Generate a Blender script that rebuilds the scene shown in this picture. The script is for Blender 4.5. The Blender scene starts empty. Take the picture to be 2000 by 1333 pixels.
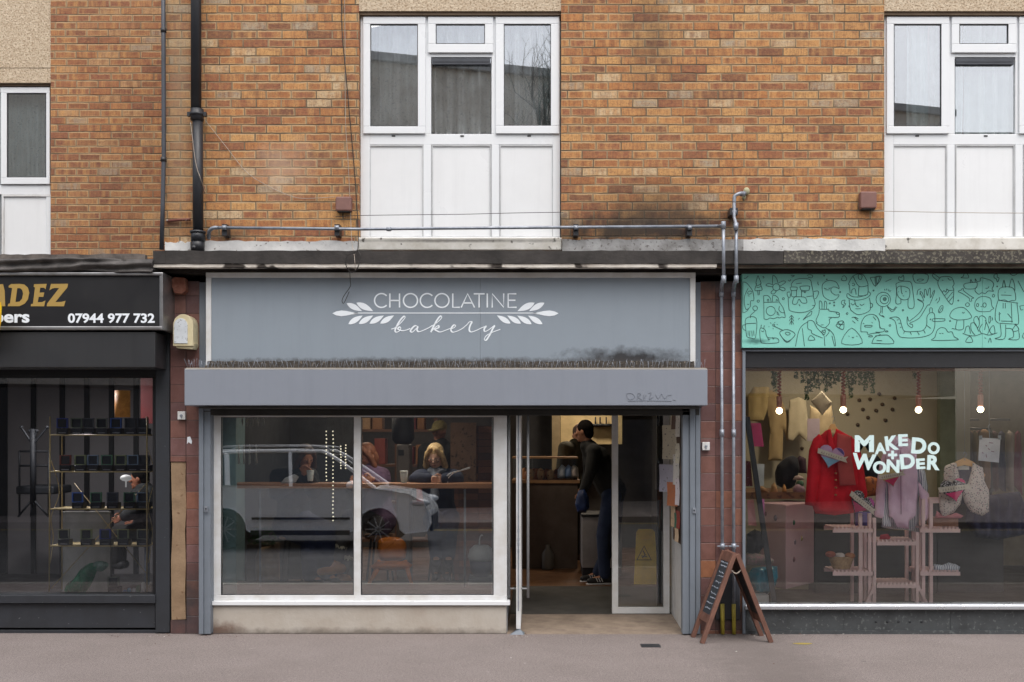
import bpy, bmesh, math, random
from mathutils import Vector, Matrix, noise
from mathutils.geometry import tessellate_polygon
random.seed(7)
R = math.radians
sc = bpy.context.scene
COL = sc.collection
# ---------------- camera ----------------
S, CX, HY, CZ, D = 220.0, 1050.0, 860.0, 1.72, 10.0
cam = bpy.data.cameras.new('camera'); co = bpy.data.objects.new('camera', cam); COL.objects.link(co)
co.location = (0, -D, CZ); co.rotation_euler = (R(90), 0, 0)
cam.sensor_width = 36; cam.lens = 36*D/(2000/S)
cam.shift_x = (1000-CX)/2000; cam.shift_y = (HY-666.5)/2000
cam.clip_start = .05; cam.clip_end = 500
sc.camera = co
# ---------------- light ----------------
w = bpy.data.worlds.new('World'); sc.world = w; w.use_nodes = True
nt = w.node_tree; bg = nt.nodes['Background']
sky = nt.nodes.new('ShaderNodeTexSky'); sky.sky_type = 'NISHITA'; sky.sun_disc = False
sky.sun_elevation = R(56); sky.sun_rotation = R(155); sky.dust_density = 4; sky.air_density = 1.0; sky.ozone_density = 1.2
hs = nt.nodes.new('ShaderNodeHueSaturation'); hs.inputs['Saturation'].default_value = .5
nt.links.new(sky.outputs[0], hs.inputs['Color']); nt.links.new(hs.outputs[0], bg.inputs[0])
bg.inputs[1].default_value = .15
sun = bpy.data.lights.new('sun', 'SUN'); sun.energy = 1.5; sun.angle = R(75); sun.color = (1, .96, .9)
so = bpy.data.objects.new('sun', sun); COL.objects.link(so)
so.rotation_euler = (R(34), 0, R(-22))
sc.view_settings.view_transform = 'Standard'; sc.view_settings.look = 'None'
sc.view_settings.gamma = 1; sc.view_settings.exposure = 0.5
sc.cycles.max_bounces = 8; sc.cycles.transparent_max_bounces = 12

# ---------------- helpers ----------------
def X(px, y=0): return (px-CX)/S*(D+y)/D
def Z(py, y=0): return CZ-(py-HY)/S*(D+y)/D
def P(px, py, y=0): return Vector((X(px, y), y, Z(py, y)))
def lin(c):
    return tuple((v/12.92 if v <= .04045 else ((v+.055)/1.055)**2.4) for v in [a/255 for a in c])
WL = {}
def wl(o): return WL.get(o.name, Vector((0, 0, 0)))
def props(o, label=None, cat=None, group=None, kind=None):
    if label: o['label'] = label
    if cat: o['category'] = cat
    if group: o['group'] = group
    if kind: o['kind'] = kind
    return o
def thing(name, label, cat, loc=(0, 0, 0), group=None, kind=None):
    o = bpy.data.objects.new(name, None); COL.objects.link(o); o.empty_display_size = .1
    o.location = loc; WL[o.name] = Vector(loc)
    return props(o, label, cat, group, kind)
class MB:
    def __init__(s): s.v = []; s.f = []; s.m = []; s.sm = []; s.k = 0
    def add(s, vs, fs, smooth=False):
        b = len(s.v); s.v += [tuple(p) for p in vs]
        for f in fs: s.f.append(tuple(b+i for i in f)); s.m.append(s.k); s.sm.append(smooth)
        return s
    def mat(s, k): s.k = k; return s
    def box(s, x0, x1, y0, y1, z0, z1):
        vs = [(x, y, z) for x in (x0, x1) for y in (y0, y1) for z in (z0, z1)]
        return s.add(vs, [(0,1,3,2),(4,6,7,5),(0,4,5,1),(2,3,7,6),(0,2,6,4),(1,5,7,3)])
    def pb(s, a, b, c, d, y0, y1):     # front face (at y0) covers pixels a..c, b..d
        return s.box(X(a, y0), X(c, y0), y0, y1, Z(d, y0), Z(b, y0))
    def ring(s, o, i, y0, y1):
        s.pb(o[0], o[1], o[2], i[1], y0, y1); s.pb(o[0], i[3], o[2], o[3], y0, y1)
        s.pb(o[0], i[1], i[0], i[3], y0, y1); s.pb(i[2], i[1], o[2], i[3], y0, y1); return s
    def obox(s, c, ax, ay, az, hx, hy, hz):
        c = Vector(c); vs = [c+ax*a*hx+ay*b*hy+az*d*hz for a in (-1, 1) for b in (-1, 1) for d in (-1, 1)]
        return s.add(vs, [(0,1,3,2),(4,6,7,5),(0,4,5,1),(2,3,7,6),(0,2,6,4),(1,5,7,3)])
    def bar(s, a, b, wx, wy, ref=Vector((0, 1, 0))):
        a = Vector(a); b = Vector(b); d = (b-a); L = d.length; d.normalize()
        if abs(d.dot(ref)) > .95: ref = Vector((1, 0, 0))
        u = d.cross(ref).normalized(); v = u.cross(d).normalized()
        return s.obox((a+b)/2, u, v, d, wx/2, wy/2, L/2)
    def tube(s, pts, r, n=8):
        pts = [Vector(p) for p in pts]; rs = r if isinstance(r, (list, tuple)) else [r]*len(pts)
        vs = []; fs = []; pu = None
        for i, p in enumerate(pts):
            d = (pts[min(i+1, len(pts)-1)]-pts[max(i-1, 0)])
            if d.length < 1e-9: d = Vector((0, 0, 1))
            d.normalize()
            if pu is None:
                pu = d.cross(Vector((0, 1, 0)) if abs(d.y) < .9 else Vector((1, 0, 0)))
            pu = (pu-d*pu.dot(d)); pu.normalize(); v = d.cross(pu)
            for k in range(n):
                t = 2*math.pi*k/n; vs.append(p+(pu*math.cos(t)+v*math.sin(t))*rs[i])
        for i in range(len(pts)-1):
            for k in range(n):
                a = i*n+k; b = i*n+(k+1) % n; fs.append((a, b, b+n, a+n))
        fs.append(tuple(range(n))[::-1]); fs.append(tuple((len(pts)-1)*n+k for k in range(n)))
        return s.add(vs, fs, True)
    def lathe(s, c, prof, n=20, ax='z'):
        vs = []; fs = []
        for r, h in prof:
            for k in range(n):
                t = 2*math.pi*k/n; a, b = r*math.cos(t), r*math.sin(t)
                vs.append((c[0]+a, c[1]+b, c[2]+h) if ax == 'z' else (c[0]+a, c[1]+h, c[2]+b))
        for i in range(len(prof)-1):
            for k in range(n):
                a = i*n+k; b = i*n+(k+1) % n; fs.append((a, b, b+n, a+n))
        fs.append(tuple(range(n))[::-1]); fs.append(tuple((len(prof)-1)*n+k for k in range(n)))
        return s.add(vs, fs, True)
    def ell(s, c, r, n=12, m=8):
        if not isinstance(r, (tuple, list)): r = (r, r, r)
        vs = [(c[0], c[1], c[2]+r[2])]
        for j in range(1, m):
            t = math.pi*j/m
            for k in range(n):
                a = 2*math.pi*k/n
                vs.append((c[0]+r[0]*math.sin(t)*math.cos(a), c[1]+r[1]*math.sin(t)*math.sin(a), c[2]+r[2]*math.cos(t)))
        vs.append((c[0], c[1], c[2]-r[2])); fs = []
        for k in range(n): fs.append((0, 1+k, 1+(k+1) % n)); fs.append((len(vs)-1, 1+(m-2)*n+(k+1) % n, 1+(m-2)*n+k))
        for j in range(m-2):
            for k in range(n):
                a = 1+j*n+k; b = 1+j*n+(k+1) % n; fs.append((a, a+n, b+n, b))
        return s.add(vs, fs, True)
    def poly(s, loops, y, t):          # loops of (x,z) world; front at y, thickness t back
        if not isinstance(loops[0][0], (tuple, list, Vector)): loops = [loops]
        flat = [p for l in loops for p in l]; n = len(flat)
        tr = tessellate_polygon([[Vector((p[0], p[1], 0)) for p in l] for l in loops])
        vs = [(p[0], y, p[1]) for p in flat]+[(p[0], y+t, p[1]) for p in flat]
        fs = []
        for a, b, c in tr:
            A, B, C = flat[a], flat[b], flat[c]
            cr = (B[0]-A[0])*(C[1]-A[1])-(B[1]-A[1])*(C[0]-A[0])
            if cr < 0: b, c = c, b
            fs.append((a, b, c)); fs.append((a+n, c+n, b+n))
        o = 0
        for l in loops:
            L = len(l)
            for i in range(L): fs.append((o+i, o+(i+1) % L, o+(i+1) % L+n, o+i+n))
            o += L
        return s.add(vs, fs)
    def ppoly(s, loops, y, t):
        if not isinstance(loops[0][0], (tuple, list)): loops = [loops]
        return s.poly([[(X(a, y), Z(b, y)) for a, b in l] for l in loops], y, t)
    def stroke(s, pts, wd, y, t=.0015, closed=False):   # pts world (x,z)
        pts = [Vector((p[0], p[1])) for p in pts]; n = len(pts)
        if n < 2: return s
        L = []; Rr = []
        for i in range(n):
            if closed: a = pts[i-1]; b = pts[(i+1) % n]
            else: a = pts[max(i-1, 0)]; b = pts[min(i+1, n-1)]
            d = b-a
            if d.length < 1e-9: d = Vector((1, 0))
            d.normalize(); nn = Vector((-d.y, d.x))*wd/2
            L.append(pts[i]+nn); Rr.append(pts[i]-nn)
        vs = [(p.x, y, p.y) for p in L]+[(p.x, y, p.y) for p in Rr]+[(p.x, y+t, p.y) for p in L]+[(p.x, y+t, p.y) for p in Rr]
        fs = []
        for i in range(n if closed else n-1):
            j = (i+1) % n; fs += [(i, i+n, j+n, j), (i, j, j+2*n, i+2*n), (i+n, i+3*n, j+3*n, j+n)]
        return s.add(vs, fs)
    def wall(s, x0, z0, x1, z1, holes, y0, y1):   # world rect with rect holes (x0,z0,x1,z1)
        xs = sorted({x0, x1}|{min(max(h[i], x0), x1) for h in holes for i in (0, 2)})
        zs = sorted({z0, z1}|{min(max(h[i], z0), z1) for h in holes for i in (1, 3)})
        for i in range(len(xs)-1):
            st = None
            for j in range(len(zs)-1):
                mx = (xs[i]+xs[i+1])/2; mz = (zs[j]+zs[j+1])/2
                solid = not any(h[0] < mx < h[2] and h[1] < mz < h[3] for h in holes)
                if solid and st is None: st = zs[j]
                if st is not None and not solid: s.box(xs[i], xs[i+1], y0, y1, st, zs[j]); st = None
            if st is not None: s.box(xs[i], xs[i+1], y0, y1, st, zs[-1])
        return s
    def build(s, name, mats, parent=None, label=None, cat=None, group=None, kind=None, bevel=0, origin=None):
        off = Vector((0, 0, 0))
        if parent is not None: off = wl(parent)
        elif origin is not None: off = Vector(origin)
        elif kind != 'structure' and s.v:
            xs = [v[0] for v in s.v]; ys = [v[1] for v in s.v]; zs = [v[2] for v in s.v]
            off = Vector(((min(xs)+max(xs))/2, (min(ys)+max(ys))/2, min(zs)))
        me = bpy.data.meshes.new(name); me.from_pydata([tuple(Vector(v)-off) for v in s.v], [], s.f)
        if not isinstance(mats, (list, tuple)): mats = [mats]
        for m in mats: me.materials.append(m)
        for i, p in enumerate(me.polygons): p.material_index = s.m[i]; p.use_smooth = s.sm[i]
        bm = bmesh.new(); bm.from_mesh(me); bmesh.ops.recalc_face_normals(bm, faces=bm.faces); bm.to_mesh(me); bm.free()
        o = bpy.data.objects.new(name, me); COL.objects.link(o)
        if parent is not None: o.parent = parent
        else: o.location = off
        WL[o.name] = off
        if bevel:
            b = o.modifiers.new('bevel', 'BEVEL'); b.width = bevel; b.segments = 2; b.limit_method = 'ANGLE'
            for p in me.polygons: p.use_smooth = False
        return props(o, label, cat, group, kind)
def copy_tree(o, parent=None):
    c = o.copy(); COL.objects.link(c)
    if parent is not None: c.parent = parent
    for ch in list(o.children): copy_tree(ch, c)
    return c
def cr(pts, n=6, closed=False):
    pts = [Vector(p) for p in pts]
    if len(pts) < 3: return pts
    out = []; N = len(pts)
    for i in range(N if closed else N-1):
        p0 = pts[i-1] if (i > 0 or closed) else pts[0]; p1 = pts[i]; p2 = pts[(i+1) % N]
        p3 = pts[(i+2) % N] if (closed or i+2 < N) else pts[-1]
        for k in range(n):
            t = k/n; out.append(.5*((2*p1)+(-p0+p2)*t+(2*p0-5*p1+4*p2-p3)*t*t+(-p0+3*p1-3*p2+p3)*t**3))
    if not closed: out.append(pts[-1])
    return out
def text_into(mb, s, bb, y, bold=0., t=.002, shear=0., rot=0., space=1.):
    cu = bpy.data.curves.new('t', 'FONT'); cu.body = s; cu.size = 1; cu.offset = bold; cu.shear = shear; cu.resolution_u = 4
    cu.space_character = space
    ob = bpy.data.objects.new('t', cu); COL.objects.link(ob)
    dg = bpy.context.evaluated_depsgraph_get(); me = bpy.data.meshes.new_from_object(ob.evaluated_get(dg))
    V = [v.co.copy() for v in me.vertices]
    x0 = min(v.x for v in V); x1 = max(v.x for v in V); y0 = min(v.y for v in V); y1 = max(v.y for v in V)
    a, b, c, d = bb; w_ = X(c, y)-X(a, y); h_ = Z(b, y)-Z(d, y); cx_ = (X(a, y)+X(c, y))/2; cz_ = (Z(b, y)+Z(d, y))/2
    vs = []
    for v in V:
        u = ((v.x-x0)/(x1-x0)-.5)*w_; q = ((v.y-y0)/(y1-y0)-.5)*h_
        vs.append((cx_+u*math.cos(rot)-q*math.sin(rot), y, cz_+u*math.sin(rot)+q*math.cos(rot)))
    n = len(vs); fs = []
    ed = {}
    for p in me.polygons:
        f = tuple(p.vertices); fs.append(f); fs.append(tuple(i+n for i in f[::-1]))
        for i in range(len(f)):
            k = (f[i], f[(i+1) % len(f)]); kk = tuple(sorted(k)); ed[kk] = None if kk in ed else k
    for kk, k in ed.items():
        if k: fs.append((k[0], k[1], k[1]+n, k[0]+n))
    mb.add(vs+[(v[0], v[1]+t, v[2]) for v in vs], fs)
    bpy.data.objects.remove(ob); bpy.data.curves.remove(cu); bpy.data.meshes.remove(me)

# ---------------- materials ----------------
class NT:
    def __init__(s, name):
        s.m = bpy.data.materials.new(name); s.m.use_nodes = True; s.t = s.m.node_tree
        s.b = s.t.nodes['Principled BSDF']; s.out = s.t.nodes['Material Output']
    def n(s, typ, **kw):
        o = s.t.nodes.new('ShaderNode'+typ)
        for k, v in kw.items(): setattr(o, k, v)
        return o
    def L(s, a, b): s.t.links.new(a, b)
    def val(s, sock, v):
        if hasattr(v, 'is_linked') or isinstance(v, bpy.types.NodeSocket): s.L(v, sock)
        else: sock.default_value = v
    def ma(s, op, a, b=0., c=0.):
        o = s.n('Math', operation=op); s.val(o.inputs[0], a); s.val(o.inputs[1], b); s.val(o.inputs[2], c); return o.outputs[0]
    def mix(s, f, a, b, bt='MIX'):
        o = s.n('MixRGB', blend_type=bt); s.val(o.inputs[0], f)
        for i, v in ((1, a), (2, b)):
            if isinstance(v, tuple): o.inputs[i].default_value = v+(1,) if len(v) == 3 else v
            else: s.L(v, o.inputs[i])
        return o.outputs[0]
    def noise(s, scale, detail=3, vec=None, rough=.5):
        o = s.n('TexNoise'); o.inputs['Scale'].default_value = scale; o.inputs['Detail'].default_value = detail
        o.inputs['Roughness'].default_value = rough
        if vec is not None: s.L(vec, o.inputs['Vector'])
        return o.outputs['Fac']
    def pos(s): return s.n('NewGeometry').outputs['Position']
    def scl(s, v, sc_):
        o = s.n('Mapping'); o.inputs['Scale'].default_value = sc_; s.L(v, o.inputs['Vector']); return o.outputs[0]
    def mr(s, v, a, b, c=0., d=1.):
        o = s.n('MapRange'); s.L(v, o.inputs[0])
        for i, q in enumerate((a, b, c, d)): o.inputs[i+1].default_value = q
        return o.outputs[0]
    def comb(s, x, y, z):
        o = s.n('CombineXYZ'); s.val(o.inputs[0], x); s.val(o.inputs[1], y); s.val(o.inputs[2], z); return o.outputs[0]
    def sep(s, v):
        o = s.n('SeparateXYZ'); s.L(v, o.inputs[0]); return o.outputs
    def bump(s, h, st, dist=.01):
        o = s.n('Bump'); o.inputs['Strength'].default_value = st; o.inputs['Distance'].default_value = dist
        s.L(h, o.inputs['Height']); s.L(o.outputs[0], s.b.inputs['Normal'])
    def stain(s, col, cx, cz, rx, rz, c, st, ns=6):
        p = s.sep(s.pos()); dx = s.ma('DIVIDE', s.ma('SUBTRACT', p[0], cx), rx); dz = s.ma('DIVIDE', s.ma('SUBTRACT', p[2], cz), rz)
        r = s.ma('SQRT', s.ma('ADD', s.ma('MULTIPLY', dx, dx), s.ma('MULTIPLY', dz, dz)))
        r = s.ma('ADD', r, s.ma('MULTIPLY', s.ma('SUBTRACT', s.noise(ns, 5, s.pos(), .65), .5), 1.6))
        return s.mix(s.mr(r, 1.05, .2, 0, st), col, lin(c))
MATS = {}
def M(name, c, rough=.6, metal=0., var=.12, vs=6., c2=None, streak=0., bump=0., bs=60., emis=0., spec=.5, coat=0., speck=None, stains=(), gum=0):
    if name in MATS: return MATS[name]
    t = NT(name); c1 = lin(c); p = t.pos()
    d = lin(c2) if c2 else tuple(v*(1-var*2.2) for v in c1)
    nz = t.noise(vs, 5, p, .62)
    col = t.mix(t.mr(nz, .35, .7), c1, d)
    if streak:
        sn = t.noise(14, 4, t.scl(p, (1, 1, .07)), .6)
        col = t.mix(t.mr(sn, .5, .75, 0, streak), col, tuple(v*.55 for v in c1))
    if speck:
        sp = t.noise(speck[0], 2, p, .5); col = t.mix(t.mr(sp, speck[1], speck[1]+.06), col, lin(speck[2]))
    if gum:
        s2 = t.noise(230, 2, p, .6); col = t.mix(t.mr(s2, .52, .66, 0, .8), col, lin((186, 176, 170))); s3 = t.noise(48, 3, p, .7); col = t.mix(t.mr(s3, .48, .66, 0, .6), col, lin((98, 90, 88)))
        vo = t.n('TexVoronoi'); vo.inputs['Scale'].default_value = 1.7; t.L(t.scl(p, (1, 1, 0)), vo.inputs['Vector']); col = t.mix(t.mr(vo.outputs['Distance'], .045, .03, 0, .55), col, lin((78, 72, 70)))
        v3 = t.n('TexVoronoi'); v3.inputs['Scale'].default_value = 5.3; t.L(t.scl(p, (1, 1, 0)), v3.inputs['Vector']); col = t.mix(t.mr(v3.outputs['Distance'], .07, .05, 0, .4), col, lin((170, 162, 156)))
    for st in stains: col = t.stain(col, *st)
    t.L(col, t.b.inputs['Base Color'])
    rr = t.mr(nz, .3, .7, max(rough-.08, .02), min(rough+.1, 1)); t.L(rr, t.b.inputs['Roughness'])
    t.b.inputs['Metallic'].default_value = metal; t.b.inputs['Specular IOR Level'].default_value = spec
    if coat: t.b.inputs['Coat Weight'].default_value = coat
    if bump: t.bump(t.noise(bs, 4, p, .6), bump, .01)
    if emis: t.b.inputs['Emission Color'].default_value = c1+(1,); t.b.inputs['Emission Strength'].default_value = emis
    MATS[name] = t.m; return t.m
def glass(name, refl=.15, tint=(.93, .95, .95), rough=0.0):
    t = NT(name); tr = t.n('BsdfTransparent'); tr.inputs[0].default_value = tint+(1,)
    gl = t.n('BsdfGlossy'); gl.inputs['Roughness'].default_value = rough; gl.inputs[0].default_value = (1, 1, 1, 1)
    lw = t.n('LayerWeight'); lw.inputs[0].default_value = .35
    f = t.mr(lw.outputs['Fresnel'], .0, 1., refl-.03, 1.)
    mx = t.n('MixShader'); t.L(f, mx.inputs[0]); t.L(tr.outputs[0], mx.inputs[1]); t.L(gl.outputs[0], mx.inputs[2])
    t.L(mx.outputs[0], t.out.inputs[0]); return t.m

def brick_mat(name, palette, mortar, mortar2, stains=(), z0=0., bright=1.):
    t = NT(name); p = t.pos(); x, y, z = t.sep(p)
    h, w_ = .0773, .2262
    wob = t.ma('MULTIPLY', t.ma('SUBTRACT', t.noise(9, 3, p), .5), .008)
    wob2 = t.ma('MULTIPLY', t.ma('SUBTRACT', t.noise(30, 2, p), .5), .006)
    zz = t.ma('DIVIDE', t.ma('ADD', t.ma('SUBTRACT', z, z0), t.ma('ADD', wob, wob2)), h)
    row = t.ma('FLOOR', zz); fz = t.ma('FRACT', zz)
    rn = t.n('TexWhiteNoise', noise_dimensions='1D'); t.L(row, rn.inputs['W'])
    xx = t.ma('ADD', t.ma('ADD', t.ma('DIVIDE', t.ma('ADD', t.ma('ADD', x, y), wob2), w_), t.ma('MULTIPLY', t.ma('MODULO', t.ma('ADD', row, 100), 2), .5)), t.ma('MULTIPLY', rn.outputs[0], .16))
    colm = t.ma('FLOOR', xx); fx = t.ma('FRACT', xx)
    wn = t.n('TexWhiteNoise', noise_dimensions='2D'); t.L(t.comb(colm, row, 0.), wn.inputs['Vector'])
    wn2 = t.n('TexWhiteNoise', noise_dimensions='2D'); t.L(t.comb(t.ma('ADD', colm, 31.7), t.ma('ADD', row, 9.1), 0.), wn2.inputs['Vector'])
    rp = t.n('ValToRGB'); rp.color_ramp.interpolation = 'CONSTANT'
    els = rp.color_ramp.elements; tot = sum(q[0] for q in palette); acc = 0
    for i, (wt, c) in enumerate(palette):
        e = els[i] if i < 2 else els.new(acc/tot)
        e.position = acc/tot; e.color = lin(c)+(1,); acc += wt
    t.L(wn.outputs['Value'], rp.inputs[0]); base = rp.outputs[0]
    # kiln marks: light or dark bands across a brick
    kv = t.comb(t.ma('MULTIPLY', x, 20.), t.ma('MULTIPLY', row, 7.31), t.ma('ADD', t.ma('MULTIPLY', colm, 3.7), t.ma('MULTIPLY', z, 3.)))
    kn = t.noise(1.0, 1, kv)
    on = t.ma('GREATER_THAN', wn2.outputs['Value'], .42)
    base = t.mix(t.ma('MULTIPLY', t.ma('MULTIPLY', t.mr(kn, .44, .66), on), .7), base, lin((206, 146, 84)))
    on2 = t.ma('LESS_THAN', wn2.outputs['Value'], .3)
    base = t.mix(t.ma('MULTIPLY', t.ma('MULTIPLY', t.mr(kn, .46, .64), on2), .6), base, lin((112, 62, 46)))
    nz = t.noise(30, 5, t.scl(p, (1, 1, 1.7)), .75); base = t.mix(t.mr(nz, .38, .72, 0, .6), base, lin((196, 138, 78)))
    nq = t.noise(7, 3, t.comb(t.ma('MULTIPLY', x, 9.), t.ma('MULTIPLY', row, 3.1), z), .6); base = t.mix(t.mr(nq, .48, .6, 0, .35), base, lin((128, 78, 58)))
    n3 = t.noise(90, 3, p, .7); base = t.mix(t.mr(n3, .52, .66, 0, .5), base, lin((90, 55, 42)))
    big = t.noise(.9, 4, p); base = t.mix(t.mr(big, .45, .75, 0, .25), base, lin((110, 84, 66)))
    dz = t.ma('MULTIPLY', t.ma('MINIMUM', fz, t.ma('SUBTRACT', 1., fz)), h)
    dx = t.ma('MULTIPLY', t.ma('MINIMUM', fx, t.ma('SUBTRACT', 1., fx)), w_)
    dd = t.ma('MINIMUM', dz, dx)
    mk = t.mr(dd, .004, .0078)
    ed = t.mr(dd, .006, .02); e3 = t.n('TexWhiteNoise', noise_dimensions='2D'); t.L(t.comb(t.ma('ADD', colm, 77.3), t.ma('ADD', row, 41.9), 0.), e3.inputs['Vector'])
    edn = t.ma('ADD', t.ma('SUBTRACT', 1., ed), t.ma('MULTIPLY', t.ma('SUBTRACT', t.noise(40, 3, p, .7), .5), 1.2))
    base = t.mix(t.ma('MULTIPLY', t.mr(edn, .2, .9), t.ma('MULTIPLY', t.ma('GREATER_THAN', e3.outputs['Value'], .4), .75)), base, lin((204, 164, 116)))
    base = t.mix(t.mr(t.noise(13, 5, t.scl(p, (1, 1, 2.2)), .75), .5, .68, 0, .5), base, lin((112, 66, 48)))
    mcol = t.mix(t.mr(t.noise(5, 4, p), .4, .62), lin(mortar), lin(mortar2))
    # thin dark line in the mortar under each course
    ln = t.mr(t.ma('MULTIPLY', fz, h), .0085, .0045)
    ln = t.ma('MULTIPLY', ln, t.mr(t.noise(3.5, 3, p), .42, .6))
    mcol = t.mix(t.ma('MULTIPLY', ln, .9), mcol, lin((70, 56, 44)))
    colr = t.mix(mk, mcol, base)
    for st in stains: colr = t.stain(colr, *st)
    hsv = t.n('HueSaturation'); hsv.inputs['Hue'].default_value = .506; hsv.inputs['Saturation'].default_value = .94; hsv.inputs['Value'].default_value = .9; t.L(colr, hsv.inputs['Color']); colr = hsv.outputs[0]
    if bright != 1: colr = t.mix(1., colr, (bright,)*3, 'MULTIPLY')
    t.L(colr, t.b.inputs['Base Color']); t.b.inputs['Roughness'].default_value = .85
    hgt = t.ma('ADD', mk, t.ma('MULTIPLY', nz, .25)); t.bump(hgt, .7, .006)
    MATS[name] = t.m; return t.m
def tile_mat(name, w_, h, x0, z0, palette, joint, gloss=.35, stains=(), jw=.004):
    t = NT(name); p = t.pos(); x, y, z = t.sep(p)
    zz = t.ma('DIVIDE', t.ma('SUBTRACT', z, z0), h); xx = t.ma('DIVIDE', t.ma('SUBTRACT', t.ma('ADD', x, y), x0), w_)
    row = t.ma('FLOOR', zz); fz = t.ma('FRACT', zz); cl = t.ma('FLOOR', xx); fx = t.ma('FRACT', xx)
    wn = t.n('TexWhiteNoise', noise_dimensions='2D'); t.L(t.comb(cl, row, 0.), wn.inputs['Vector'])
    rp = t.n('ValToRGB'); els = rp.color_ramp.elements; rp.color_ramp.interpolation = 'CONSTANT'; tot = sum(q[0] for q in palette); acc = 0
    for i, (wt, c) in enumerate(palette):
        e = els[i] if i < 2 else els.new(acc/tot)
        e.position = acc/tot; e.color = lin(c)+(1,); acc += wt
    t.L(wn.outputs[0], rp.inputs[0])
    nz = t.noise(14, 5, p, .65); base = t.mix(t.mr(nz, .4, .75, 0, .5), rp.outputs[0], lin((84, 52, 44)))
    n2 = t.noise(70, 3, p); base = t.mix(t.mr(n2, .6, .7, 0, .3), base, lin((150, 110, 90)))
    dd = t.ma('MINIMUM', t.ma('MULTIPLY', t.ma('MINIMUM', fz, t.ma('SUBTRACT', 1., fz)), h), t.ma('MULTIPLY', t.ma('MINIMUM', fx, t.ma('SUBTRACT', 1., fx)), w_))
    mk = t.mr(dd, jw*.4, jw); col = t.mix(mk, lin(joint), base)
    for st in stains: col = t.stain(col, *st)
    t.L(col, t.b.inputs['Base Color']); t.b.inputs['Roughness'].default_value = gloss
    t.bump(t.ma('ADD', mk, t.ma('MULTIPLY', nz, .3)), .5, .004)
    MATS[name] = t.m; return t.m
def garment(name, mat, parent, outl, y, bulge=.02, fold=.006, ff=26, seed=0, label=None, cat=None, group=None, thick=.006, sm=1, step=.018):
    pts = [(X(a, y), Z(b, y)) for a, b in outl]
    if sm > 1: pts = [(v.x, v.y) for v in cr([(a, b) for a, b in pts], sm, True)]
    bm = bmesh.new(); vs = [bm.verts.new((a, 0, b)) for a, b in pts]; f = bm.faces.new(vs)
    xs = [p[0] for p in pts]; zs = [p[1] for p in pts]
    for lo, hi, no in ((min(xs), max(xs), (1, 0, 0)), (min(zs), max(zs), (0, 0, 1))):
        k = lo+step
        while k < hi:
            bmesh.ops.bisect_plane(bm, geom=bm.verts[:]+bm.edges[:]+bm.faces[:], plane_co=(no[0]*k, 0, no[2]*k), plane_no=no); k += step
    bmesh.ops.triangulate(bm, faces=bm.faces)
    x0, x1 = min(xs), max(xs)
    seg = [(Vector(pts[i]), Vector(pts[(i+1) % len(pts)])) for i in range(len(pts))]
    if parent is not None: off = wl(parent)
    else: off = Vector(((x0+x1)/2, y, min(zs)))
    for v in bm.verts:
        q = Vector((v.co.x, v.co.z)); dm = 9
        for a, b in seg:
            ab = b-a; tt = max(0, min(1, (q-a).dot(ab)/max(ab.length_squared, 1e-9))); dm = min(dm, (q-a-ab*tt).length)
        e = min(1, dm/.05); yy = y-bulge*math.sin(e*math.pi/2)
        yy += fold*math.sin(v.co.x*ff*2+seed+2*noise.noise(Vector((v.co.x*6, v.co.z*3, seed))))*min(1, dm/.02)
        yy += fold*noise.noise(Vector((v.co.x*22, v.co.z*9, seed)))
        v.co = Vector((v.co.x, yy, v.co.z))-off
    bmesh.ops.recalc_face_normals(bm, faces=bm.faces)
    me = bpy.data.meshes.new(name); bm.to_mesh(me); bm.free(); me.materials.append(mat)
    for p in me.polygons: p.use_smooth = True
    o = bpy.data.objects.new(name, me); COL.objects.link(o)
    if parent is not None: o.parent = parent
    else: o.location = off
    WL[o.name] = off
    s_ = o.modifiers.new('thickness', 'SOLIDIFY'); s_.thickness = thick
    return props(o, label, cat, group)
PAL = [(20, (168, 98, 54)), (14, (150, 82, 54)), (16, (190, 124, 68)), (10, (140, 74, 52)), (14, (180, 108, 54)), (11, (206, 150, 88)),
       (9, (120, 70, 52)), (9, (206, 180, 144)), (6, (172, 158, 136)), (12, (164, 94, 48)), (9, (198, 138, 78))]
PAL2 = [(20, (160, 92, 60)), (18, (142, 76, 58)), (12, (178, 116, 76)), (14, (130, 70, 56)), (12, (168, 98, 60)), (6, (192, 144, 100)),
        (4, (168, 150, 130)), (10, (150, 84, 54))]
K = lin
m_brick = brick_mat('brick_orange', PAL, (158, 132, 100), (108, 90, 70), stains=[
    (X(1250, .15), Z(452, .15), 1.5, .17, (34, 29, 26), .92, 5), (X(1270, .15), Z(425, .15), .8, .2, (44, 36, 31), .7, 5), (X(1270, .15), Z(395, .15), .6, .28, (60, 46, 38), .45, 9),
    (X(1272, .15), Z(60, .15), .3, .75, (66, 50, 42), .45, 7), (X(420, .15), Z(460, .15), .5, .12, (48, 40, 34), .6, 5),
    (X(548, .15), Z(330, .15), .35, .3, (205, 175, 150), .4, 5), (X(350, .15), Z(200, .15), .16, 1.6, (150, 130, 105), .5, 4)])
m_brick2 = brick_mat('brick_set_back', PAL2, (164, 136, 104), (130, 108, 84), z0=.03)
TP = [(22, (124, 88, 80)), (20, (110, 78, 74)), (12, (134, 92, 76)), (8, (156, 106, 78)), (14, (102, 76, 76)), (12, (118, 88, 86))]
m_tile = tile_mat('pier_tile', .1545, .1545, X(1398), 0.035, TP, (66, 46, 42), stains=[(X(1405), Z(545), .35, .22, (30, 24, 22), .85, 6), (X(1420), Z(1190), .3, .25, (48, 42, 38), .85, 6), (X(350), Z(525), .3, .14, (32, 26, 24), .8, 6)])
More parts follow.
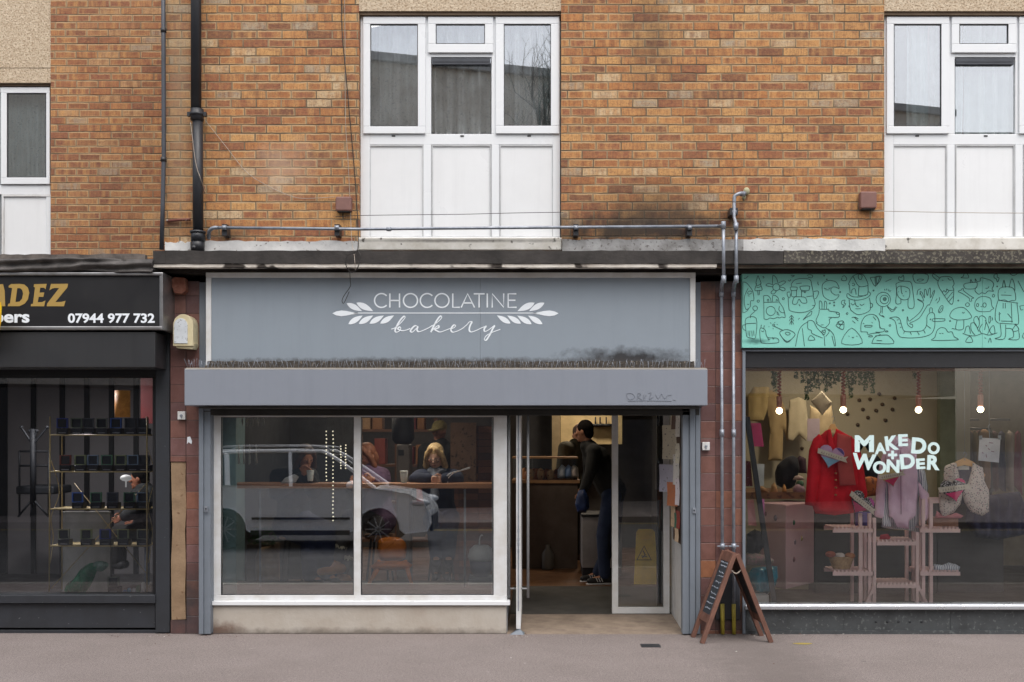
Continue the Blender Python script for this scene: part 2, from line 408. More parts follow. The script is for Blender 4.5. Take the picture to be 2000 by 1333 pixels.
m_tile_l = tile_mat('pier_tile_left', .15, .158, X(363), 0.0, TP, (66, 46, 42), stains=[(X(360), .2, .35, .5, (58, 54, 56), .9, 3), (X(350), Z(530), .4, .18, (32, 26, 24), .8, 6)])
m_bare = M('bare_mortar', (150, 126, 100), .9, c2=(124, 102, 80), vs=5, bump=.3, bs=30, speck=(22, .68, (110, 84, 62)))
m_upvc = M('upvc', (226, 229, 232), .3, var=.02, vs=3)
m_upvc_d = M('upvc_weathered', (216, 218, 220), .4, c2=(196, 194, 190), vs=5, streak=.1)
m_panel = M('upvc_panel', (226, 228, 230), .35, var=.03, vs=2, streak=.1, stains=[(X(900), Z(463, .2), 2., .015, (120, 114, 106), .6, 14), (X(1900), Z(464, .2), 2., .015, (120, 114, 106), .6, 14)])
m_rubber = M('gasket', (40, 42, 46), .6)
m_dark = M('dark_room', (26, 26, 28), .9)
m_vent = M('vent_dark', (62, 66, 74), .5)
m_pebble = M('pebbledash', (206, 190, 166), .9, c2=(178, 158, 134), vs=30, bump=1., bs=50, speck=(62, .54, (156, 136, 112)))
m_shade_joint = M('shade_joint_strip', (120, 102, 84), .9)  # dark tone for the shadow gap under the pebbledash and for its joint
m_slab = M('roofing_felt', (60, 56, 54), .85, c2=(42, 40, 39), vs=5, streak=.4, bump=.4, bs=30)
m_slab_l = M('felt_lichen', (72, 68, 64), .85, c2=(52, 48, 46), vs=5, streak=.4, bump=.5, bs=40, speck=(55, .54, (108, 104, 92)))
m_felt = M('felt_torn', (112, 104, 98), .8, c2=(64, 60, 58), vs=7, streak=.3, bump=.8, bs=14)
m_soffit = M('flaking_paint', (226, 220, 210), .7, c2=(170, 160, 150), vs=3.5, bump=.4, speck=(5, .57, (52, 44, 38)))
m_flash = M('flashing_paint', (216, 216, 214), .6, c2=(178, 178, 178), vs=4, bump=.5, bs=18, speck=(30, .66, (130, 126, 122)))
m_flash_g = M('flashing_grey', (160, 160, 160), .6, c2=(112, 110, 108), vs=7, bump=.5, bs=18, speck=(34, .6, (100, 96, 94)))
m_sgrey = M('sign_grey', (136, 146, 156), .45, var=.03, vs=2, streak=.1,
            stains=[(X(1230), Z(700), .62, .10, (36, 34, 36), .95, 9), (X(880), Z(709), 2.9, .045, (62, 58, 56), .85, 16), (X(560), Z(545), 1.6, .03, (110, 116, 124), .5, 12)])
m_box = M('shutter_grey', (133, 139, 150), .42, var=.04, vs=1.5, streak=.12)
m_rail = M('rail_grey', (120, 128, 138), .5, metal=.1, var=.08, vs=4, streak=.2)
m_lath = M('shutter_lath', (66, 64, 62), .5, metal=.3)
m_white = M('letter_white', (232, 238, 244), .45, var=.01)
m_conc = M('riser_concrete', (180, 174, 165), .85, c2=(166, 156, 144), vs=2.5, bump=.3, bs=25, stains=[(X(430), .02, .25, .1, (86, 54, 40), .8, 9), (X(700), .0, 2.6, .06, (90, 82, 74), .7, 8)])
m_thresh = M('threshold_concrete', (150, 134, 118), .85, c2=(118, 104, 92), vs=5, bump=.3)
m_pave = M('pavement_tarmac', (138, 127, 124), .9, gum=1, c2=(124, 113, 110), vs=1.3, bump=.5, bs=120, speck=(140, .5, (100, 92, 90)), stains=[(X(1440), .0, .6, .3, (96, 88, 84), .5, 8)])
m_road = M('road_tarmac', (78, 78, 80), .85, c2=(62, 62, 64), vs=1.5, bump=.4, bs=90)
m_kerb = M('kerb_stone', (150, 146, 140), .8, bump=.3)
m_yel = M('road_yellow', (200, 170, 60), .7)
m_black = M('shop_black', (30, 30, 33), .4, var=.1, vs=3, streak=.1)
m_blk_box = M('black_shutter_box', (46, 47, 50), .45, var=.1, vs=3, streak=.35)
m_char = M('charcoal_paint', (50, 53, 59), .45, c2=(40, 42, 46), vs=3, streak=.25, speck=(40, .7, (96, 98, 100)))
m_chrome = M('sign_trim', (168, 168, 170), .35, metal=.85, c2=(120, 118, 118), vs=4)
m_gold = M('gold_letter', (178, 148, 82), .4, metal=.15, var=.05)
m_mint = M('mint_board', (134, 208, 194), .5, c2=(124, 196, 182), vs=1.5, streak=.06, stains=[(X(1475), Z(668), .14, .03, (40, 90, 84), .8, 10)])
m_ink = M('ink_line', (34, 62, 62), .6)
m_steel = M('brushed_sill', (206, 210, 216), .3, metal=.75, var=.05)
m_galv = M('galvanised', (158, 164, 174), .45, metal=.45, c2=(124, 130, 140), vs=14)
m_pipeblk = M('black_iron', (46, 48, 53), .4, c2=(36, 37, 41), vs=4, streak=.2)
m_pipegrey = M('grey_plastic_pipe', (70, 74, 82), .45)
m_ypipe = M('yellow_sleeve', (176, 160, 60), .5, c2=(140, 124, 50))
m_cable = M('cable_black', (40, 36, 34), .6)
m_cable_w = M('cable_pale', (168, 156, 144), .6)
m_vbox = M('brown_vent', (128, 92, 84), .6, c2=(112, 80, 74))
m_terr = M('terracotta', (136, 92, 76), .9, c2=(112, 62, 48), vs=20, bump=.5)
m_cream = M('alarm_cream', (212, 202, 168), .4, c2=(192, 178, 142), vs=7)
m_alw = M('alarm_face', (214, 220, 226), .4, speck=(45, .62, (120, 124, 130)))
m_base = M('slate_base', (66, 70, 72), .6, c2=(52, 54, 56), vs=6, bump=.3, speck=(30, .6, (88, 92, 92)))
g_shop = glass('shop_glass', .26, (.97, .985, .985)); g_up = glass('upper_glass', .27, (.95, .97, .975)); g_barber = glass('barber_glass', .06, (.86, .87, .9)); g_gift = glass('gift_glass', .055, (.98, .98, .97))
g_door = glass('door_glass', .08, (.93, .95, .95))

# ================= SETTING =================
b = MB(); b.box(-30, 30, -3.3, 12, -.3, 0); b.build('pavement', m_pave, kind='structure')
b = MB(); b.box(-30, 30, -3.45, -3.305, -.3, .003); b.build('kerb', m_kerb, kind='structure')
b = MB(); b.box(-40, 40, -13.3, -3.455, -.4, -.12)
b.build('road', m_road, kind='structure')
b = MB()
for yy in (-3.75, -3.95, -12.9): b.box(-40, 40, yy-.05, yy+.05, -.119, -.116)
b.build('road_marking', m_yel, kind='structure')
b = MB(); b.box(-40, 40, -60, -13.305, -.4, .01); b.build('far_pavement', m_pave, kind='structure')
b = MB(); b.box(-200, 200, -200, 200, -.6, -.45); b.build('ground', m_road, kind='structure')

# ================= UPPER BUILDING =================
YB = .15
bld = thing('brick_building', 'orange brick upper storey with white panelled windows above the shops', 'building', (X(1100), 1, 3.3))
b = MB(); zt = 7.2
wx0, wx1 = X(701, YB), X(1096, YB); wz0, wz1 = Z(482, YB), zt+1
off = 1024
vx0, vx1 = X(1727, YB), X(1727+393, YB)
b.wall(X(319, YB), 3.2, 11, zt, [(wx0, wz0, wx1, wz1), (vx0, wz0, vx1, wz1)], YB, YB+.3)
b.build('brick_wall', m_brick, bld)
for a0, a1 in ((wx0, wx1), (vx0, vx1)):
    b = MB(); b.box(a0, a1, YB+.01, YB+.3, Z(21, YB), zt); b.build('pebbledash_band', m_pebble, bld)
    b = MB(); b.box(a0, a1, YB+.03, YB+.3, Z(27, YB), Z(21, YB)-.001); b.build('shade_joint_strip', m_shade_joint, bld)  # strip coloured dark as the shadow gap under the band
# return wall, floors and rooms behind
b = MB(); b.box(X(319, YB), X(319, YB)+.25, YB+.301, 3.2, 2.6, zt); b.build('return_wall', m_brick, bld)
b = MB(); b.box(X(319, YB)+.26, 11, 3., 3.2, 2.9, zt); b.box(X(319, YB)+.26, 11, YB+.31, 2.99, 2.92, 2.98); b.box(X(319, YB)+.26, 11, YB+.31, 2.99, zt-.1, zt)
b.box(2.2, 2.3, YB+.31, 2.99, 2.99, zt-.11); b.build('inner_room_wall', M('room_wall', (120, 116, 110), .9), bld)
m_curt = M('grey_net_curtain', (244, 246, 246), .9, c2=(186, 182, 178), vs=3)
m_curt2 = M('pale_curtain', (206, 218, 218), .9, c2=(176, 190, 190), vs=3)
def curtain(name, mat, parent, px0, px1, py0, py1, y, amp, wl_, seed, taper=0):
    x0, x1, z1, z0 = X(px0, y), X(px1, y), Z(py0, y), Z(py1, y); n = int((x1-x0)/.008); b = MB(); vs = []
    for j in range(9):
        for i in range(n+1):
            t = i/n; x = x0+(x1-x0)*t; z = z1+(z0-z1)*j/8
            ph = x/wl_*6.28+seed+1.5*math.sin(x*9+seed)
            vs.append((x+.004*math.sin(j+x*20), y+amp*math.sin(ph)+amp*.4*math.sin(ph*2.3+seed), z))
    fs = [(j*(n+1)+i, j*(n+1)+i+1, (j+1)*(n+1)+i+1, (j+1)*(n+1)+i) for j in range(8) for i in range(n)]
    b.add(vs, fs, True); return b.build(name, mat, parent)
def upper_window(dx, cm, seed, hole=False):
    y = YB+.07; q = lambda *a: (a[0]+dx, a[1], a[2]+dx, a[3])
    f = MB()
    f.ring(q(704, 29, 1094, 480), q(722, 40, 1080, 463), y, y+.06)           # outer frame
    f.pb(*q(722, 262, 1080, 283), y+.001, y+.06)
    for a, c in ((827, 842), (960, 975)): f.pb(a+dx, 40, c+dx, 262, y+.001, y+.06); f.pb(a+dx, 283, c+dx, 463, y-.001, y+.06)
    f.pb(*q(842, 103, 960, 112), y+.002, y+.06)
    win = f.build('window', m_upvc, bld, bevel=.003)
    for o, i in (((709, 33, 831, 261), (723, 47, 816, 247)), ((836, 33, 963, 103), (851, 47, 947, 86)), ((968, 33, 1092, 261), (984, 47, 1076, 246))):
        s = MB(); s.ring(q(*o), q(*i), y-.022, y-.002); s.build('sash', m_upvc, win, bevel=.004)
        g = MB(); g.ring(q(i[0]-.5, i[1]-.5, i[2]+.5, i[3]+.5), q(i[0]+1.2, i[1]+1.2, i[2]-1.2, i[3]-1.2), y-.012, y+.01); g.build('gasket', m_rubber, win)
        g = MB(); g.pb(*q(*i), y+.002, y+.006); g.build('pane', g_up, win)
    g = MB(); g.pb(*q(843, 112, 959, 259), y+.022, y+.026); g.build('pane', g_up, win)
    g = MB(); g.pb(*q(844, 114, 957, 126), y-.01, y+.02); g.pb(*q(846, 119, 955, 121), y-.014, y-.011); g.build('trickle_vent', m_vent, win)
    for a, c in ((720, 827), (842, 960), (975, 1082)):
        g = MB(); g.pb(*q(a, 283, c, 463), y+.016, y+.03); g.build('panel', m_panel, win)
    g = MB()
    for a, c in ((721, 827), (843, 959), (976, 1081)): g.ring(q(a, 283, c, 464), q(a+2.4, 286, c-2.4, 462), y+.004, y+.0155)
    g.build('bead', M('bead_shadow_grey', (196, 198, 200), .5), win)
    for a in (768, 902, 1033): g = MB(); g.pb(*q(a-3, 264.5, a+4, 267), y-.004, y+.0005); g.build('drain_cap', m_rubber, win)
    s = MB(); s.box(X(700+dx, YB), X(1097+dx, YB), YB-.03, YB+.06, Z(489, YB-.03), Z(464, YB-.03)); s.build('sill', M('sill_paint', (216, 214, 208), .6, c2=(186, 182, 172), vs=6, speck=(14, .66, (92, 88, 82)), stains=[(X(900+dx), Z(466), 1.2, .02, (70, 66, 60), .7, 12)]), win, bevel=.01)
    return win
w1 = upper_window(0, 0, 0)
curtain('curtain', m_curt, w1, 700, 1060, 36, 275, YB+.2, .06, .15, 1)
curtain('curtain', m_curt2, w1, 1052, 1096, 36, 275, YB+.20, .02, .06, 2)
w2 = upper_window(off-1, 0, 5)
curtain('curtain', m_curt2, w2, 1772, 1812, 36, 275, YB+.2, .02, .07, 3)
curtain('curtain', m_curt, w2, 1812, 1836, 36, 275, YB+.24, .02, .1, 4)
curtain('curtain', m_curt2, w2, 1846, 1878, 36, 275, YB+.22, .03, .08, 5)
curtain('curtain', m_curt2, w2, 1886, 1990, 36, 275, YB+.2, .045, .13, 5)
curtain('curtain', m_curt2, w2, 1990, 2110, 36, 275, YB+.22, .025, .12, 6)
# flashing and canopy slab
rnd = random.Random(3)
def wavy(mb, px0, px1, top, bot, y, t, a=1.5, st=14):
    n = int((px1-px0)/st)+1; T = [(px0+(px1-px0)*i/n, top+rnd.uniform(-a, a)) for i in range(n+1)]
    B = [(px0+(px1-px0)*i/n, bot+rnd.uniform(-a, a)*.6) for i in range(n+1)]
    mb.ppoly(T+B[::-1], y, t)
b = MB(); wavy(b, 322, 372, 474, 494, YB-.06, .2, 3, 6); b.build('painted_flashing', m_flash, bld)
b = MB(); wavy(b, 397, 698, 471, 494, YB-.06, .2); b.build('painted_flashing', m_flash, bld)
b = MB(); wavy(b, 1452, 1729, 467, 494, YB-.06, .2); b.build('painted_flashing', m_flash, bld)
b = MB(); wavy(b, 1098, 1452, 468, 494, YB-.06, .2); b.build('lead_flashing', m_flash_g, bld)
b = MB(); wavy(b, 322, 1530, 490, 515, -.3, .35, .8, 18); b.box(X(305, -.3), X(1530, -.3), -.28, .4, Z(513, -.3), Z(492, -.3)); b.build('canopy_edge', m_slab, bld)
b = MB(); b.pb(299, 490.5, 323, 515, -.302, .4); b.build('canopy_corner', m_slab, bld)
b = MB(); wavy(b, 1531, 2400, 490, 514, -.3, .35, .8, 18); b.box(X(1531, -.3), X(2400, -.3), -.28, .4, Z(512, -.3), Z(492, -.3)); b.build('canopy_edge', m_slab_l, bld)
b = MB(); wavy(b, 300, 1400, 515.5, 522.5, -.29, .08, .8, 16); b.box(X(300), X(1400), -.20, .2, Z(517, -.3), Z(514.5, -.3)); b.build('soffit_board', m_soffit, bld)
b = MB(); wavy(b, 1400, 2400, 515, 522, -.22, .08, .5, 30); b.build('soffit_board', M('soffit_brown', (132, 116, 104), .8, c2=(70, 62, 56), vs=4), bld)
b = MB(); b.box(X(300), X(2400), -.10, .5, Z(534, -.1), Z(518.5, -.1)); b.box(X(300), 11, .2, .5, Z(534, 0), 3.3); b.build('shade_strip', M('slab_shade', (46, 40, 37), .9, bump=.3), bld)  # fills the gap under the canopy; its dark colour stands for the slab's shadow
# ============ set-back building on the left ============
YL = 1.9
bl2 = thing('set_back_building', 'set back brick building with a beige pebbledash band on the far left', 'building', (X(100, YL), YL+.5, 3.2))
b = MB(); hx = X(99, YL); b.wall(-12, 2.6, X(319, YB)-.003, 7.2, [(X(-110, YL), 2.6, hx, 7.3)], YL, YL+.3); b.build('brick_wall', m_brick2, bl2)
b = MB(); b.box(X(-110, YL)+.002, hx-.002, YL+.02, YL+.3, Z(162, YL+.02), Z(134, YL+.02)); b.box(X(-110, YL)+.002, hx-.002, YL+.02, YL+.3, Z(132.6, YL+.02), 7.2); b.build('pebbledash_band', m_pebble, bl2)
b = MB(); b.box(X(-110, YL)+.002, hx-.002, YL+.035, YL+.3, Z(134, YL+.02)+.0005, Z(132.6, YL+.02)-.0005); b.box(X(-110, YL)+.002, hx-.002, YL+.05, YL+.3, Z(168, YL+.05), Z(162, YL+.02)-.001); b.build('shade_joint_strip', m_shade_joint, bl2)  # joint line, plus a strip coloured dark as shade under the band
y = YL+.08; f = MB()
f.ring((-110, 170, 98, 520), (-95, 180, 90, 500), y, y+.06); f.pb(-95, 362, 90, 380, y+.001, y+.06); f.pb(-20, 180, -2, 500, y+.002, y+.06)
win = f.build('window', m_upvc, bl2, bevel=.003)
for a_, c_ in ((-94, -21), (-1, 1)):
    if c_-a_ > 9: s = MB(); s.pb(a_, 181, c_, 361, y+.02, y+.026); s.build('pane', g_up, win); s = MB(); s.pb(a_, 381, c_, 500, y+.016, y+.03); s.build('panel', m_panel, win)
s = MB(); s.ring((1, 171, 97, 360), (13, 182, 90, 347), y-.022, y-.002); s.build('sash', m_upvc, win, bevel=.004)
s = MB(); s.pb(13, 182, 90, 347, y+.002, y+.006); s.build('pane', g_up, win)
s = MB(); s.ring((12.5, 181.5, 90.5, 347.5), (14.2, 183.2, 88.8, 345.8), y-.012, y+.01); s.build('gasket', m_rubber, win)
s = MB(); s.pb(8, 381, 90, 500, y+.016, y+.03); s.build('panel', m_panel, win)
s = MB(); s.ring((3, 380, 99, 520), (7, 384, 97.5, 519), y-.003, y+.0155); s.build('bead', m_upvc_d, win)
curtain('curtain', m_curt2, win, 8, 100, 176, 360, YL+.24, .02, .05, 8)
b = MB(); b.box(-12, hx+.3, YL+1.5, YL+1.6, 2.6, 7.2); b.build('inner_room_wall', M('room_wall', (110, 106, 100), .9), bl2)
# left flat roof edge with torn felt
rf = thing('flat_roof_canopy', 'sagging grey felt edged flat roof over the black barber shop', 'canopy', (X(150), .5, 3.2))
b = MB(); b.box(-12, X(301, -.3), -.28, YL+.5, Z(528, -.28), Z(506, -.28)); b.build('roof_deck', m_slab, rf)
b = MB(); wavy(b, -200, 283, 497, 508, -.31, .06, 1.2, 14); b.build('felt_strip', m_felt, rf)
# drooping membrane as a wrinkled sheet
vs = []; fs = []; NX = 120; NZ = 8
for i in range(NX+1):
    px = -200+(498*i/NX); sag = 3*math.sin(px/38)+2*math.sin(px/17+1)
    for j in range(NZ+1):
        t = j/NZ; py = 506+(24+(sag*.5 if t > .2 else 0))*t
        vs.append((X(px, -.33), -.33-.02*math.sin(t*9+px/60)-.012*noise.noise(Vector((px/25, t*3, 2))), Z(py, -.33)))
for i in range(NX):
    for j in range(NZ): a = i*(NZ+1)+j; fs.append((a, a+1, a+NZ+2, a+NZ+1))
b = MB(); b.add(vs, fs, True); o = b.build('torn_membrane', M('membrane', (84, 80, 78), .7, c2=(48, 45, 44), vs=6, streak=.3, bump=.7, bs=16), rf)
s_ = o.modifiers.new('t', 'SOLIDIFY'); s_.thickness = .01

# ================= BAKERY =================
bk = thing('bakery_shopfront', 'grey and white bakery shopfront with roller shutter box and wide window', 'shopfront', (X(870), 0, 0))
b = MB(); b.box(X(333), X(364), .0, .3, Z(902), 3.13); b.box(X(364)+.001, X(389), .0, .3, 0, 3.13); b.box(X(333), X(363.5), .004, .3, 0, Z(1212)); b.build('tiled_pier', m_tile_l, bk)
b = MB(); b.ppoly([(334, 903), (363, 903), (362, 940), (364, 990), (361, 1040), (363, 1100), (361, 1160), (363, 1210), (335, 1211), (334, 1100), (337, 1030), (335, 960)], .012, .2); b.build('exposed_mortar', m_bare, bk)
b = MB(); b.box(X(1368.5), X(1449.5), .0, .3, 0, 3.13); b.build('tiled_pier', m_tile, bk)
b = MB(); b.box(X(389)+.002, X(1368.5)-.001, .0, .3, 2.0, 3.12); b.build('header', m_rail, bk)
# shutter box
b = MB(); b.box(X(360, -.32), X(1382, -.32), -.32, .001, Z(792.5, -.32), Z(722, -.32)); b.build('shutter_box', m_box, bk, bevel=.006)
b = MB(); b.box(X(361, -.32), X(1381, -.32), -.322, -.27, Z(722, -.32)+.0005, Z(720.6, -.32)); b.build('box_lip', m_upvc_d, bk)
b = MB(); b.pb(389, 794, 1366, 798, -.28, -.01); b.pb(389, 798, 1366, 811, -.08, -.04); b.pb(389, 803, 1366, 804.6, -.086, -.081); b.pb(415, 809.5, 1330, 812, -.09, -.05); b.build('shutter_curtain', m_lath, bk)
for a, c in ((388, 397), (398, 411)):
    b = MB(); b.pb(a, 797, c, 1239, -.1 if a < 390 else -.085, .03); b.build('guide_rail', m_rail, bk, bevel=.004)
for a, c, yy in ((1333, 1347, -.08), (1347.5, 1358, -.1), (1358.5, 1368, -.075)):
    b = MB(); b.pb(a, 797, c, 1239, yy, .03); b.build('guide_rail', m_rail, bk, bevel=.004)
for px, py in ((402, 994), (1356, 997)):
    b = MB(); b.pb(px-3, py-5, px+3, py+6, -.115, -.1); b.mat(1); b.lathe((X(px, -.12), -.13, Z(py, -.12)), [(.006, 0), (.006, .016)], 8, 'y'); b.build('bullet_lock', [m_galv, m_rubber], bk)
# window
y = .02
b = MB(); b.ring((415, 812, 990, 1175), (431, 815, 964, 1163), y, y+.07); b.pb(691, 815, 704.5, 1163, y+.001, y+.07)
wf = b.build('window_frame', m_upvc_d, bk, bevel=.003)
b = MB(); b.box(X(414, -.03), X(996, -.03), -.03, .1, Z(1183, -.03), Z(1175, -.03)); b.build('sill', m_upvc, wf, bevel=.004)
for a, c in ((431, 691), (704.5, 964)):
    b = MB(); b.pb(a, 815, c, 1163, y+.03, y+.036); b.build('pane', g_shop, wf)
    b = MB(); b.ring((a, 815, c, 1163), (a+1.4, 816.4, c-1.4, 1161.6), y+.012, y+.029); b.build('gasket', m_rubber, wf)
b = MB(); b.box(X(415), X(989), .0, .25, 0, Z(1183.5)); b.build('stall_riser', m_conc, bk, bevel=.008)
# doorway
YD = .9
b = MB(); b.box(X(990.5)-.14, X(990.5), .095, YD+.1, 0, 2.6); b.build('reveal_wall', M('reveal_grey', (170, 174, 178), .5, streak=.1), bk)
b = MB(); b.box(X(1336), X(1336)+.05, .03, YD+.12, 0, 2.6); b.build('reveal_panel', m_upvc_d, bk)
b = MB(); vs = [(X(990.5), -.02, 0), (X(1336), -.02, 0), (X(1336), YD, .035), (X(990.5), YD, .035)]
b.add([(a, c, d-.1) for a, c, d in vs]+vs, [(0,1,2,3),(4,5,6,7),(0,1,5,4),(1,2,6,5),(2,3,7,6),(3,0,4,7)]); b.build('threshold', m_thresh, bk)
b = MB(); b.box(X(415), X(1336), .1, YD+.1, 2.22, 2.3); b.build('porch_ceiling', m_upvc_d, bk)
# sidelight
b = MB(); b.ring((1195.5, 780, 1308, 1199), (1207.5, 790, 1296, 1187), YD, YD+.06); sl = b.build('sidelight_frame', m_upvc_d, bk, bevel=.003)
b = MB(); b.pb(1207.5, 790, 1296, 1187, YD+.03, YD+.036); b.build('pane', g_door, sl)
b = MB(); b.pb(1283, 790, 1296, 1187, YD+.05, YD+.09); b.pb(1207.5, 1184, 1283, 1187, YD+.05, YD+.06); b.build('inner_post', M('dark_post', (44, 44, 46), .5), sl)
# open door leaf, edge on
xd = X(1012.5)
dr = MB(); dr.box(xd-.02, xd+.02, .02, .09, .04, 2.2); dr.box(xd-.02, xd+.02, .82, .89, .04, 2.2); dr.box(xd-.02, xd+.02, .0905, .8195, .04, .12); dr.box(xd-.02, xd+.02, .0905, .8195, 2.12, 2.2)
door = dr.build('door', m_upvc_d, bk, bevel=.002)
b = MB(); b.box(xd-.004, xd+.004, .0905, .8195, .12, 2.12); b.build('door_glass', g_door, door)
b = MB(); b.box(xd-.006, xd+.006, .016, .0195, .2, 2.1)
for zz in (1.72, 1.62, 1.56, .9, .82, .78, .72): b.box(xd-.008, xd+.008, .013, .0159, zz, zz+.03)
b.build('lock_strip', m_galv, door)
b = MB()
for sx in (1, -1):
    xx = xd+sx*.085
    b.tube([(xx, .08, Z(1168, .08)), (xx, .08, 2.12)], .012, 10)
    for zz in (Z(1150, .08), 2.02): b.tube([(xx, .08, zz), (xd+sx*.018, .08, zz)], .008, 8)
b.build('handle', M('handle_steel', (150, 152, 154), .5, metal=.2), door)
b = MB(); b.add([(xd-.08, -.04, .0), (xd+.05, -.05, .0), (xd+.06, .05, .0), (xd-.06, .05, .0), (xd+.02, -.01, .04), (xd+.0, .04, .045)], [(0,1,4), (1,2,5,4), (2,3,5), (3,0,4,5), (0,3,2,1)])
b.build('door_stop', m_rail, door)
# notice board with papers on the reveal
nb = thing('notice_board', 'brown notice board crowded with papers on the white doorway side panel', 'notice board', (X(1336), .4, 1.2))
xr = X(1336)
b = MB(); b.box(xr-.012, xr-.0005, .05, .7, .78, 2.2); b.build('board', M('cork_brown', (96, 70, 54), .8, c2=(60, 46, 40), vs=9), nb)
pc = [(214, 208, 190), (196, 196, 214), (226, 224, 220), (190, 120, 84), (224, 216, 222), (150, 60, 50), (60, 110, 92), (206, 180, 150), (230, 228, 222), (110, 90, 84)]
rr = random.Random(5)
for i, (yy, zz, hy, hz, out, c) in enumerate([(.55, 1.70, .16, .16, .10, 0), (.62, 1.36, .15, .13, .12, 1), (.30, 1.45, .12, .14, .03, 2), (.4, 1.22, .13, .11, .07, 3), (.22, 1.25, .09, .12, .02, 4), (.18, 1.0, .1, .08, .01, 5), (.32, .98, .1, .07, .01, 6), (.5, 1.05, .1, .14, .02, 7), (.15, 1.95, .12, .2, .015, 8), (.42, 1.98, .1, .16, .02, 9), (.12, 1.6, .08, .09, .02, 0), (.2, .86, .1, .06, .012, 7)]):
    b = MB(); vs = []
    for j in range(5):
        for k in range(5):
            u, v = j/4-.5, k/4-.5; bend = (u+.5)**2*out
            vs.append((xr-.014-bend-.006*i*.3-.01*abs(v), yy+u*2*hy*.8, zz+v*2*hz))
    b.add(vs, [(j*5+k, j*5+k+1, j*5+k+6, j*5+k+5) for j in range(4) for k in range(4)])
    o = b.build('notice_paper', M('paper_%d' % c, pc[c], .8, var=.03, speck=(38, .63, (120, 116, 120))), nb)
    o.modifiers.new('t', 'SOLIDIFY').thickness = .0015
# ---- interior of bakery
m_bw = M('bakery_wall', (88, 84, 80), .8, c2=(66, 62, 60), vs=2)
XL, XR, YBk = X(389)+.12, X(1369)+.27, 7.0
b = MB(); b.box(XL-.1, XR+.1, YBk, YBk+.1, 0, 2.9); b.build('back_wall', m_bw, bk)
b = MB(); b.box(XL-.1, XL, .26, 1.1, 0, 2.9); b.build('side_wall', M('teal_wall', (130, 160, 164), .7, var=.05), bk)
b = MB(); b.box(XL-.1, XL, 1.101, 3.2, 0, 2.9); b.box(XL+.001, X(705, 3.2), 3.1, 3.2, 0, 2.69); b.build('shade_backing', M('shade_backing_dark', (44, 46, 48), .8), bk)  # dark walls added to stand for the unlit depth of the room
b = MB(); b.box(XR, XR+.1, .26, YBk-.001, 0, 2.9); b.build('side_wall', m_bw, bk)
b = MB(); b.box(XL, XR, .31, YBk-.001, 2.7, 2.8); b.build('ceiling', M('bakery_ceiling', (60, 58, 56), .8), bk)
m_wfl = M('wood_floor', (128, 92, 62), .35, c2=(92, 62, 42), vs=5, streak=.0)
b = MB(); b.box(XL, XR, 2.5, YBk, .02, .1); b.box(XL, X(991), .26, 2.499, .02, .1)
b.build('wooden_floor', m_wfl, bk)
b = MB(); vs = [(X(991)+.001, YD, .036), (XR, YD, .036), (XR, 2.499, .1), (X(991)+.001, 2.499, .1)]
b.add([(a, c, d-.05) for a, c, d in vs]+vs, [(0,1,2,3),(4,5,6,7),(0,1,5,4),(1,2,6,5),(2,3,7,6),(3,0,4,7)]); b.build('entrance_mat', M('mat_grey', (74, 72, 68), .95, bump=.5, bs=150), bk)
b = MB(); b.box(X(415), X(989), .251, .9, .02, .36); b.build('window_ledge', m_bw, bk)
# teal curtain strip left inside the window
b = MB(); b.box(X(431, .1), X(431, .1)+.13, .12, .16, .3, 2.3); b.build('teal_post', M('teal_post', (132, 164, 168), .6), bk)

# ---- bakery sign
sg = thing('bakery_sign', 'grey fascia sign lettered CHOCOLATINE bakery between leafy sprigs', 'sign', (X(880), -.05, 2.4))
b = MB(); b.ring((402, 532.5, 1358.5, 716), (412, 542.5, 1348, 708), -.12, -.001); b.build('frame', m_upvc_d, sg, bevel=.004)
b = MB(); b.pb(411, 541.5, 938, 709, -.105, -.002); b.pb(938.3, 541.5, 1349, 709, -.105, -.002); b.build('panel', m_sgrey, sg)
yl = -.1075
def T6(p): return (X(640+p[0]/3.921, yl), Z(480+p[1]/3.921, yl))
b = MB(); W = .0125
def arc(cx, cy, rx, ry, a0, a1, n=24): return [(cx+rx*math.cos(R(a0+(a1-a0)*i/n)), cy-ry*math.sin(R(a0+(a1-a0)*i/n))) for i in range(n+1)]
def sk(pts, wd=W, closed=False): b.stroke([T6(p) for p in pts], wd, yl, .004, closed)
t0, t1 = 369, 473; mid = (t0+t1)/2
for cx_ in (412, 762): sk(arc(cx_, mid, 53, 53, 42, 318))
for cx_ in (634, 875): sk(arc(cx_, mid, 54, 53, 0, 360)[:-1], closed=True)
sk([(476, t0-2), (476, t1+2)]); sk([(550, t0-2), (550, t1+2)]); sk([(478, mid), (548, mid)])
sk([(958, t0-2), (958, t1), (1012, t1)]); sk([(1022, t1+2), (1072, t0), (1125, t1+2)]); sk([(1040, 440), (1106, 440)])
sk([(1118, t0+1), (1202, t0+1)]); sk([(1160, t0+4), (1160, t1+2)]); sk([(1222, t0-2), (1222, t1+2)])
sk([(1260, t1+2), (1260, t0), (1348, t1), (1348, t0-2)]); sk([(1445, t0+1), (1382, t0+1), (1382, t1), (1447, t1)]); sk([(1384, mid-2), (1438, mid-2)])
b.build('lettering', m_white, sg)
b = MB()
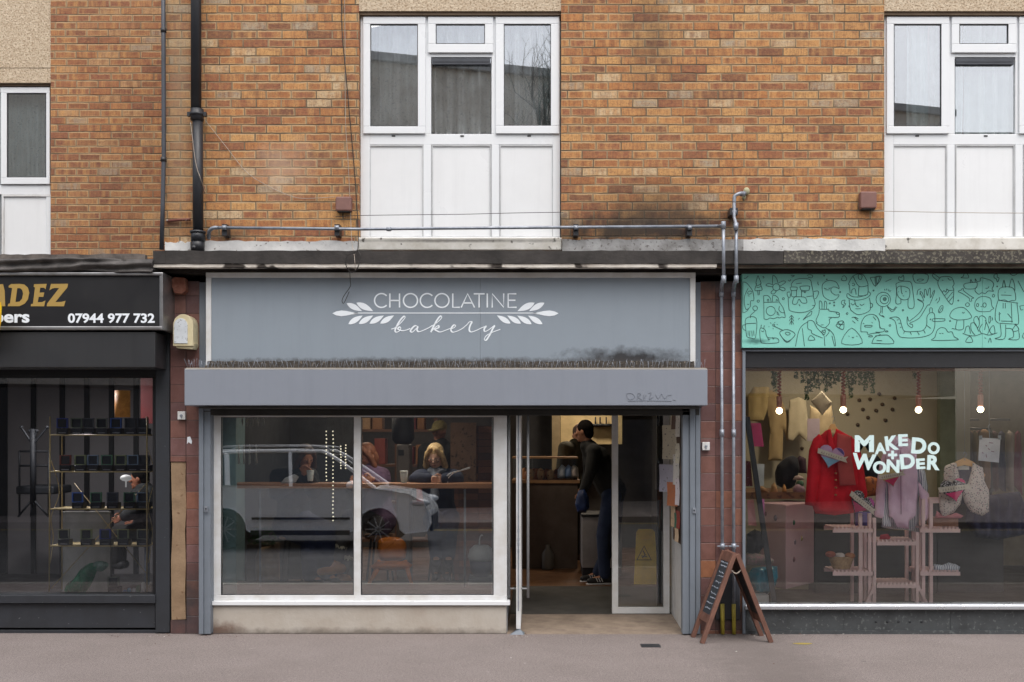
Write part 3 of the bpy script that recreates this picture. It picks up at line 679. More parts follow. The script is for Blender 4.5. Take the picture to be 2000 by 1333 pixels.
SC = [[(487,640),(515,630),(560,592),(592,552),(584,542),(560,566),(535,605),(516,648),(526,664),(548,654),(560,632),(550,624),(538,640),(575,652),(612,644),(632,634)],
      [(692,622),(670,614),(646,634),(634,655),(648,663),(672,642),(690,622),(684,645),(698,660),(735,648),(770,632),(800,612)],
      [(796,618),(840,588),(872,554),(864,540),(838,570),(808,625),(790,664)],
      [(800,652),(825,626),(848,614),(850,628),(822,642),(838,654),(862,662),(900,650),(940,634)],
      [(938,640),(966,630),(980,614),(964,610),(944,640),(954,662),(985,658),(1030,636),(1066,606),(1084,586),(1104,586),(1092,610),(1084,645),(1098,662),(1138,650),(1180,630),(1210,618)],
      [(1214,616),(1198,642),(1206,658),(1235,644),(1276,614),(1262,642),(1240,686),(1214,724),(1200,718),(1216,690),(1262,664),(1322,642)]]
for s in SC:
    pts = cr(s, 7); n = len(pts)
    for k in range(0, n-1):
        d = pts[k+1]-pts[k]; wd = .007+.007*max(0, min(1, (d.y/(d.length+1e-6)+.2)))
        b.stroke([T6(pts[max(k-1,0)]), T6(pts[k]), T6(pts[k+1])], wd, yl-.00004*(k % 9), .004)
b.build('script_lettering', m_white, sg)
b = MB(); sk([(200, 517), (1600, 517)], .0075)
def leaf(a, c, wd=.26):
    a = Vector(a); c = Vector(c); d = c-a; n = Vector((-d.y, d.x)).normalized()*d.length*wd; k = []
    for s_, rng in ((1, range(0, 11)), (-1, range(9, 0, -1))):
        for i in rng: t = i/10; k.append(a+d*t+n*s_*math.sin(math.pi*t**.85)*.62)
    b.poly([T6(p) for p in k], yl, .004)
for p, q in (((145,442),(262,502)),((220,438),(348,502)),((158,602),(268,536)),((238,600),(348,536)),((320,598),(430,536)),((402,597),(508,535)),
             ((1660,438),(1543,502)),((1585,438),(1453,503)),((1645,602),(1535,537)),((1562,602),(1452,537)),((1480,598),(1375,536)),((1400,597),(1296,535))): leaf(p, q)
for s_, x0 in ((1, 35), (-1, 1768)):
    b.poly([T6((x0+s_*u, 519+v)) for u, v in [(0,0),(30,-14),(70,-22),(110,-18),(150,-9),(200,-3),(200,3),(150,8),(110,17),(70,22),(30,16)]], yl, .004)
b.build('sprig_emblem', m_white, sg)
# bird spikes and grime on top of the box
bs = MB(); rs = random.Random(2)
px = 366
while px < 1380:
    for k in range(2):
        a = P(px+rs.uniform(-2, 2), 721, -.22); h = rs.uniform(.05, .09)
        bs.tube([a, a+Vector((rs.uniform(-.03, .03), rs.uniform(-.04, .02), h))], .0012, 4)
    px += 9 if px > 410 else 4.5
bs.mat(1); bs.box(X(366, -.2), X(1378, -.2), -.24, -.2, Z(721, -.2), Z(719.2, -.2)); bs.build('bird_spikes', [m_galv, M('spike_base', (150, 140, 126), .7)], None, 'long strip of bird spikes along the top of the grey shutter box', 'bird spikes')
dd = MB(); wavy(dd, 405, 1356, 706, 722, -.135, .1, 1.2, 7); wavy(dd, 400, 470, 714, 720, -.15, .01, .5, 3); dd.build('grimy_strip', M('grime', (78, 72, 66), .95, c2=(52, 48, 45), vs=22, bump=.8, speck=(50, .62, (116, 108, 98))), sg)

# ================= BARBER (left) =================
bb = thing('barber_shopfront', 'black and charcoal barber shopfront with a brass shelf in its window', 'shopfront', (X(150), 0, 0))
b = MB(); b.pb(-200, 649, 303, 718, -.3, .03); b.build('shutter_box', m_blk_box, bb, bevel=.006)
b = MB(); b.box(X(303.5), X(331), -.0, .3, .01, 3.1); b.build('corner_post', m_char, bb, bevel=.004)
b = MB(); b.pb(-200, 718, 303, 735, .03, .2); b.box(-12, X(303), .031, .2, 2.4, 3.1); b.build('header', m_black, bb)
b = MB(); b.pb(-200, 1163, 303, 1179, -.02, .2); b.pb(-200, 1179.5, 303, 1227, .02, .25); b.box(X(-200), X(303), .03, .25, -.05, .03); b.build('stall_riser', m_char, bb, bevel=.004)
b = MB(); b.pb(-200, 735, 302, 1163, .08, .086); b.build('pane', g_barber, bb)
b = MB(); b.pb(-200, 735, 302, 738.5, .05, .1); b.pb(298, 738.5, 303, 1163, .05, .1); b.build('window_frame', m_black, bb)
m_bar = M('barber_wall', (128, 124, 124), .6, var=.04); bx0, bx1 = -10, X(331)+.1
b = MB(); b.box(bx0, bx1, 4.0, 4.1, .0, 2.9); b.build('back_wall', m_bar, bb)
b = MB()
for px in (-30, 62, 118, 166, 214, 262): b.box(X(px, 4), X(px+9 if px > 0 else px+45, 4), 3.97, 3.999, .05, 2.9)
b.build('black_batten', M('batten', (22, 22, 24), .5), bb)
b = MB(); b.box(X(331)-.02, X(331)+.08, .31, 4, .0, 2.9); b.build('side_wall', m_black, bb); b = MB(); b.box(bx0-.1, bx0, .26, 4, 0, 2.9); b.build('side_wall', m_black, bb)
b = MB(); b.box(bx0, bx1-.1, .26, 4, -.02, .06); b.build('floor', M('barber_floor', (70, 68, 68), .4), bb)
b = MB(); b.box(bx0, bx1-.1, .21, 4, 2.62, 2.7); b.build('ceiling', M('barber_ceiling', (50, 50, 52), .8), bb)
b = MB(); b.box(X(302)-.9, X(302)-.02, 2.2, 2.25, 1.9, 2.5); b.build('red_panel', M('red_panel', (104, 24, 24), .5), bb)
b = MB(); b.pb(120, 1000, 215, 1165, 1.3, 1.34); b.build('radiator_panel', M('radiator', (170, 168, 160), .5, streak=.5), bb)
# barber sign
bg_ = thing('barber_sign', 'black sign with gold ADEZ letters and a white phone number', 'sign', (X(150), -.15, 2.7))
b = MB(); b.pb(-200, 537, 312, 641, -.3, .03); b.build('panel', m_black, bg_)
b = MB(); b.pb(-200, 532, 316, 538.5, -.325, -.27); b.pb(-200, 637.5, 316, 645, -.325, -.27); b.box(X(311, -.32), X(318, -.32), -.32, .02, Z(645, -.32), Z(532, -.32)); b.build('trim', m_chrome, bg_, bevel=.008)
yl = -.303
def T7(p): return (X(p[0]/5, yl), Z(460+p[1]/5, yl))
b = MB()
for L_ in ([[(497,475),(665,473),(657,510),(540,652),(600,650),(640,640),(624,693),(455,693),(462,665),(578,515),(532,515),(508,520),(482,538)]],
           [[(333,478),(455,474),(445,527),(430,512),(392,512),(385,560),(432,558),(422,602),(378,600),(368,654),(410,652),(443,638),(430,693),(300,693),(304,672),(322,668),(342,510),(328,502)]],
           [[(85,492),(110,476),(190,474),(235,480),(270,510),(286,560),(272,625),(240,668),(190,692),(75,693),(80,670),(98,664),(118,515),(84,510)], [(168,516),(150,652),(190,648),(215,620),(226,570),(216,532),(195,516)]],
           [[(-60,693),(-40,660),(-5,478),(28,476),(45,540),(50,693),(0,693),(0,660),(-25,660)]]):
    b.poly([[T7(p) for p in l] for l in L_], yl, .003)
b.build('gold_lettering', m_gold, bg_)
b = MB(); text_into(b, 'bers', (-12, 606.5, 57.5, 631), yl, .03, .003); b.build('white_lettering', m_white, bg_); b = MB(); text_into(b, '07944 977 732', (132.5, 612.5, 302, 631.5), yl, .028, .003); b.build('phone_number', m_white, bg_)
b = MB(); b.ppoly([(-190, 560), (0, 590), (2.5, 600), (1, 630), (-3, 652), (-190, 680)], -.5, .012); b.build('projecting_sign', M('yellow_sign', (236, 200, 20), .4), None, 'sliver of a yellow projecting sign at the left edge', 'sign')

# ================= GIFT SHOP (right) =================
gs = thing('gift_shopfront', 'black framed craft shopfront with a silver sill and full width window', 'shopfront', (X(1750), 0, 0))
b = MB(); b.pb(1450, 680, 2400, 683.5, -.04, .2); b.pb(1456, 686.5, 2400, 718, .0, .2); b.box(X(1450)+.001, X(2400), .05, .2, 2.5, 3.1); b.build('header', M('header_black', (38, 39, 43), .4, c2=(30, 31, 34), speck=(60, .7, (110, 110, 110))), gs)
b = MB(); b.pb(1450, 683.6, 2400, 686.4, -.03, .2); b.pb(1450.5, 686.5, 1456, 1238, -.03, .1); b.build('trim', m_rail, gs)
b = MB(); b.pb(1456, 1183.5, 2400, 1191.5, -.06, .1); b.pb(1456, 1181, 2400, 1183.3, -.02, .1); b.build('sill', m_steel, gs, bevel=.008)
b = MB(); b.pb(1456.5, 1192, 1648, 1232, .0, .25); b.pb(1648.5, 1192, 1856, 1232, .001, .25); b.pb(1856.5, 1192, 2400, 1232, .0, .25); b.pb(1456, 1232, 2400, 1240, -.02, .2)
b.mat(1)
for px in (1711, 1733, 1755, 1777, 1800): b.lathe((X(px), -.001, Z(1215)), [(.011, 0), (.011, .02)], 12, 'y')
b.build('stall_riser', [m_base, m_rubber], gs)
b = MB(); b.pb(1456, 718, 2400, 1183, .06, .066); b.build('pane', g_gift, gs)
m_gw = M('gift_wall', (166, 158, 134), .8, var=.04, vs=2)
b = MB(); b.box(X(1456)-.1, X(1830, 2.6), 2.6, 2.7, 0, 2.9); b.box(X(1862, 2.6), X(1905, 2.6), 2.75, 2.85, 0, 2.9); b.build('back_wall', m_gw, gs)
b = MB(); b.box(X(1830, 2.6)+.001, X(1862, 2.6), 2.5, 2.6, 0, 2.9); b.build('pillar', M('pillar_green', (124, 130, 104), .7), gs)
b = MB(); b.box(X(1905, 2.6)+.001, 11, 5, 5.1, 0, 2.9); b.build('far_wall', M('gift_far_wall', (120, 110, 92), .8), gs)
b = MB(); b.box(X(1592, 2.3), X(1830, 2.3), 2.3, 2.599, .05, Z(985, 2.3)); b.box(X(1831, 2.4), X(1960, 2.4), 2.4, 2.49, .05, Z(985, 2.4)); b.build('dark_low_boxes', M('dark_low_box', (52, 48, 46), .6, var=.2, vs=2), gs)  # dark boxes across the low part of the room
b = MB(); b.box(X(1456)-.1, X(1456)-.002, .3, 2.6, 0, 2.9); b.build('side_wall', m_gw, gs); b = MB(); b.box(10.9, 11, .2, 5, 0, 2.9); b.build('side_wall', m_gw, gs)
b = MB(); b.box(X(1456), 11, .2, 5.1, 2.75, 2.85); b.build('ceiling', M('gift_ceiling', (170, 164, 150), .8), gs)
b = MB(); b.box(X(1456), 11, .26, 5.1, -.03, .05); b.build('floor', M('gift_floor', (62, 57, 52), .5, c2=(48, 44, 41), vs=3), gs)
b = MB(); b.box(X(1456), 11, .12, .16, Z(725, .12), Z(716, .12)); b.build('rail', M('copper_rail', (150, 100, 74), .4, metal=.5), gs)
# mint sign with doodles
ms = thing('doodle_sign', 'mint green fascia board covered in black line doodles', 'sign', (X(1740), -.05, 2.5))
b = MB(); b.pb(1449.5, 533.5, 1918.5, 679.5, -.06, .04); b.pb(1919, 533.5, 2400, 679.5, -.06, .04); b.build('board', m_mint, ms)
yl = -.0625
A = lambda s: [tuple(int(v) for v in q.split(',')) for q in s.split()]
def circ(x, y, rx, ry=None): ry = ry or rx; return ('C', [(x+rx*math.cos(i*math.pi/7), y+ry*math.sin(i*math.pi/7)) for i in range(14)])
Z3 = """155,165 185,165 215,135|145,215 145,630|145,215 190,225 240,280 280,350 292,460 250,470 245,545 215,575 185,580 165,500 170,400 215,300|150,630 195,610 225,570|205,360 240,335 265,350|205,370 235,380 265,360|210,400 235,405|205,510 215,520 230,510
345,130 320,230 330,240 305,325 355,330 405,320 380,240 390,230 350,130|345,330 350,395|370,325 365,390|320,250 345,265 370,250 385,255|325,280 350,290 385,275|410,150 420,140 430,160 412,162
545,245 545,150 560,125 600,170 615,225|550,255 490,235 455,260 500,275 550,280|620,230 690,200 720,215 690,245 645,270|640,285 690,290 715,315 690,335 635,310|600,330 570,370 535,375 525,350 565,315
425,400 430,710|425,400 480,400 515,435 525,485|430,490 625,485|545,480 545,405 575,395 620,430 635,485 690,570 715,690 670,685 640,700 610,690 560,710 510,700 470,720 430,710|475,480 475,450 490,450 495,480|590,475 600,450 615,470|595,615 620,625 600,635|605,660 620,640 635,665|640,540 630,590 665,625 700,630
800,275 800,240 850,185 950,168 1050,185 1075,270 1095,390 1060,405 1000,415|860,240 935,230|790,285 870,285 875,315 860,330 800,330 785,305 790,285|920,275 1035,270 1040,310 1020,330 935,325 920,300 920,275|870,320 865,410|935,325 935,400 930,415|800,330 800,400 830,415 860,410|1090,370 1100,430 1120,520 1080,530|865,415 830,430 815,505 870,510 900,445 940,495 1005,495 990,430 940,415 865,415|900,515 915,540|780,350 745,355 745,400 775,430 790,370|1100,345 1150,335 1165,365 1135,430 1115,440|755,430 765,570 790,605 880,625 960,625 1040,600 1090,570 1115,530|940,345 1000,345|970,350 980,360 990,350
1310,195 1250,215 1215,260 1215,330 1235,410 1300,455 1350,465 1410,440 1440,390 1390,390 1345,360 1330,320 1350,285 1400,285 1440,305 1430,260 1390,210 1310,195|1240,295 1250,305 1270,300|1300,295 1315,305 1325,290|1255,320 1310,322
1175,580 1175,480 1190,470 1210,500 1210,580|1240,575 1245,480 1265,480 1275,520 1270,580|1180,580 1270,582 1300,580 1310,605 1400,618 1440,630 1445,650 1430,690 1300,690|1175,590 1165,650 1130,730 1150,765|1340,700 1310,720 1310,770 1250,830 1180,805 1130,765|1400,625 1410,645 1440,650|1195,795 1230,790|1020,740 1090,740 1150,840 1240,930|1020,740 1020,840 1070,870 1080,910 1220,970|1020,750 940,805 890,900 855,1080|945,840 975,1080|1240,940 1250,1080|1260,830 1305,870 1300,900 1260,950|1300,850 1370,930 1395,1080|1345,940 1380,1080|1025,995 1060,935 1115,990 1025,995|1215,860 1210,900 1235,930 1255,890 1250,850
1410,790 1430,750 1500,745 1500,850 1440,835 1400,800 1430,780 1500,790|1430,750 1460,800 1500,745|1460,800 1440,835|1475,1040 1610,835 1755,1035 1475,1040|1615,955 1630,970 1640,955|1570,940 1580,950|1675,940 1685,950
1565,250 1630,135 1755,110 1830,240 1800,270 1705,270 1630,140|1570,250 1580,260 1590,370|1710,275 1700,400|1830,250 1820,385 1700,400|1610,370 1615,320 1650,305 1665,340 1670,385|1700,125 1705,170 1740,180 1750,130 1720,110 1700,125|1560,370 1545,385 1560,430 1660,460 1790,440 1850,400 1865,370 1840,345|1560,370 1620,410 1720,415 1830,380|1575,450 1590,570 1620,610 1710,655 1860,590 1850,430|1855,500 1890,510 1885,555 1855,560|1600,500 1625,525 1655,505|1720,510 1745,530 1780,510|1650,450 1660,510 1680,540 1705,545|1660,575 1730,575|1575,530 1575,550 1590,555
1615,240 1635,230 1650,250 1635,268 1615,255|1860,160 1930,275 1990,150|1860,155 1990,145|1925,150 1930,270|1610,700 1640,690 1700,740|1620,735 1660,770|1650,685 1700,710|1735,885 1740,770 1790,680 1870,650 1940,670 1975,730 1990,830 2000,835|1735,885 1820,890 1830,920 1900,905 1990,900|1790,800 1880,800 1875,820 1795,820 1790,800|1765,770 1780,780|1880,755 1890,770|1900,680 1940,730|1880,1040 1920,960 2000,920|1880,1040 2000,1042
185,710 325,705 315,960 260,970 205,955 190,900 185,710|190,775 320,770|190,790 145,800 150,850 190,870|215,870 215,930|240,870 235,950|265,870 270,950|290,870 295,940|250,700 250,660 310,610
375,850 385,1010 430,1040 600,1035 630,1010 600,970 490,965 460,930 450,870 420,840 375,850|385,840 395,790|425,840 435,800|395,870 410,885 430,870|480,960 490,990 510,985|540,960 555,985 570,965|545,800 660,855 690,870|640,900 740,1015 850,920 740,855 640,900|645,920 740,1030 850,930|715,905 745,890 785,910 750,930 715,905|515,760 525,775|570,765 580,755|490,820 500,815|600,790 615,785|550,835 555,850
770,700 800,665 830,700|770,740 800,700 830,740|775,785 800,740 830,785|800,665 800,790|955,725 985,690 1050,620 1075,610 1060,660 1000,690 960,725|890,720 910,700|1010,130 1040,115 1085,130 1070,160 1020,150|1480,150 1510,130 1540,160 1540,190 1510,200 1475,190 1480,160|790,125 840,130 800,150|755,190 775,205 790,180|1155,210 1155,240 1170,260|1480,470 1520,460 1510,500 1530,510 1490,565 1500,525 1475,510 1480,470"""
Z4 = """135,210 215,175|320,190 315,145 345,155 375,125 380,190 320,190|275,240 330,215 410,205 480,225 505,350 520,550 445,560 440,440|275,240 285,350 275,500 340,500 340,440|345,270 290,300 300,400 370,455 450,430 455,310 345,270|345,270 350,345 365,380|365,400 385,405|400,345 420,345|305,350 315,345
515,110 530,215 600,230 690,220 700,115 515,110|560,190 600,205 650,185 600,175 560,190|765,120 790,110 870,165|765,120 780,150 840,200|870,160 900,145 1000,145 1040,180 1060,240 1040,280 1055,320 990,330 960,310 950,350 920,330 900,350 860,290 840,220 870,160|885,330 1000,500 1045,490 1055,310|930,400 990,340|960,450 1040,350|990,480 1045,410|975,160 1000,190 1025,185|895,190 915,195
75,550 70,620 50,650 120,690 90,660|95,550 90,640|160,550 225,615 290,550|150,530 230,590 275,545
190,700 230,715 270,760 310,930 400,965 600,960 740,920 795,830 800,720 790,640 740,630 695,680 690,790 640,865 540,880 400,880 360,820 330,720 280,685 190,700|780,710 920,710 935,720 920,740 780,745 780,710|390,880 380,910|465,885 485,925|565,885 590,925|650,865 670,905|690,800 745,840|340,770 310,770|350,820 330,830|310,720 290,730|730,625 735,565 765,570 765,625
430,680 430,780 490,830 500,790 460,770 590,700 700,530 730,520 795,350 780,340 740,430 740,310 720,310 700,400 680,320 660,325 660,430 630,360 600,350 650,470 570,445 580,460 650,510 600,620 500,710 450,740 430,680|560,390 570,330 610,305|600,390 600,360|830,500 860,460 860,420|810,470 830,440
1010,690 1010,640 1060,580 1160,555 1230,590 1295,680 1240,715 1100,725 1010,690|1100,730 1080,840 1130,860 1185,840 1190,725|1030,840 1080,850|1170,620 1185,635 1200,620|850,600 880,540 910,540 900,600 860,630 850,600|860,620 895,560
1200,240 1340,220 1370,230 1350,300 1215,305 1200,240|1280,220 1285,180 1300,210 1340,220 1345,170 1370,210 1410,200 1420,160 1500,175 1560,200 1595,250 1570,310 1590,340 1520,335 1480,370 1430,360 1390,380 1340,330 1360,280|1480,300 1510,300 1530,275|1150,155 1180,140 1200,100 1240,110 1250,160 1150,158
1120,350 1150,360 1260,430 1265,470 1295,470 1295,440 1325,430 1290,410 1190,335 1185,305 1160,310 1150,330 1125,330 1120,350|1340,550 1345,480 1400,420 1480,412 1550,440 1570,540 1595,570 1560,590 1540,610 1440,615 1370,600 1340,550|1415,545 1440,548
770,1000 800,960 830,870 880,830 940,840 980,890 1030,885 1060,950 1100,975 1090,995 770,1000|860,905 880,910|895,905 915,910|1215,1020 1270,945 1310,1020 1215,1020|1520,1030 1545,970 1560,1030|1470,965 1490,975
1675,300 1850,295 1890,450 1830,465 1790,480 1740,455 1660,450 1675,300|1710,290 1730,190 1755,290|1800,290 1835,170 1870,240 1880,330|1690,390 1830,395|1740,350 1750,355|1650,470 1620,580 1615,720 1660,770|1670,620 1670,740|1720,500 1720,570|1750,500 1750,570|1660,650 1690,640|1780,640 1830,700|1830,500 1840,760|1905,490 1930,760 1880,780|1690,740 1850,745|1670,770 1850,780|1680,780 1690,940 1610,975 1740,975 1755,790|1760,840 1840,850 1860,950 1790,985 1930,985 1930,870|1860,780 1900,800 1930,860 1860,880 1850,850 1890,790|1650,460 1920,500
1175,905 1240,930 1340,940 1440,910 1530,930 1640,900|1220,820 1200,900|1220,820 1260,810 1280,910|1285,770 1290,860 1340,930|1285,770 1340,770 1390,880|1330,700 1330,760 1380,830 1400,760 1370,680 1330,700|1400,760 1400,690 1440,670 1490,720 1470,860|1440,780 1400,850 1430,910|1480,730 1530,850 1510,920|1530,690 1550,680 1550,740 1530,770 1530,690|1570,690 1580,720 1565,730|1590,800 1540,860 1560,910 1610,900 1590,800|1600,120 1640,110 1640,150 1665,165 1645,215 1625,170 1600,160 1600,120|1810,95 1915,95 1860,130 1810,95|0,140 75,140 60,200 10,265|10,150 15,250|0,665 45,720 65,830 125,850 100,885 0,890|0,940 100,930 180,940 245,1040 0,1042|15,1003 90,1005|120,310 130,330|150,305 155,330|180,315 180,340|210,330 190,345|1940,540 2000,530|1945,540 1960,590 1990,585|2000,900 1980,950 2000,975|1920,200 2000,350"""
b = MB()
def doodle(txt, ox):
    k = 0
    for line in txt.replace('\n', '|').split('|'):
        pts = A(line)
        cl = len(pts) > 3 and pts[0] == pts[-1]
        if cl: pts = pts[:-1]
        W_ = [Vector((X(ox+p[0]*.145, yl), Z(520+p[1]*.145, yl))) for p in pts]
        if len(W_) > 2: W_ = cr(W_, 4, cl)
        k += 1; b.stroke(W_, .0043, yl-.00003*(k % 17), .0026, cl)
doodle(Z3, 1430); doodle(Z4, 1710)
def cdo(ox, x, y_, r, r2=None):
    c = circ(x, y_, r, r2)[1]; b.stroke([(X(ox+p[0]*.145, yl), Z(520+p[1]*.145, yl)) for p in c], .0043, yl, .0026, True)
for a in ((1430, 595, 285, 48), (1430, 520, 605, 62), (1430, 310, 568, 32), (1430, 352, 473, 16), (1430, 690, 440, 14), (1430, 1240, 880, 18), (1710, 105, 450, 98), (1710, 120, 450, 58), (1710, 125, 445, 22), (1710, 125, 445, 10), (1710, 1375, 525, 15, 22), (1710, 1470, 525, 22, 30), (1710, 370, 595, 10), (1710, 1240, 520, 26), (1710, 195, 800, 12), (1710, 1590, 400, 14, 20), (1430, 560, 795, 14), (1430, 1315, 503, 8), (1430, 1375, 490, 8), (1430, 1375, 530, 8), (1430, 1275, 180, 6), (1430, 1240, 130, 8), (1430, 1455, 350, 8), (1430, 1550, 640, 12), (1710, 1115, 465, 8), (1710, 1005, 740, 8), (1710, 740, 717, 6), (1710, 150, 880, 20, 8), (1710, 1640, 275, 7), (1430, 1865, 945, 28, 10), (1430, 1905, 330, 8)): cdo(*a)
doodle(Z3, 1998)
b.build('doodle_linework', m_ink, ms)
# ================= ACROSS THE STREET (seen mirrored in the glass) =================
m_opp = M('opposite_render', (232, 222, 206), .9, c2=(214, 204, 188), vs=3, bump=.4, speck=(20, .6, (176, 166, 154)))
m_oppd = M('opposite_dark', (52, 52, 56), .5, c2=(34, 34, 38), vs=2)
op = thing('opposite_building', 'long grey flat roofed block across the road, mirrored in the upper windows', 'building', (0, -20, 0))
d = Vector((1, -.3, 0)).normalized(); nrm = Vector((-d.y, d.x, 0)); c0 = Vector((-3.2, -18, 0)); UP = Vector((0, 0, 1))
b = MB(); b.obox(c0-nrm*4+UP*7.1, d, nrm, UP, 16, 4, 4.1); b.build('wall', m_opp, op)
b = MB(); b.obox(c0-nrm*3.95+UP*1.45, d, nrm, UP, 15.9, 4.1, 1.45); b.build('shop_level', m_oppd, op)
b = MB(); b.obox(c0-nrm*4+UP*11.3, d, nrm, UP, 16.1, 4.15, .1); b.build('roof', M('roof_edge_pale', (190, 188, 184), .8), op)
for k in range(-5, 6):
    for zz in (4.6, 7.6):
        f = MB(); c = c0+d*(k*2.9)+UP*zz
        for s_ in (-1, 0, 1): f.obox(c+d*s_*.75, d, nrm, UP, .04, .07, .75)
        for s_ in (-1, 1): f.obox(c+UP*s_*.73, d, nrm, UP, .79, .068, .04)
        w_ = f.build('window', m_upvc, op); f = MB(); f.obox(c, d, nrm, UP, .78, .03, .73); f.build('pane', M('far_pane', (120, 140, 150), .1, spec=.8), w_)
bt = thing('bare_tree', 'bare winter tree by the far kerb, mirrored in the right upper pane', 'tree', (.9, -14.3, 0))
b = MB(); tw = MB(); rt = random.Random(11)
def branch(p, dr_, L, r, lv):
    q = p+dr_*L; mid_ = (p+q)/2+Vector((rt.uniform(-1, 1), rt.uniform(-1, 1), rt.uniform(-.3, .6)))*L*.06
    (b if lv < 3 else tw).tube([p, mid_, q], [r, r*.85, r*.65], 7 if lv < 3 else 4)
    if lv >= 7: return
    for k in range(3 if lv < 4 else 2):
        a = Vector((rt.uniform(-1, 1), rt.uniform(-1, 1), rt.uniform(-.1, .9))).normalized()
        branch(q if k else mid_, (dr_*.75+a*.7).normalized(), L*rt.uniform(.66, .82), r*.62, lv+1)
b.tube([(.9, -14.3, 0), (.8, -14.3, 4.5), (.5, -14.3, 7.5)], [.17, .14, .11], 9)
for k in range(6):
    a = k*1.05; branch(Vector((.7-.1*k*.3, -14.3, 5.6+.38*k)), Vector((math.cos(a)*.6, math.sin(a)*.6, 1)).normalized(), 1.25, .05, 1)
m_bark = M('bark', (92, 82, 72), .9, bump=.5)
b.build('trunk', m_bark, bt); tw.build('crown', m_bark, bt)
# ---- white car passing in front of the shop, out of frame but mirrored in the window
car = thing('white_car', 'white car with roof rails, mirrored in the bakery window', 'car', (-3.95, -9.75, -.12))
m_cw = M('car_white', (226, 228, 230), .25, var=.01, coat=.6); m_cg = M('car_glass', (22, 26, 30), .06, spec=.9, var=.02); m_tyre = M('tyre', (24, 24, 25), .8); m_alloy = M('alloy', (170, 172, 176), .3, metal=.8); m_cb = M('car_plastic', (34, 35, 37), .6)
fx, gz = -1.81, -.12                       # nose x, road z
prof = [(0, .42), (-.02, .62), (-.10, .80), (-.35, .93), (-.75, 1.0), (-1.15, 1.04), (-2.4, 1.06), (-3.7, 1.08), (-4.15, 1.02), (-4.25, .8), (-4.27, .45), (-4.2, .3)]
def arch(cx_): return [(cx_-.37*math.cos(R(a)), .33+.37*math.sin(R(a))) for a in range(0, 181, 15)]
low = prof+[(-3.85, .26)]+arch(-3.47)+[(-3.0, .26), (-1.4, .26)]+arch(-.87)+[(-.42, .26), (-.05, .3)]
b = MB(); mn = len(low)
rings = []
for (yy, sx, dz) in ((-.86, .985, .0), (-.895, 1., 0), (-.89, 1, 0), (0, 1, .02), (.89, 1, 0), (.895, 1., 0), (.86, .985, .0)):
    rings.append([(fx-2.13+(p[0]+2.13)*sx*(1 if p[1] < .7 else .995), -9.75+yy, gz+p[1]+dz*(p[1] > .7)) for p in low])
vs = [p for r_ in rings for p in r_]; fs = []
for i in range(len(rings)-1):
    for k in range(mn): fs.append((i*mn+k, i*mn+(k+1) % mn, (i+1)*mn+(k+1) % mn, (i+1)*mn+k))
tr = tessellate_polygon([[Vector((p[0], p[1], 0)) for p in low]])
for t_ in tr: fs.append(tuple(t_)); fs.append(tuple((len(rings)-1)*mn+i for i in t_))
b.add(vs, fs); b.build('body', m_cw, car, bevel=.02)
gh = [(-.95, 1.03), (-1.72, 1.58), (-2.1, 1.65), (-3.2, 1.64), (-3.75, 1.55), (-4.1, 1.07)]
def shell(prof_, y0, y1, top_in):
    vs = []
    for sy in (-1, 1):
        for p in prof_:
            t = max(0, (p[1]-1.03)/.54); vs.append((fx+p[0], -9.75+sy*(y1-(y1-y0)*t), gz+p[1]))
    n = len(prof_); fs = [tuple(range(n)), tuple(range(n, 2*n))]+[(i, (i+1) % n, n+(i+1) % n, n+i) for i in range(n)]
    return vs, fs
b = MB(); v_, f_ = shell(gh, .62, .86, 0); b.add(v_, f_); b.build('windows', m_cg, car, bevel=.02)
b = MB()
def yh(z): return .872-.24*max(0, (z-1.03)/.54)
for sy in (-1, 1):
    for line, wd in (([(-.93, 1.03), (-1.72, 1.58), (-2.1, 1.645), (-3.2, 1.64), (-3.78, 1.55), (-4.12, 1.07)], .07), ([(-2.35, 1.04), (-2.42, 1.63)], .07), ([(-3.42, 1.06), (-3.5, 1.6)], .1)):
        b.tube(cr([(fx+p[0], -9.75+sy*yh(p[1]), gz+p[1]) for p in line], 4), wd/2, 6)
b.box(fx-3.6, fx-1.9, -9.75-.6, -9.75+.6, gz+1.64, gz+1.68); b.build('roof', m_cw, car, bevel=.01)
b = MB()
for sy in (-1, 1): b.tube(cr([(fx-1.75, -9.75+sy*.56, gz+1.63), (fx-1.95, -9.75+sy*.56, gz+1.73), (fx-3.5, -9.75+sy*.56, gz+1.73), (fx-3.75, -9.75+sy*.56, gz+1.6)], 4), .016, 6)
b.build('roof_rails', m_alloy, car)
b = MB()
for sy in (-1, 1): b.box(fx-3.0, fx-1.35, -9.75+sy*.905-.01, -9.75+sy*.905+.01, gz+.5, gz+.54); b.box(fx-3.02, fx-1.35, -9.75+sy*.9-.01, -9.75+sy*.9+.01, gz+.24, gz+.32)
b.box(fx-.04, fx+.012, -10.3, -9.2, gz+.28, gz+.55); b.build('trim', m_cb, car)
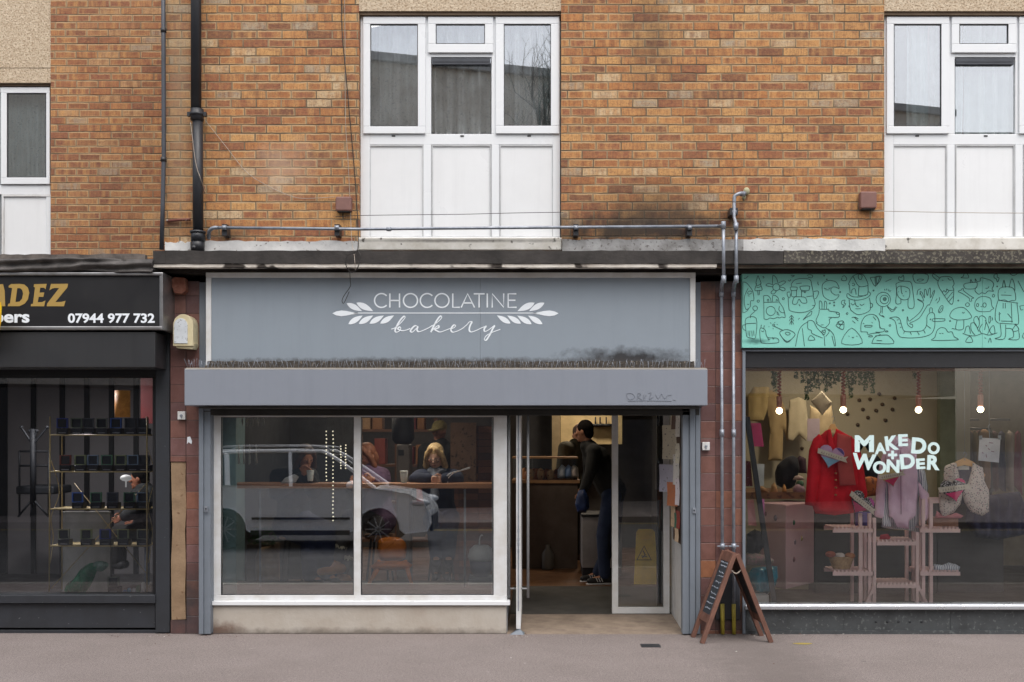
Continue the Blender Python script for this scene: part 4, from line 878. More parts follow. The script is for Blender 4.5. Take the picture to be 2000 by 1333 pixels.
for sy in (-1, 1):
    b = MB(); b.ell((fx-.2, -9.75+sy*.78, gz+.78), (.2, .12, .075)); b.build('headlight', M('headlight', (200, 206, 212), .15), car)
    b = MB(); b.ell((fx-1.3, -9.75+sy*1.0, gz+1.08), (.1, .12, .085)); b.build('mirror', m_cw, car)
    for wx in (-.87, -3.47):
        yc = -9.75+sy*.80; b = MB(); b.lathe((fx+wx, yc-.1, gz+.34), [(.2, 0), (.3, 0), (.34, .03), (.34, .17), (.3, .2), (.2, .2)], 28, 'y'); tw_ = b.build('wheel', m_tyre, car)
        b = MB(); yo = yc+sy*.1
        b.lathe((fx+wx, yo-.01, gz+.34), [(.05, -.005), (.05, .012)], 16, 'y')
        for k in range(10):
            a = k*math.pi/5; b.bar((fx+wx, yo, gz+.34), (fx+wx+.22*math.cos(a), yo, gz+.34+.22*math.sin(a)), .02, .02)
        n = 28; vs = [(fx+wx+r_*math.cos(6.2832*k/n), yo+dy, gz+.34+r_*math.sin(6.2832*k/n)) for r_, dy in ((.235, 0), (.205, 0), (.205, .02*-sy)) for k in range(n)]
        b.add(vs, [(j*n+k, j*n+(k+1) % n, (j+1)*n+(k+1) % n, (j+1)*n+k) for j in range(2) for k in range(n)]); b.build('rim', m_alloy, tw_)
# ================= FACADE FITTINGS =================
sp = thing('soil_pipe', 'thick black iron soil pipe down the brick wall on the left', 'drainpipe', P(386, 490, .05))
b = MB(); b.tube([P(383, -300, .06), P(383, 222, .06)], .046, 16); b.tube([P(386, 222, .06), P(387, 462, .06)], .046, 16); b.build('pipe', m_pipeblk, sp)
b = MB(); b.tube([P(385, 214, .06), P(385, 236, .06)], .058, 16); b.tube([P(385, 221, .06), P(385, 227, .06)], .066, 16)
b.obox(P(385, 224, .06), Vector((1, 0, 0)), Vector((0, 1, 0)), UP, .085, .02, .018); b.build('collar', m_pipeblk, sp)
b = MB(); b.tube([P(386.5, 452, .06), P(386.5, 472, .06)], .062, 16); b.tube([P(386.5, 452, .06), P(386.5, 456, .06)], .07, 16); b.tube([P(386.5, 470, .06), P(386.5, 491, .06)], .058, 16)
b.tube([P(379, 484, .0), P(379, 484, .1)], .022, 10); b.build('collar', m_pipeblk, sp)
gp = thing('grey_pipe', 'slim grey pipe running down the corner where the brick steps back', 'drainpipe', P(319, 488, .1))
b = MB(); b.tube([P(318, -300, .1), P(319.5, 120, .1), P(320, 300, .1), P(318, 400, .1), P(315.5, 488, .1)], .02, 10); b.build('pipe', m_pipegrey, gp)
b = MB()
for py in (312, 60): b.tube([P(319.5, py-4, .1), P(319.5, py+4, .1)], .027, 10)
b.build('clip', m_pipeblk, gp)
c1 = thing('conduit', 'galvanised conduit running over the window panels and down the right pier', 'pipe', P(1412, 1065, -.05))
b = MB(); b.tube(cr([P(408, 466, .1), P(409, 452, .04), P(416, 446, .02), P(426, 445, .02)], 5), .017, 10)
b.tube([P(424, 445, .02), P(700, 448, .02), P(900, 446, .02), P(1404, 442, .02)], .0135, 10)
b.tube([P(1404, 442, .02), P(1412, 441, -.1), P(1413, 442, -.36)], .015, 10)
b.tube([P(1413, 440, -.36), P(1413.5, 542, -.36)], .0145, 10); b.tube([P(1413.5, 542, -.36), P(1410, 556, -.2), P(1409, 570, -.05)], .017, 10)
b.tube([P(1409, 568, -.05), P(1411, 1150, -.05)], .0145, 10); b.build('tube', m_galv, c1)
for a, py, yy in ((1413, 439, -.36), (1413.5, 545, -.36), (1409, 572, -.05), (1410, 845, -.05)):
    b = MB(); b.tube([P(a, py-6, yy), P(a, py+8, yy)], .021, 12); b.build('coupling', m_galv, c1)
for px in (438, 658, 1125, 1347):
    b = MB(); b.tube([P(px-4, 445, .02), P(px+4, 445, .02)], .021, 10); b.mat(1); b.box(X(px-5, .03), X(px+5, .03), .035, .149, Z(460, .03), Z(438, .03)); b.build('bracket', [m_galv, m_pipeblk], c1)
b = MB(); b.tube([P(755, 448, .015), P(764, 448, .015)], .019, 10); b.build('coupling', m_galv, c1)
c2 = thing('conduit', 'galvanised conduit bending out of the brick beside the one that crosses the windows', 'pipe', P(1432, 1065, -.05))
b = MB(); b.tube(cr([P(1456, 377, .14), P(1450, 378, .04), P(1443, 379, .02), P(1435, 384, .02), P(1434, 396, .02)], 5), .0165, 10)
b.tube([P(1434, 394, .02), P(1434, 425, .0), P(1438, 440, -.3), P(1438, 545, -.36)], .0145, 10); b.tube([P(1438, 545, -.36), P(1434, 556, -.2), P(1432.5, 570, -.05)], .017, 10)
b.tube([P(1432.5, 568, -.05), P(1433, 1180, -.05)], .0145, 10); b.build('tube', m_galv, c2)
for a, py, yy in ((1449, 379, .05), (1437.5, 442, -.33), (1438, 545, -.36), (1432.5, 572, -.05), (1433, 845, -.05)):
    b = MB()
    if a == 1449: b.tube([P(a-4, py, yy), P(a+6, py, yy)], .023, 12)
    else: b.tube([P(a, py-6, yy), P(a, py+8, yy)], .021, 12)
    b.build('coupling', m_galv, c2)
b = MB(); b.tube([P(1434, 412, .02), P(1434, 418, .02)], .023, 10); b.mat(1); b.obox(P(1431, 416, .08), Vector((1, 0, 0)), Vector((0, 1, 0)), UP, .035, .068, .03); b.build('bracket', [m_galv, m_pipeblk], c2)
b = MB(); b.ell(P(1458, 374, .13), (.03, .03, .035)); b.ell(P(1453, 384, .14), (.02, .02, .03)); b.build('mortar_plug', M('plug', (176, 172, 140), .9, bump=.6), c2)
for px, c_ in ((1411, c1), (1433, c2)):
    b = MB(); b.obox(P(px, 1067, -.05), Vector((1, 0, 0)), Vector((0, 1, 0)), UP, .045, .012, .006); b.tube([P(px, 1062, -.05), P(px, 1072, -.05)], .022, 10); b.build('clamp', m_galv, c_)
    b = MB(); b.tube([P(px, 1180, -.05), P(px+.5, 1239, -.05)], .018, 10); b.build('yellow_sleeve', m_ypipe, c_)
mb_ = MB(); mb_.pb(1398, 1120, 1446, 1212, -.02, .0); mb_.build('meter_cover', m_char, None, 'dark grey cover plate low on the tiled pier behind the chalkboard', 'cover plate', bevel=.01)
# cables
def cable(lbl, runs, mat, r=.004):
    b = MB()
    for pts in runs: b.tube(cr([P(*p) for p in pts], 5), r, 6)
    return b.build('cable', mat, None, lbl, 'cable')
cable('thin black cable dropping beside the centre window to a frayed coil over the bakery sign', [[(667, -20, .13), (668, 60, .12), (676, 150, .12), (684, 240, .13), (692, 330, .13), (698, 420, .12), (700, 470, .02), (698, 489, -.32), (690, 494, -.34), (678, 500, -.34), (675, 515, -.34), (682, 530, -.3), (692, 531, -.32), (700, 520, -.34), (704, 500, -.34), (698, 489, -.33)]], m_cable, .0042)
cable('pale cable running down the brick close to the centre window', [[(673, -20, .13), (674, 100, .13), (675, 240, .13), (679, 300, .13), (684, 400, .13), (687, 470, .05), (692, 500, -.33), (694, 528, -.33)]], m_cable_w, .0028)
cable('loose grey wire hanging over the bakery sign face', [[(683, 528, -.33), (684, 550, -.2), (684, 560, -.16), (672, 578, -.15), (668, 588, -.15), (672, 592, -.15), (682, 570, -.15)]], m_cable, .003)
cable('thin cable strung across the white panels of the centre window', [[(655, 424, .12), (700, 421.5, .1), (800, 420, .1), (900, 419, .1), (1000, 416.5, .1), (1100, 415, .12)]], m_cable, .0028)
cable('thin cable strung across the white panels of the right window', [[(1700, 413, .12), (1730, 413, .1), (1900, 416, .1), (2100, 417, .12)]], m_cable_w, .0028)
cable('pale wire hanging off the black soil pipe collar', [[(372, 240, 0), (376, 270, 0), (380, 305, 0), (385, 330, 0), (392, 350, 0), (400, 378, .12)]], m_cable_w, .0035)
cable('pale wire slanting from the soil pipe across the brick to the brown vent', [[(398, 232, .12), (440, 285, .13), (480, 335, .13), (520, 362, .13), (570, 384, .13), (600, 388, .13), (655, 385, .13)]], m_cable_w, .0026)
cable('short rust red pipe behind the soil pipe', [[(326, 432, .13), (350, 430, .12), (372, 429, .12)]], M('rust_red', (110, 62, 52), .7, speck=(30, .6, (210, 200, 190))), .013)
# vents, boxes
def vent(lbl, a, b_, c, d_, y0=YB-.07):
    t = thing('brick_vent', lbl, 'vent', P((a+c)/2, d_, y0), 'brown plastic vents on the brick')
    m = MB(); m.pb(a, b_, c, d_, y0, YB+.01); m.build('cover', m_vbox, t, bevel=.012)
    m = MB(); m.pb(a+4, d_-3, c-4, d_+2, y0+.012, YB+.008); m.build('slot', m_rubber, t)
vent('square brown vent on the brick left of the centre window', 655, 384, 686, 412); vent('square brown vent on the brick left of the right window', 1681, 374, 1713, 407)
al = thing('alarm_box', 'faded cream alarm box with rounded top on the left tiled pier', 'alarm box', P(360, 680, -.12))
def archp(x0, y0, x1, y1, n=14):
    r = (x1-x0)/2; return [(x0, y1)]+[(x0+r-r*math.cos(math.pi*i/n), y0+r*1.1-r*1.1*math.sin(math.pi*i/n)) for i in range(n+1)]+[(x1, y1)]
m = MB(); m.ppoly(archp(338, 614, 377, 676), -.16, .159); m.build('body', m_cream, al, bevel=.018)
m = MB(); m.ppoly(archp(339.5, 622, 366, 671), -.168, .02); m.build('face', m_alw, al, bevel=.004)
m = MB(); m.ppoly([(340, 671), (380, 671), (376, 682), (345, 680)], -.14, .13); m.build('base', m_cream, al)
tb = MB(); tb.ppoly([(334, 545), (340, 541), (361, 543), (363, 568), (356, 574), (340, 573), (335, 560)], -.09, .089); tb.build('air_brick', m_terr, None, 'broken terracotta block stuck high on the left tiled pier', 'block', bevel=.008)
for lbl, px, py in (('small white keyhole box on the left tiled pier under the shutter', 354, 812), ('small white keyhole box on the right tiled pier beside the doorway rail', 1379, 872)):
    t = thing('key_switch', lbl, 'key switch', P(px, py+8, -.04)); m = MB(); m.pb(px-7.5, py-8, px+7.5, py+8, -.04, -.001); m.build('case', m_upvc_d, t, bevel=.004)
    m = MB(); m.lathe((X(px, -.04), -.046, Z(py, -.04)), [(.012, 0), (.012, .01)], 12, 'y'); m.pb(px-1, py-1, px+1, py+5, -.048, -.04); m.build('lock', m_galv, t)
m = MB(); m.ppoly([(366, 854), (371, 853), (375, 862), (374, 868), (368, 864), (365, 868)], -.004, .0035); m.build('sticker', m_white, None, 'torn scrap of white sticker on the left pier', 'sticker')
m = MB(); yq = -.3235
for s_ in [[(1226,779),(1224,770),(1234,769),(1240,776),(1232,781),(1226,779)], [(1244,781),(1246,769),(1252,771),(1246,776),(1254,781)], [(1258,770),(1257,780),(1262,772)], [(1266,769),(1272,768),(1268,780),(1276,776)], [(1280,771),(1286,779),(1292,770),(1298,779),(1304,773),(1312,772)], [(1226,784),(1260,783),(1312,784)], [(1314,781),(1320,783)]]: m.stroke(cr([Vector((X(p[0], yq), Z(p[1], yq))) for p in s_], 4), .0026, yq, .0025)
m.build('graffiti_tag', M('pen_grey', (120, 126, 137), .6), None, 'faint scrawled graffiti tag on the right end of the shutter box', 'graffiti')
# ---- A-board
ab = thing('chalkboard_sign', 'brown wooden A-frame chalkboard standing on the pavement by the right pier', 'A-board', (X(1428, -.3), -.3, 0))
m_wood = M('aboard_wood', (116, 80, 66), .6, c2=(92, 62, 52), vs=12, streak=.2); m_chalk = M('chalkboard', (42, 48, 54), .7, c2=(54, 60, 66), vs=9)
def gp_(px, py):                             # point on the ground below a pixel
    r_ = CZ/((py-HY)/S); return Vector(((px-CX)/S*r_/1.0*1.0, r_-D, 0)) if False else Vector(((px-CX)*CZ/(py-HY), CZ*S/(py-HY)*D/1.0-D, 0))
LF = gp_(1371, 1257); LB = gp_(1353, 1245); RF = gp_(1506, 1255); RB = gp_(1487, 1242)
yf = (LF.y+RF.y)/2; TF = P(1437, 1083, yf+.03); 
TBk = Vector((P(1417, 1083, LB.y).x, min(LB.y, RB.y)-.0+.0, TF.z+.01))
def slab(mb, A_, B_, C_, D_, th): # quad panel with thickness along its normal
    n = (B_-A_).cross(D_-A_).normalized()*th/2
    mb.add([p-n for p in (A_, B_, C_, D_)]+[p+n for p in (A_, B_, C_, D_)], [(0,1,2,3),(4,7,6,5),(0,4,5,1),(1,5,6,2),(2,6,7,3),(3,7,4,0)])
for nm, F0, B0, shift in (('front_leaf', LF, LB, -.012), ('back_leaf', RF, RB, .012)):
    Tf = TF+Vector((shift, 0, 0)); Tb = TBk+Vector((shift, 0, 0))
    m = MB(); m.bar(F0, Tf, .038, .05); m.bar(B0, Tb, .038, .05)
    lf = m.build(nm, m_wood, ab, bevel=.003)
    g = lambda u, v: (F0.lerp(Tf, v)).lerp(B0.lerp(Tb, v), u)
    m = MB(); m.bar(g(.06, .95), g(.94, .95), .02, .08, (Tf-F0).normalized()); m.build('rail', m_wood, lf); m = MB(); m.bar(g(.06, .26), g(.94, .26), .02, .07, (Tf-F0).normalized()); m.build('rail', m_wood, lf)
    m = MB(); slab(m, g(.06, .27), g(.94, .27), g(.94, .93), g(.06, .93), .008); m.build('blackboard', m_chalk if nm == 'front_leaf' else m_rubber, lf)
    if nm == 'front_leaf':
        rc = random.Random(8); nn = (g(1, .5)-g(0, .5)).cross(Tf-F0).normalized()*(.0065)
        if nn.x > 0: nn = -nn
        for v in (.88, .84, .77, .73, .66, .60, .53, .48, .42, .36):
            u = rc.uniform(.12, .3); pts = []; ue = rc.uniform(.6, .88)
            while u < ue: pts.append(g(u, v+.009*rc.uniform(-1, 1))+nn); u += .028
            m = MB(); m.tube(pts, .0026, 4); m.build('chalk_line', M('chalk', (170, 178, 190), .9), lf)
m = MB(); a_ = LF.lerp(TF, .83); c_ = RF.lerp(TF, .83); m.tube(cr([a_, (a_+c_)/2-Vector((0, .01, .035)), c_], 5), .005, 6); m.build('stay_cord', m_cable_w, ab)
# ---- pavement bits
m = MB(); m.box(X(1250, -.5), X(1287, -.5), gp_(0, 1265).y, gp_(0, 1259).y, .001, .005); m.build('access_cover', m_char, None, 'small dark iron access cover in the pavement before the doorway', 'access cover')
g1 = gp_(1568, 1258); m = MB(); m.add([(g1.x+.08*math.cos(t)*(1+.2*math.sin(3*t)), g1.y+.035*math.sin(t), .002) for t in [i*.5236 for i in range(12)]], [tuple(range(12))]); m.build('paint_mark', m_ypipe, None, 'faded yellow paint mark on the pavement right of the chalkboard', 'paint mark')
wd = thing('weed', 'small green weed growing at the foot of the slate shop base', 'weed', gp_(1523, 1236)); m = MB(); rw = random.Random(4)
for k in range(11):
    a = k*.6; q0 = gp_(1523, 1236)+Vector((0, 0, 0)); L_ = rw.uniform(.03, .06); dv = Vector((math.cos(a), math.sin(a)*.4-.2, 0))
    q1 = q0+dv*L_*.6+UP*L_*.7; q2 = q0+dv*L_*1.2+UP*L_*.8; s_ = Vector((-dv.y, dv.x, 0)).normalized()*.009+UP*.004
    m.add([q0, q1-s_, q2, q1+s_], [(0, 1, 2, 3)])
m.build('leaves', M('weed_green', (84, 120, 66), .6), wd)
lt = MB(); rl = random.Random(9); lv_ = MB()
for k in range(150):
    px = rl.choice([rl.uniform(215, 335), rl.uniform(395, 480), rl.uniform(1345, 1480), rl.uniform(995, 1030), rl.uniform(1450, 1700)]); py = rl.uniform(1236, 1246) if rl.random() < .8 else rl.uniform(1240, 1300)
    if 415 < px < 985: py = rl.uniform(1241, 1247)
    p = gp_(px, py); s_ = rl.uniform(.003, .012); a = rl.uniform(0, 6)
    (lt if rl.random() < .3 else lv_).add([(p.x+s_*math.cos(a+t), p.y+s_*math.sin(a+t)*.8, .003+rl.uniform(0, .006)) for t in (0, 1.6, 3.1, 4.4)], [(0, 1, 2, 3)])
lt.build('litter', M('litter_white', (200, 196, 190), .8), None, 'tiny pale scraps of litter scattered along the foot of the shops', 'litter', kind='stuff')
lv_.build('dead_leaves', M('leaf_brown', (110, 80, 62), .9, var=.3), None, 'dry brown leaf crumbs gathered along the foot of the shops', 'leaves', kind='stuff')
# ================= BAKERY INTERIOR =================
AX = Vector((1, 0, 0)); AY = Vector((0, 1, 0))
def interior_lamp(lbl, x, y, z, power, col, r=.16, group='round ceiling lights'):  # round disc with an area lamp, also used for added fill lights
    t = thing('interior_light', lbl, 'ceiling light', (x, y, z), group)
    m = MB(); m.lathe((x, y, z), [(.02, .1), (.05, .08), (r, .02), (r, 0)], 20); m.build('shade', M('lamp_metal', (60, 58, 56), .5), t)
    mm = bpy.data.materials.get('lamp_glow') or None
    m = MB(); m.lathe((x, y, z-.012), [(r*.9, 0), (r*.9, .01)], 20); m.build('diffuser', M('lamp_glow', (255, 214, 160), .5, var=0, emis=4.), t)
    l = bpy.data.lights.new('lamp', 'AREA'); l.shape = 'DISK'; l.size = r*1.6; l.energy = power; l.color = col
    o = bpy.data.objects.new('lamp', l); COL.objects.link(o); o.parent = t; o.location = (0, 0, -.03)
WARM = (1, .86, .7)
interior_lamp('round warm ceiling light deep in the bakery over the counter', X(1150, 5.4), 5.4, 2.6, 10, WARM)
interior_lamp('round warm fill light added over the bakery entrance mat', X(1110, 2.6), 2.6, 2.6, 3, WARM)  # added lamp, brightens the serving area inside the door
interior_lamp('round white fill light added in the barber shop', X(150, 2), 1.6, 2.5, 34, (1, .97, .94), group=None)  # added lamp, lifts the barber interior
interior_lamp('round warm fill light added over the bakery window seats', X(700, 2.2), 2.2, 2.6, 14, WARM)  # added lamp so the seated customers can be made out
interior_lamp('round warm fill light added directly above the window bar', X(800, .6), .75, 2.2, 6, (1, .93, .84))  # added lamp hidden behind the header, lights the customers' faces
interior_lamp('round warm fill light added at the back of the bakery seating', X(820, 5), 5, 2.6, 16, WARM)  # added lamp so the rear of the seating shows
# bar counter in the window
bc = thing('window_bar', 'pale wooden window bar on thin steel legs inside the bakery', 'bar counter', (X(700, .5), .5, .1))
m = MB(); zb = Z(945, .42); m.box(X(446, .42), X(963, .42), .42, .8, zb-.045, zb); m.build('top', M('bar_wood', (196, 142, 104), .4, c2=(170, 116, 82), vs=4), bc, bevel=.004)
m = MB()
for px in (508, 908): m.tube([P(px, 956, .45), P(px, 1150, .45)], .011, 8)
m.tube([P(508, 1149, .45), P(908, 1149, .45)], .010, 8); m.build('steel_frame', m_galv, bc)
def cup(lbl, px, py, y, h=.11, r=.038, mat=None, grp='paper cups'):
    c = P(px, py, y); t = thing('paper_cup', lbl, 'cup', c, grp); m = MB(); m.lathe(tuple(c), [(r*.72, 0), (r*.74, .004), (r, h)], 18); m.build('cup', mat or M('cup_white', (226, 230, 226), .5), t)
    m = MB(); m.lathe((c.x, c.y, c.z+h), [(r*1.06, 0), (r*1.06, .006), (r*.9, .012)], 18); m.build('rim', M('cup_white', (226, 230, 226), .5), t)
cup('white paper cup standing on the window bar beside the blonde woman', 789, 945, .6)
m = garment('napkin', M('napkin', (228, 230, 232), .8), None, [(548, 944), (556, 934), (566, 930), (575, 926), (584, 932), (578, 942), (566, 946)], .5, .03, .01, 40, 2, 'crumpled white napkin on the window bar by the left customer', 'napkin', thick=.003)
t = thing('desk_lamp', 'slim curved white lamp arm on the window bar', 'lamp', P(872, 945, .6)); m = MB()
for k in (0, 1): m.tube(cr([P(868+k*6, 945, .6), P(870+k*6, 934, .6), P(880+k*5, 925, .6), P(900, 919+k, .6), P(918, 913+k*2, .6)], 5), .004, 6)
m.build('arm', m_upvc, t)
# bead lights
def beads(lbl, px, y0, y1, yy, n):
    t = thing('bead_lights', lbl, 'string lights', P(px, y0, yy), 'bead light strings in the bakery window')
    m = MB(); m.tube([P(px, 812, yy), P(px, y1, yy)], .0012, 4); m.build('wire', m_cable, t)
    m = MB()
    for k in range(n): m.ell(P(px+random.uniform(-.5, .5), y0+(y1-y0)*k/(n-1), yy), .0066, 8, 6)
    m.build('beads', M('bead_glow', (255, 244, 214), .5, var=0, emis=1.0), t)
beads('left long string of warm bead lights in the bakery window', 637.5, 843, 938, .25, 14)
beads('longest string of warm bead lights in the bakery window', 650.5, 843, 1017, .25, 24)
beads('left short string of faint bead lights near the window mullion', 665.5, 872, 915, .5, 9)
beads('right short string of faint bead lights near the window mullion', 675, 870, 915, .5, 9)
# brick chimney breast, shelving and things behind the seats
m_ib = tile_mat('inner_brick', .215, .075, 0, 0, [(10, (110, 74, 60)), (8, (92, 62, 54)), (7, (126, 84, 66)), (4, (76, 54, 50))], (60, 48, 42), .8)
t = thing('brick_pillar', 'brown brick pillar inside the bakery behind the right end of the bar', 'pillar', P(920, 1000, 2.6)); m = MB(); m.box(X(884, 2.6), X(965, 2.6), 2.6, 3.1, .1, Z(832, 2.6)); m.build('shaft', m_ib, t)
m = MB(); m.box(X(880, 2.56), X(930, 2.56), 2.55, 2.6, 1.2, Z(826, 2.6)); m.build('board', M('menu_board', (120, 92, 72), .7, speck=(30, .6, (60, 46, 40))), t)
sh = thing('bakery_shelf', 'tall shelf of tins and packets behind the bakery window seats', 'shelf', (X(760, 3.6), 3.6, .1))
m = MB(); x0, x1 = X(700, 3.6), X(852, 3.6)
for zz in (.5, .95, 1.4, 1.82, 2.25): m.box(x0, x1, 3.5, 3.85, zz, zz+.03)
for xx in (x0, (x0+x1)/2, x1): m.box(xx-.02, xx+.02, 3.52, 3.83, .1, 2.5)
m.build('frame', M('shelf_wood', (112, 76, 56), .6), sh)
rk = random.Random(21); cols = [(150, 70, 60), (190, 150, 110), (90, 60, 54), (160, 110, 70), (200, 190, 170), (70, 84, 90), (178, 92, 70), (120, 40, 44)]
k = 0
for zz in (.98, 1.43, 1.85):
    xx = x0+.06; n_ = 0
    while xx < x1-.16:
        wd_ = rk.uniform(.08, .16); hh = rk.uniform(.16, .32); ci = rk.randrange(8)
        if abs(xx+wd_/2-(x0+x1)/2) > .1:
            n_ += 1; m = MB(); m.box(xx, xx+wd_, 3.53, 3.75, zz, zz+hh)
            row = {.98: 'lower', 1.43: 'middle', 1.85: 'upper'}[zz]; od = ['first', 'second', 'third', 'fourth', 'fifth', 'sixth', 'seventh', 'eighth', 'ninth', 'tenth', 'eleventh', 'twelfth', 'thirteenth', 'fourteenth', 'fifteenth'][n_-1]
            m.build('packet', M('packet_%d' % ci, cols[ci], .6), None, 'upright packet %s from the left on the %s bakery shelf' % (od, row), 'packet', 'packets on the bakery shelves', bevel=.006)
        xx += wd_+rk.uniform(.015, .08)
t = thing('coffee_grinder', 'grey coffee machine column with a small black panel behind the bar', 'coffee machine', P(786, 945, 1.9)); m = MB()
m.box(X(774, 1.9), X(800, 1.9), 1.9, 2.2, .1, Z(868, 1.9)); m.build('body', M('grinder_grey', (120, 112, 106), .5), t, bevel=.02)
m = MB(); m.box(X(778, 1.9), X(789, 1.9), 1.885, 1.899, Z(890, 1.9), Z(879, 1.9)); m.build('panel', m_rubber, t)
m = MB(); m.lathe((X(787, 2.05), 2.05, Z(868, 1.9)), [(.08, 0), (.12, .05), (.12, .3), (.09, .34)], 18); m.build('hopper', m_rubber, t)
# fringe of hanging paper tags top left
for i, px in enumerate((473, 482, 492, 503, 514)):
    m = MB(); m.ppoly([(px-1.2, 812), (px+1.2, 812), (px+2.2, 826), (px+.4, 834), (px-1.6, 826)], .4, .004); m.build('paper_tag', M('tag_white', (200, 200, 196), .8), None, 'narrow white paper tag hanging at the top left of the bakery window', 'tag', 'paper tags at the top of the bakery window')
for i, px in enumerate((459, 466, 476, 487, 500)):
    m = MB(); m.ppoly([(px-.8, 868), (px+.8, 868), (px+1.4, 895), (px+2.4, 905), (px-1.2, 908), (px-2, 897)], .55, .008); m.build('hanging_spoon', M('tag_white', (200, 200, 196), .8), None, 'pale utensil hanging in a row on the left of the bakery window', 'utensil', 'utensils hanging in the bakery window')
pl = thing('potted_plant', 'low leafy green plant in a box on the floor inside the bakery window', 'plant', P(500, 1060, 1.3)); m = MB(); rp = random.Random(3)
for k in range(260):
    p = P(rp.uniform(462, 540), rp.uniform(1030, 1066), 1.3+rp.uniform(-.15, .15)); a = rp.uniform(0, 6); s_ = .02; v = Vector((math.cos(a), rp.uniform(-.5, .5), math.sin(a)))*s_; w_ = Vector((-math.sin(a), .3, math.cos(a)))*s_*.5
    m.add([p-v, p+w_, p+v, p-w_], [(0, 1, 2, 3)])
m.build('leaves', M('plant_green', (60, 96, 50), .6), pl); m = MB(); m.box(X(462, 1.3), X(540, 1.3), 1.18, 1.45, .1, Z(1062, 1.3)); m.build('planter', M('planter', (88, 72, 56), .7), pl)
t = thing('paper_sack', 'brown paper sack standing on the floor at the left of the bakery', 'sack', P(520, 1130, 1.2)); garment('sack', M('kraft', (150, 120, 84), .8, c2=(110, 84, 58)), t, [(505, 1070), (530, 1066), (545, 1080), (548, 1135), (500, 1138), (498, 1090)], 1.1, .12, .02, 20, 3, thick=.02)
# orange chair
oc = thing('orange_chair', 'orange moulded plastic chair behind the window mullion', 'chair', P(760, 1140, .9))
m_or = M('orange_plastic', (222, 128, 44), .4, var=.05)
garment('backrest', m_or, oc, [(738, 1058), (752, 1050), (778, 1050), (792, 1060), (794, 1080), (786, 1094), (748, 1096), (738, 1082)], .85, .05, .002, 4, 1, thick=.02, sm=3)
garment('seat', m_or, oc, [(735, 1098), (795, 1096), (800, 1112), (730, 1114)], .72, .05, .002, 4, 1, thick=.02, sm=2)
for (x0_, y0_, x1_, y1_, yy) in ((738, 1112, 716, 1148, .7), (795, 1110, 806, 1148, .7), (742, 1095, 722, 1140, 1.05), (790, 1095, 802, 1138, 1.05)):
    m = MB(); m.tube([P(x0_, y0_, yy), P(x1_, y1_, yy)], [.022, .013], 8); m.build('leg', m_or, oc)
# white hooded container
wc = thing('hooded_container', 'white hooded plastic container with a thin upright handle at the right of the bakery window', 'container', P(938, 1155, .5))
m = MB(); m.lathe((X(939, .55), .62, Z(1096, .55)), [(.11, 0), (.125, .03), (.11, .10), (.07, .14), (.02, .145)], 24); m.build('hood', M('tub_white', (214, 220, 224), .4), wc)
m = MB(); m.lathe((X(939, .55), .62, Z(1128, .55)), [(.07, 0), (.1, .06), (.11, .145)], 24); m.build('bowl', M('tub_blue', (86, 92, 116), .5), wc)
m = MB(); m.box(X(915, .5), X(962, .5), .5, .75, .3, Z(1129, .5)); m.build('pedestal', M('pedestal', (130, 136, 140), .6), wc)
m = MB(); m.tube(cr([P(936, 1068, .6), P(937, 1052, .6), P(940, 1046, .6), P(943, 1047, .6)], 4), .006, 6); m.build('handle', m_upvc, wc)
# ---- serving area seen through the door
ct = thing('display_counter', 'glass topped pastry counter at the back of the bakery', 'counter', P(1060, 1060, 4.2))
yc = 4.2
m = MB(); m.box(X(1000, yc), X(1128, yc), yc, yc+.8, .1, Z(944, yc)); m.build('base', M('counter_dark', (92, 80, 72), .6), ct)
m = MB(); m.box(X(1000, yc), X(1132, yc), yc-.04, yc+.8, Z(944, yc), Z(938, yc)); m.build('shelf', M('counter_wood', (170, 130, 92), .5), ct)
m = MB(); m.box(X(1002, yc), X(1128, yc), yc, yc+.01, Z(938, yc)+.001, Z(896, yc)); m.box(X(1128, yc)-.01, X(1128, yc), yc+.011, yc+.7, Z(938, yc)+.001, Z(896, yc)); m.build('glass', g_door, ct)
m = MB(); m.box(X(1000, yc), X(1129, yc), yc-.01, yc+.7, Z(896, yc)+.001, Z(893, yc)); m.build('top_rail', M('counter_wood', (170, 130, 92), .5), ct)
rg = random.Random(6)
for i in range(16):
    px = 1024+i*6.4; p = P(px, 937, yc+.1+rg.uniform(0, .3)); m = MB(); h_ = rg.uniform(.05, .09); m.ell((p.x, p.y, Z(938, yc)+h_*.8), (.05, .05, h_)); m.build('pastry', M('pastry_%d' % (i % 3), [(190, 132, 78), (158, 98, 56), (206, 170, 130)][i % 3], .7, speck=(30, .6, (120, 70, 40))), None, 'golden baked pastry inside the glass of the back counter', 'pastry', 'pastries inside the glass counter')
for i, (px, c) in enumerate(((1098, (196, 206, 220)), (1110, (120, 150, 196)), (1121, (210, 200, 196)))):
    garment('wrapped_loaf', M('wrap_%d' % i, c, .4), None, [(px-9, 934), (px-8, 918), (px, 908), (px+7, 914), (px+9, 934)], yc+.05, .05, .01, 30, i, ['pale wrapped loaf nearest the pastries in the glass counter', 'blue wrapped loaf in the middle of the glass counter end', 'white wrapped loaf at the right end of the glass counter'][i], 'loaf', 'wrapped loaves')
wcn = thing('white_cabinet', 'low white cabinet beside the customer in the bakery doorway', 'cabinet', P(1160, 1100, 3.4)); m = MB(); m.box(X(1137, 3.4), X(1215, 3.4), 3.4, 4.1, .2, Z(1010, 3.4)); m.build('body', M('cab_white', (176, 174, 176), .5), wcn, bevel=.005)
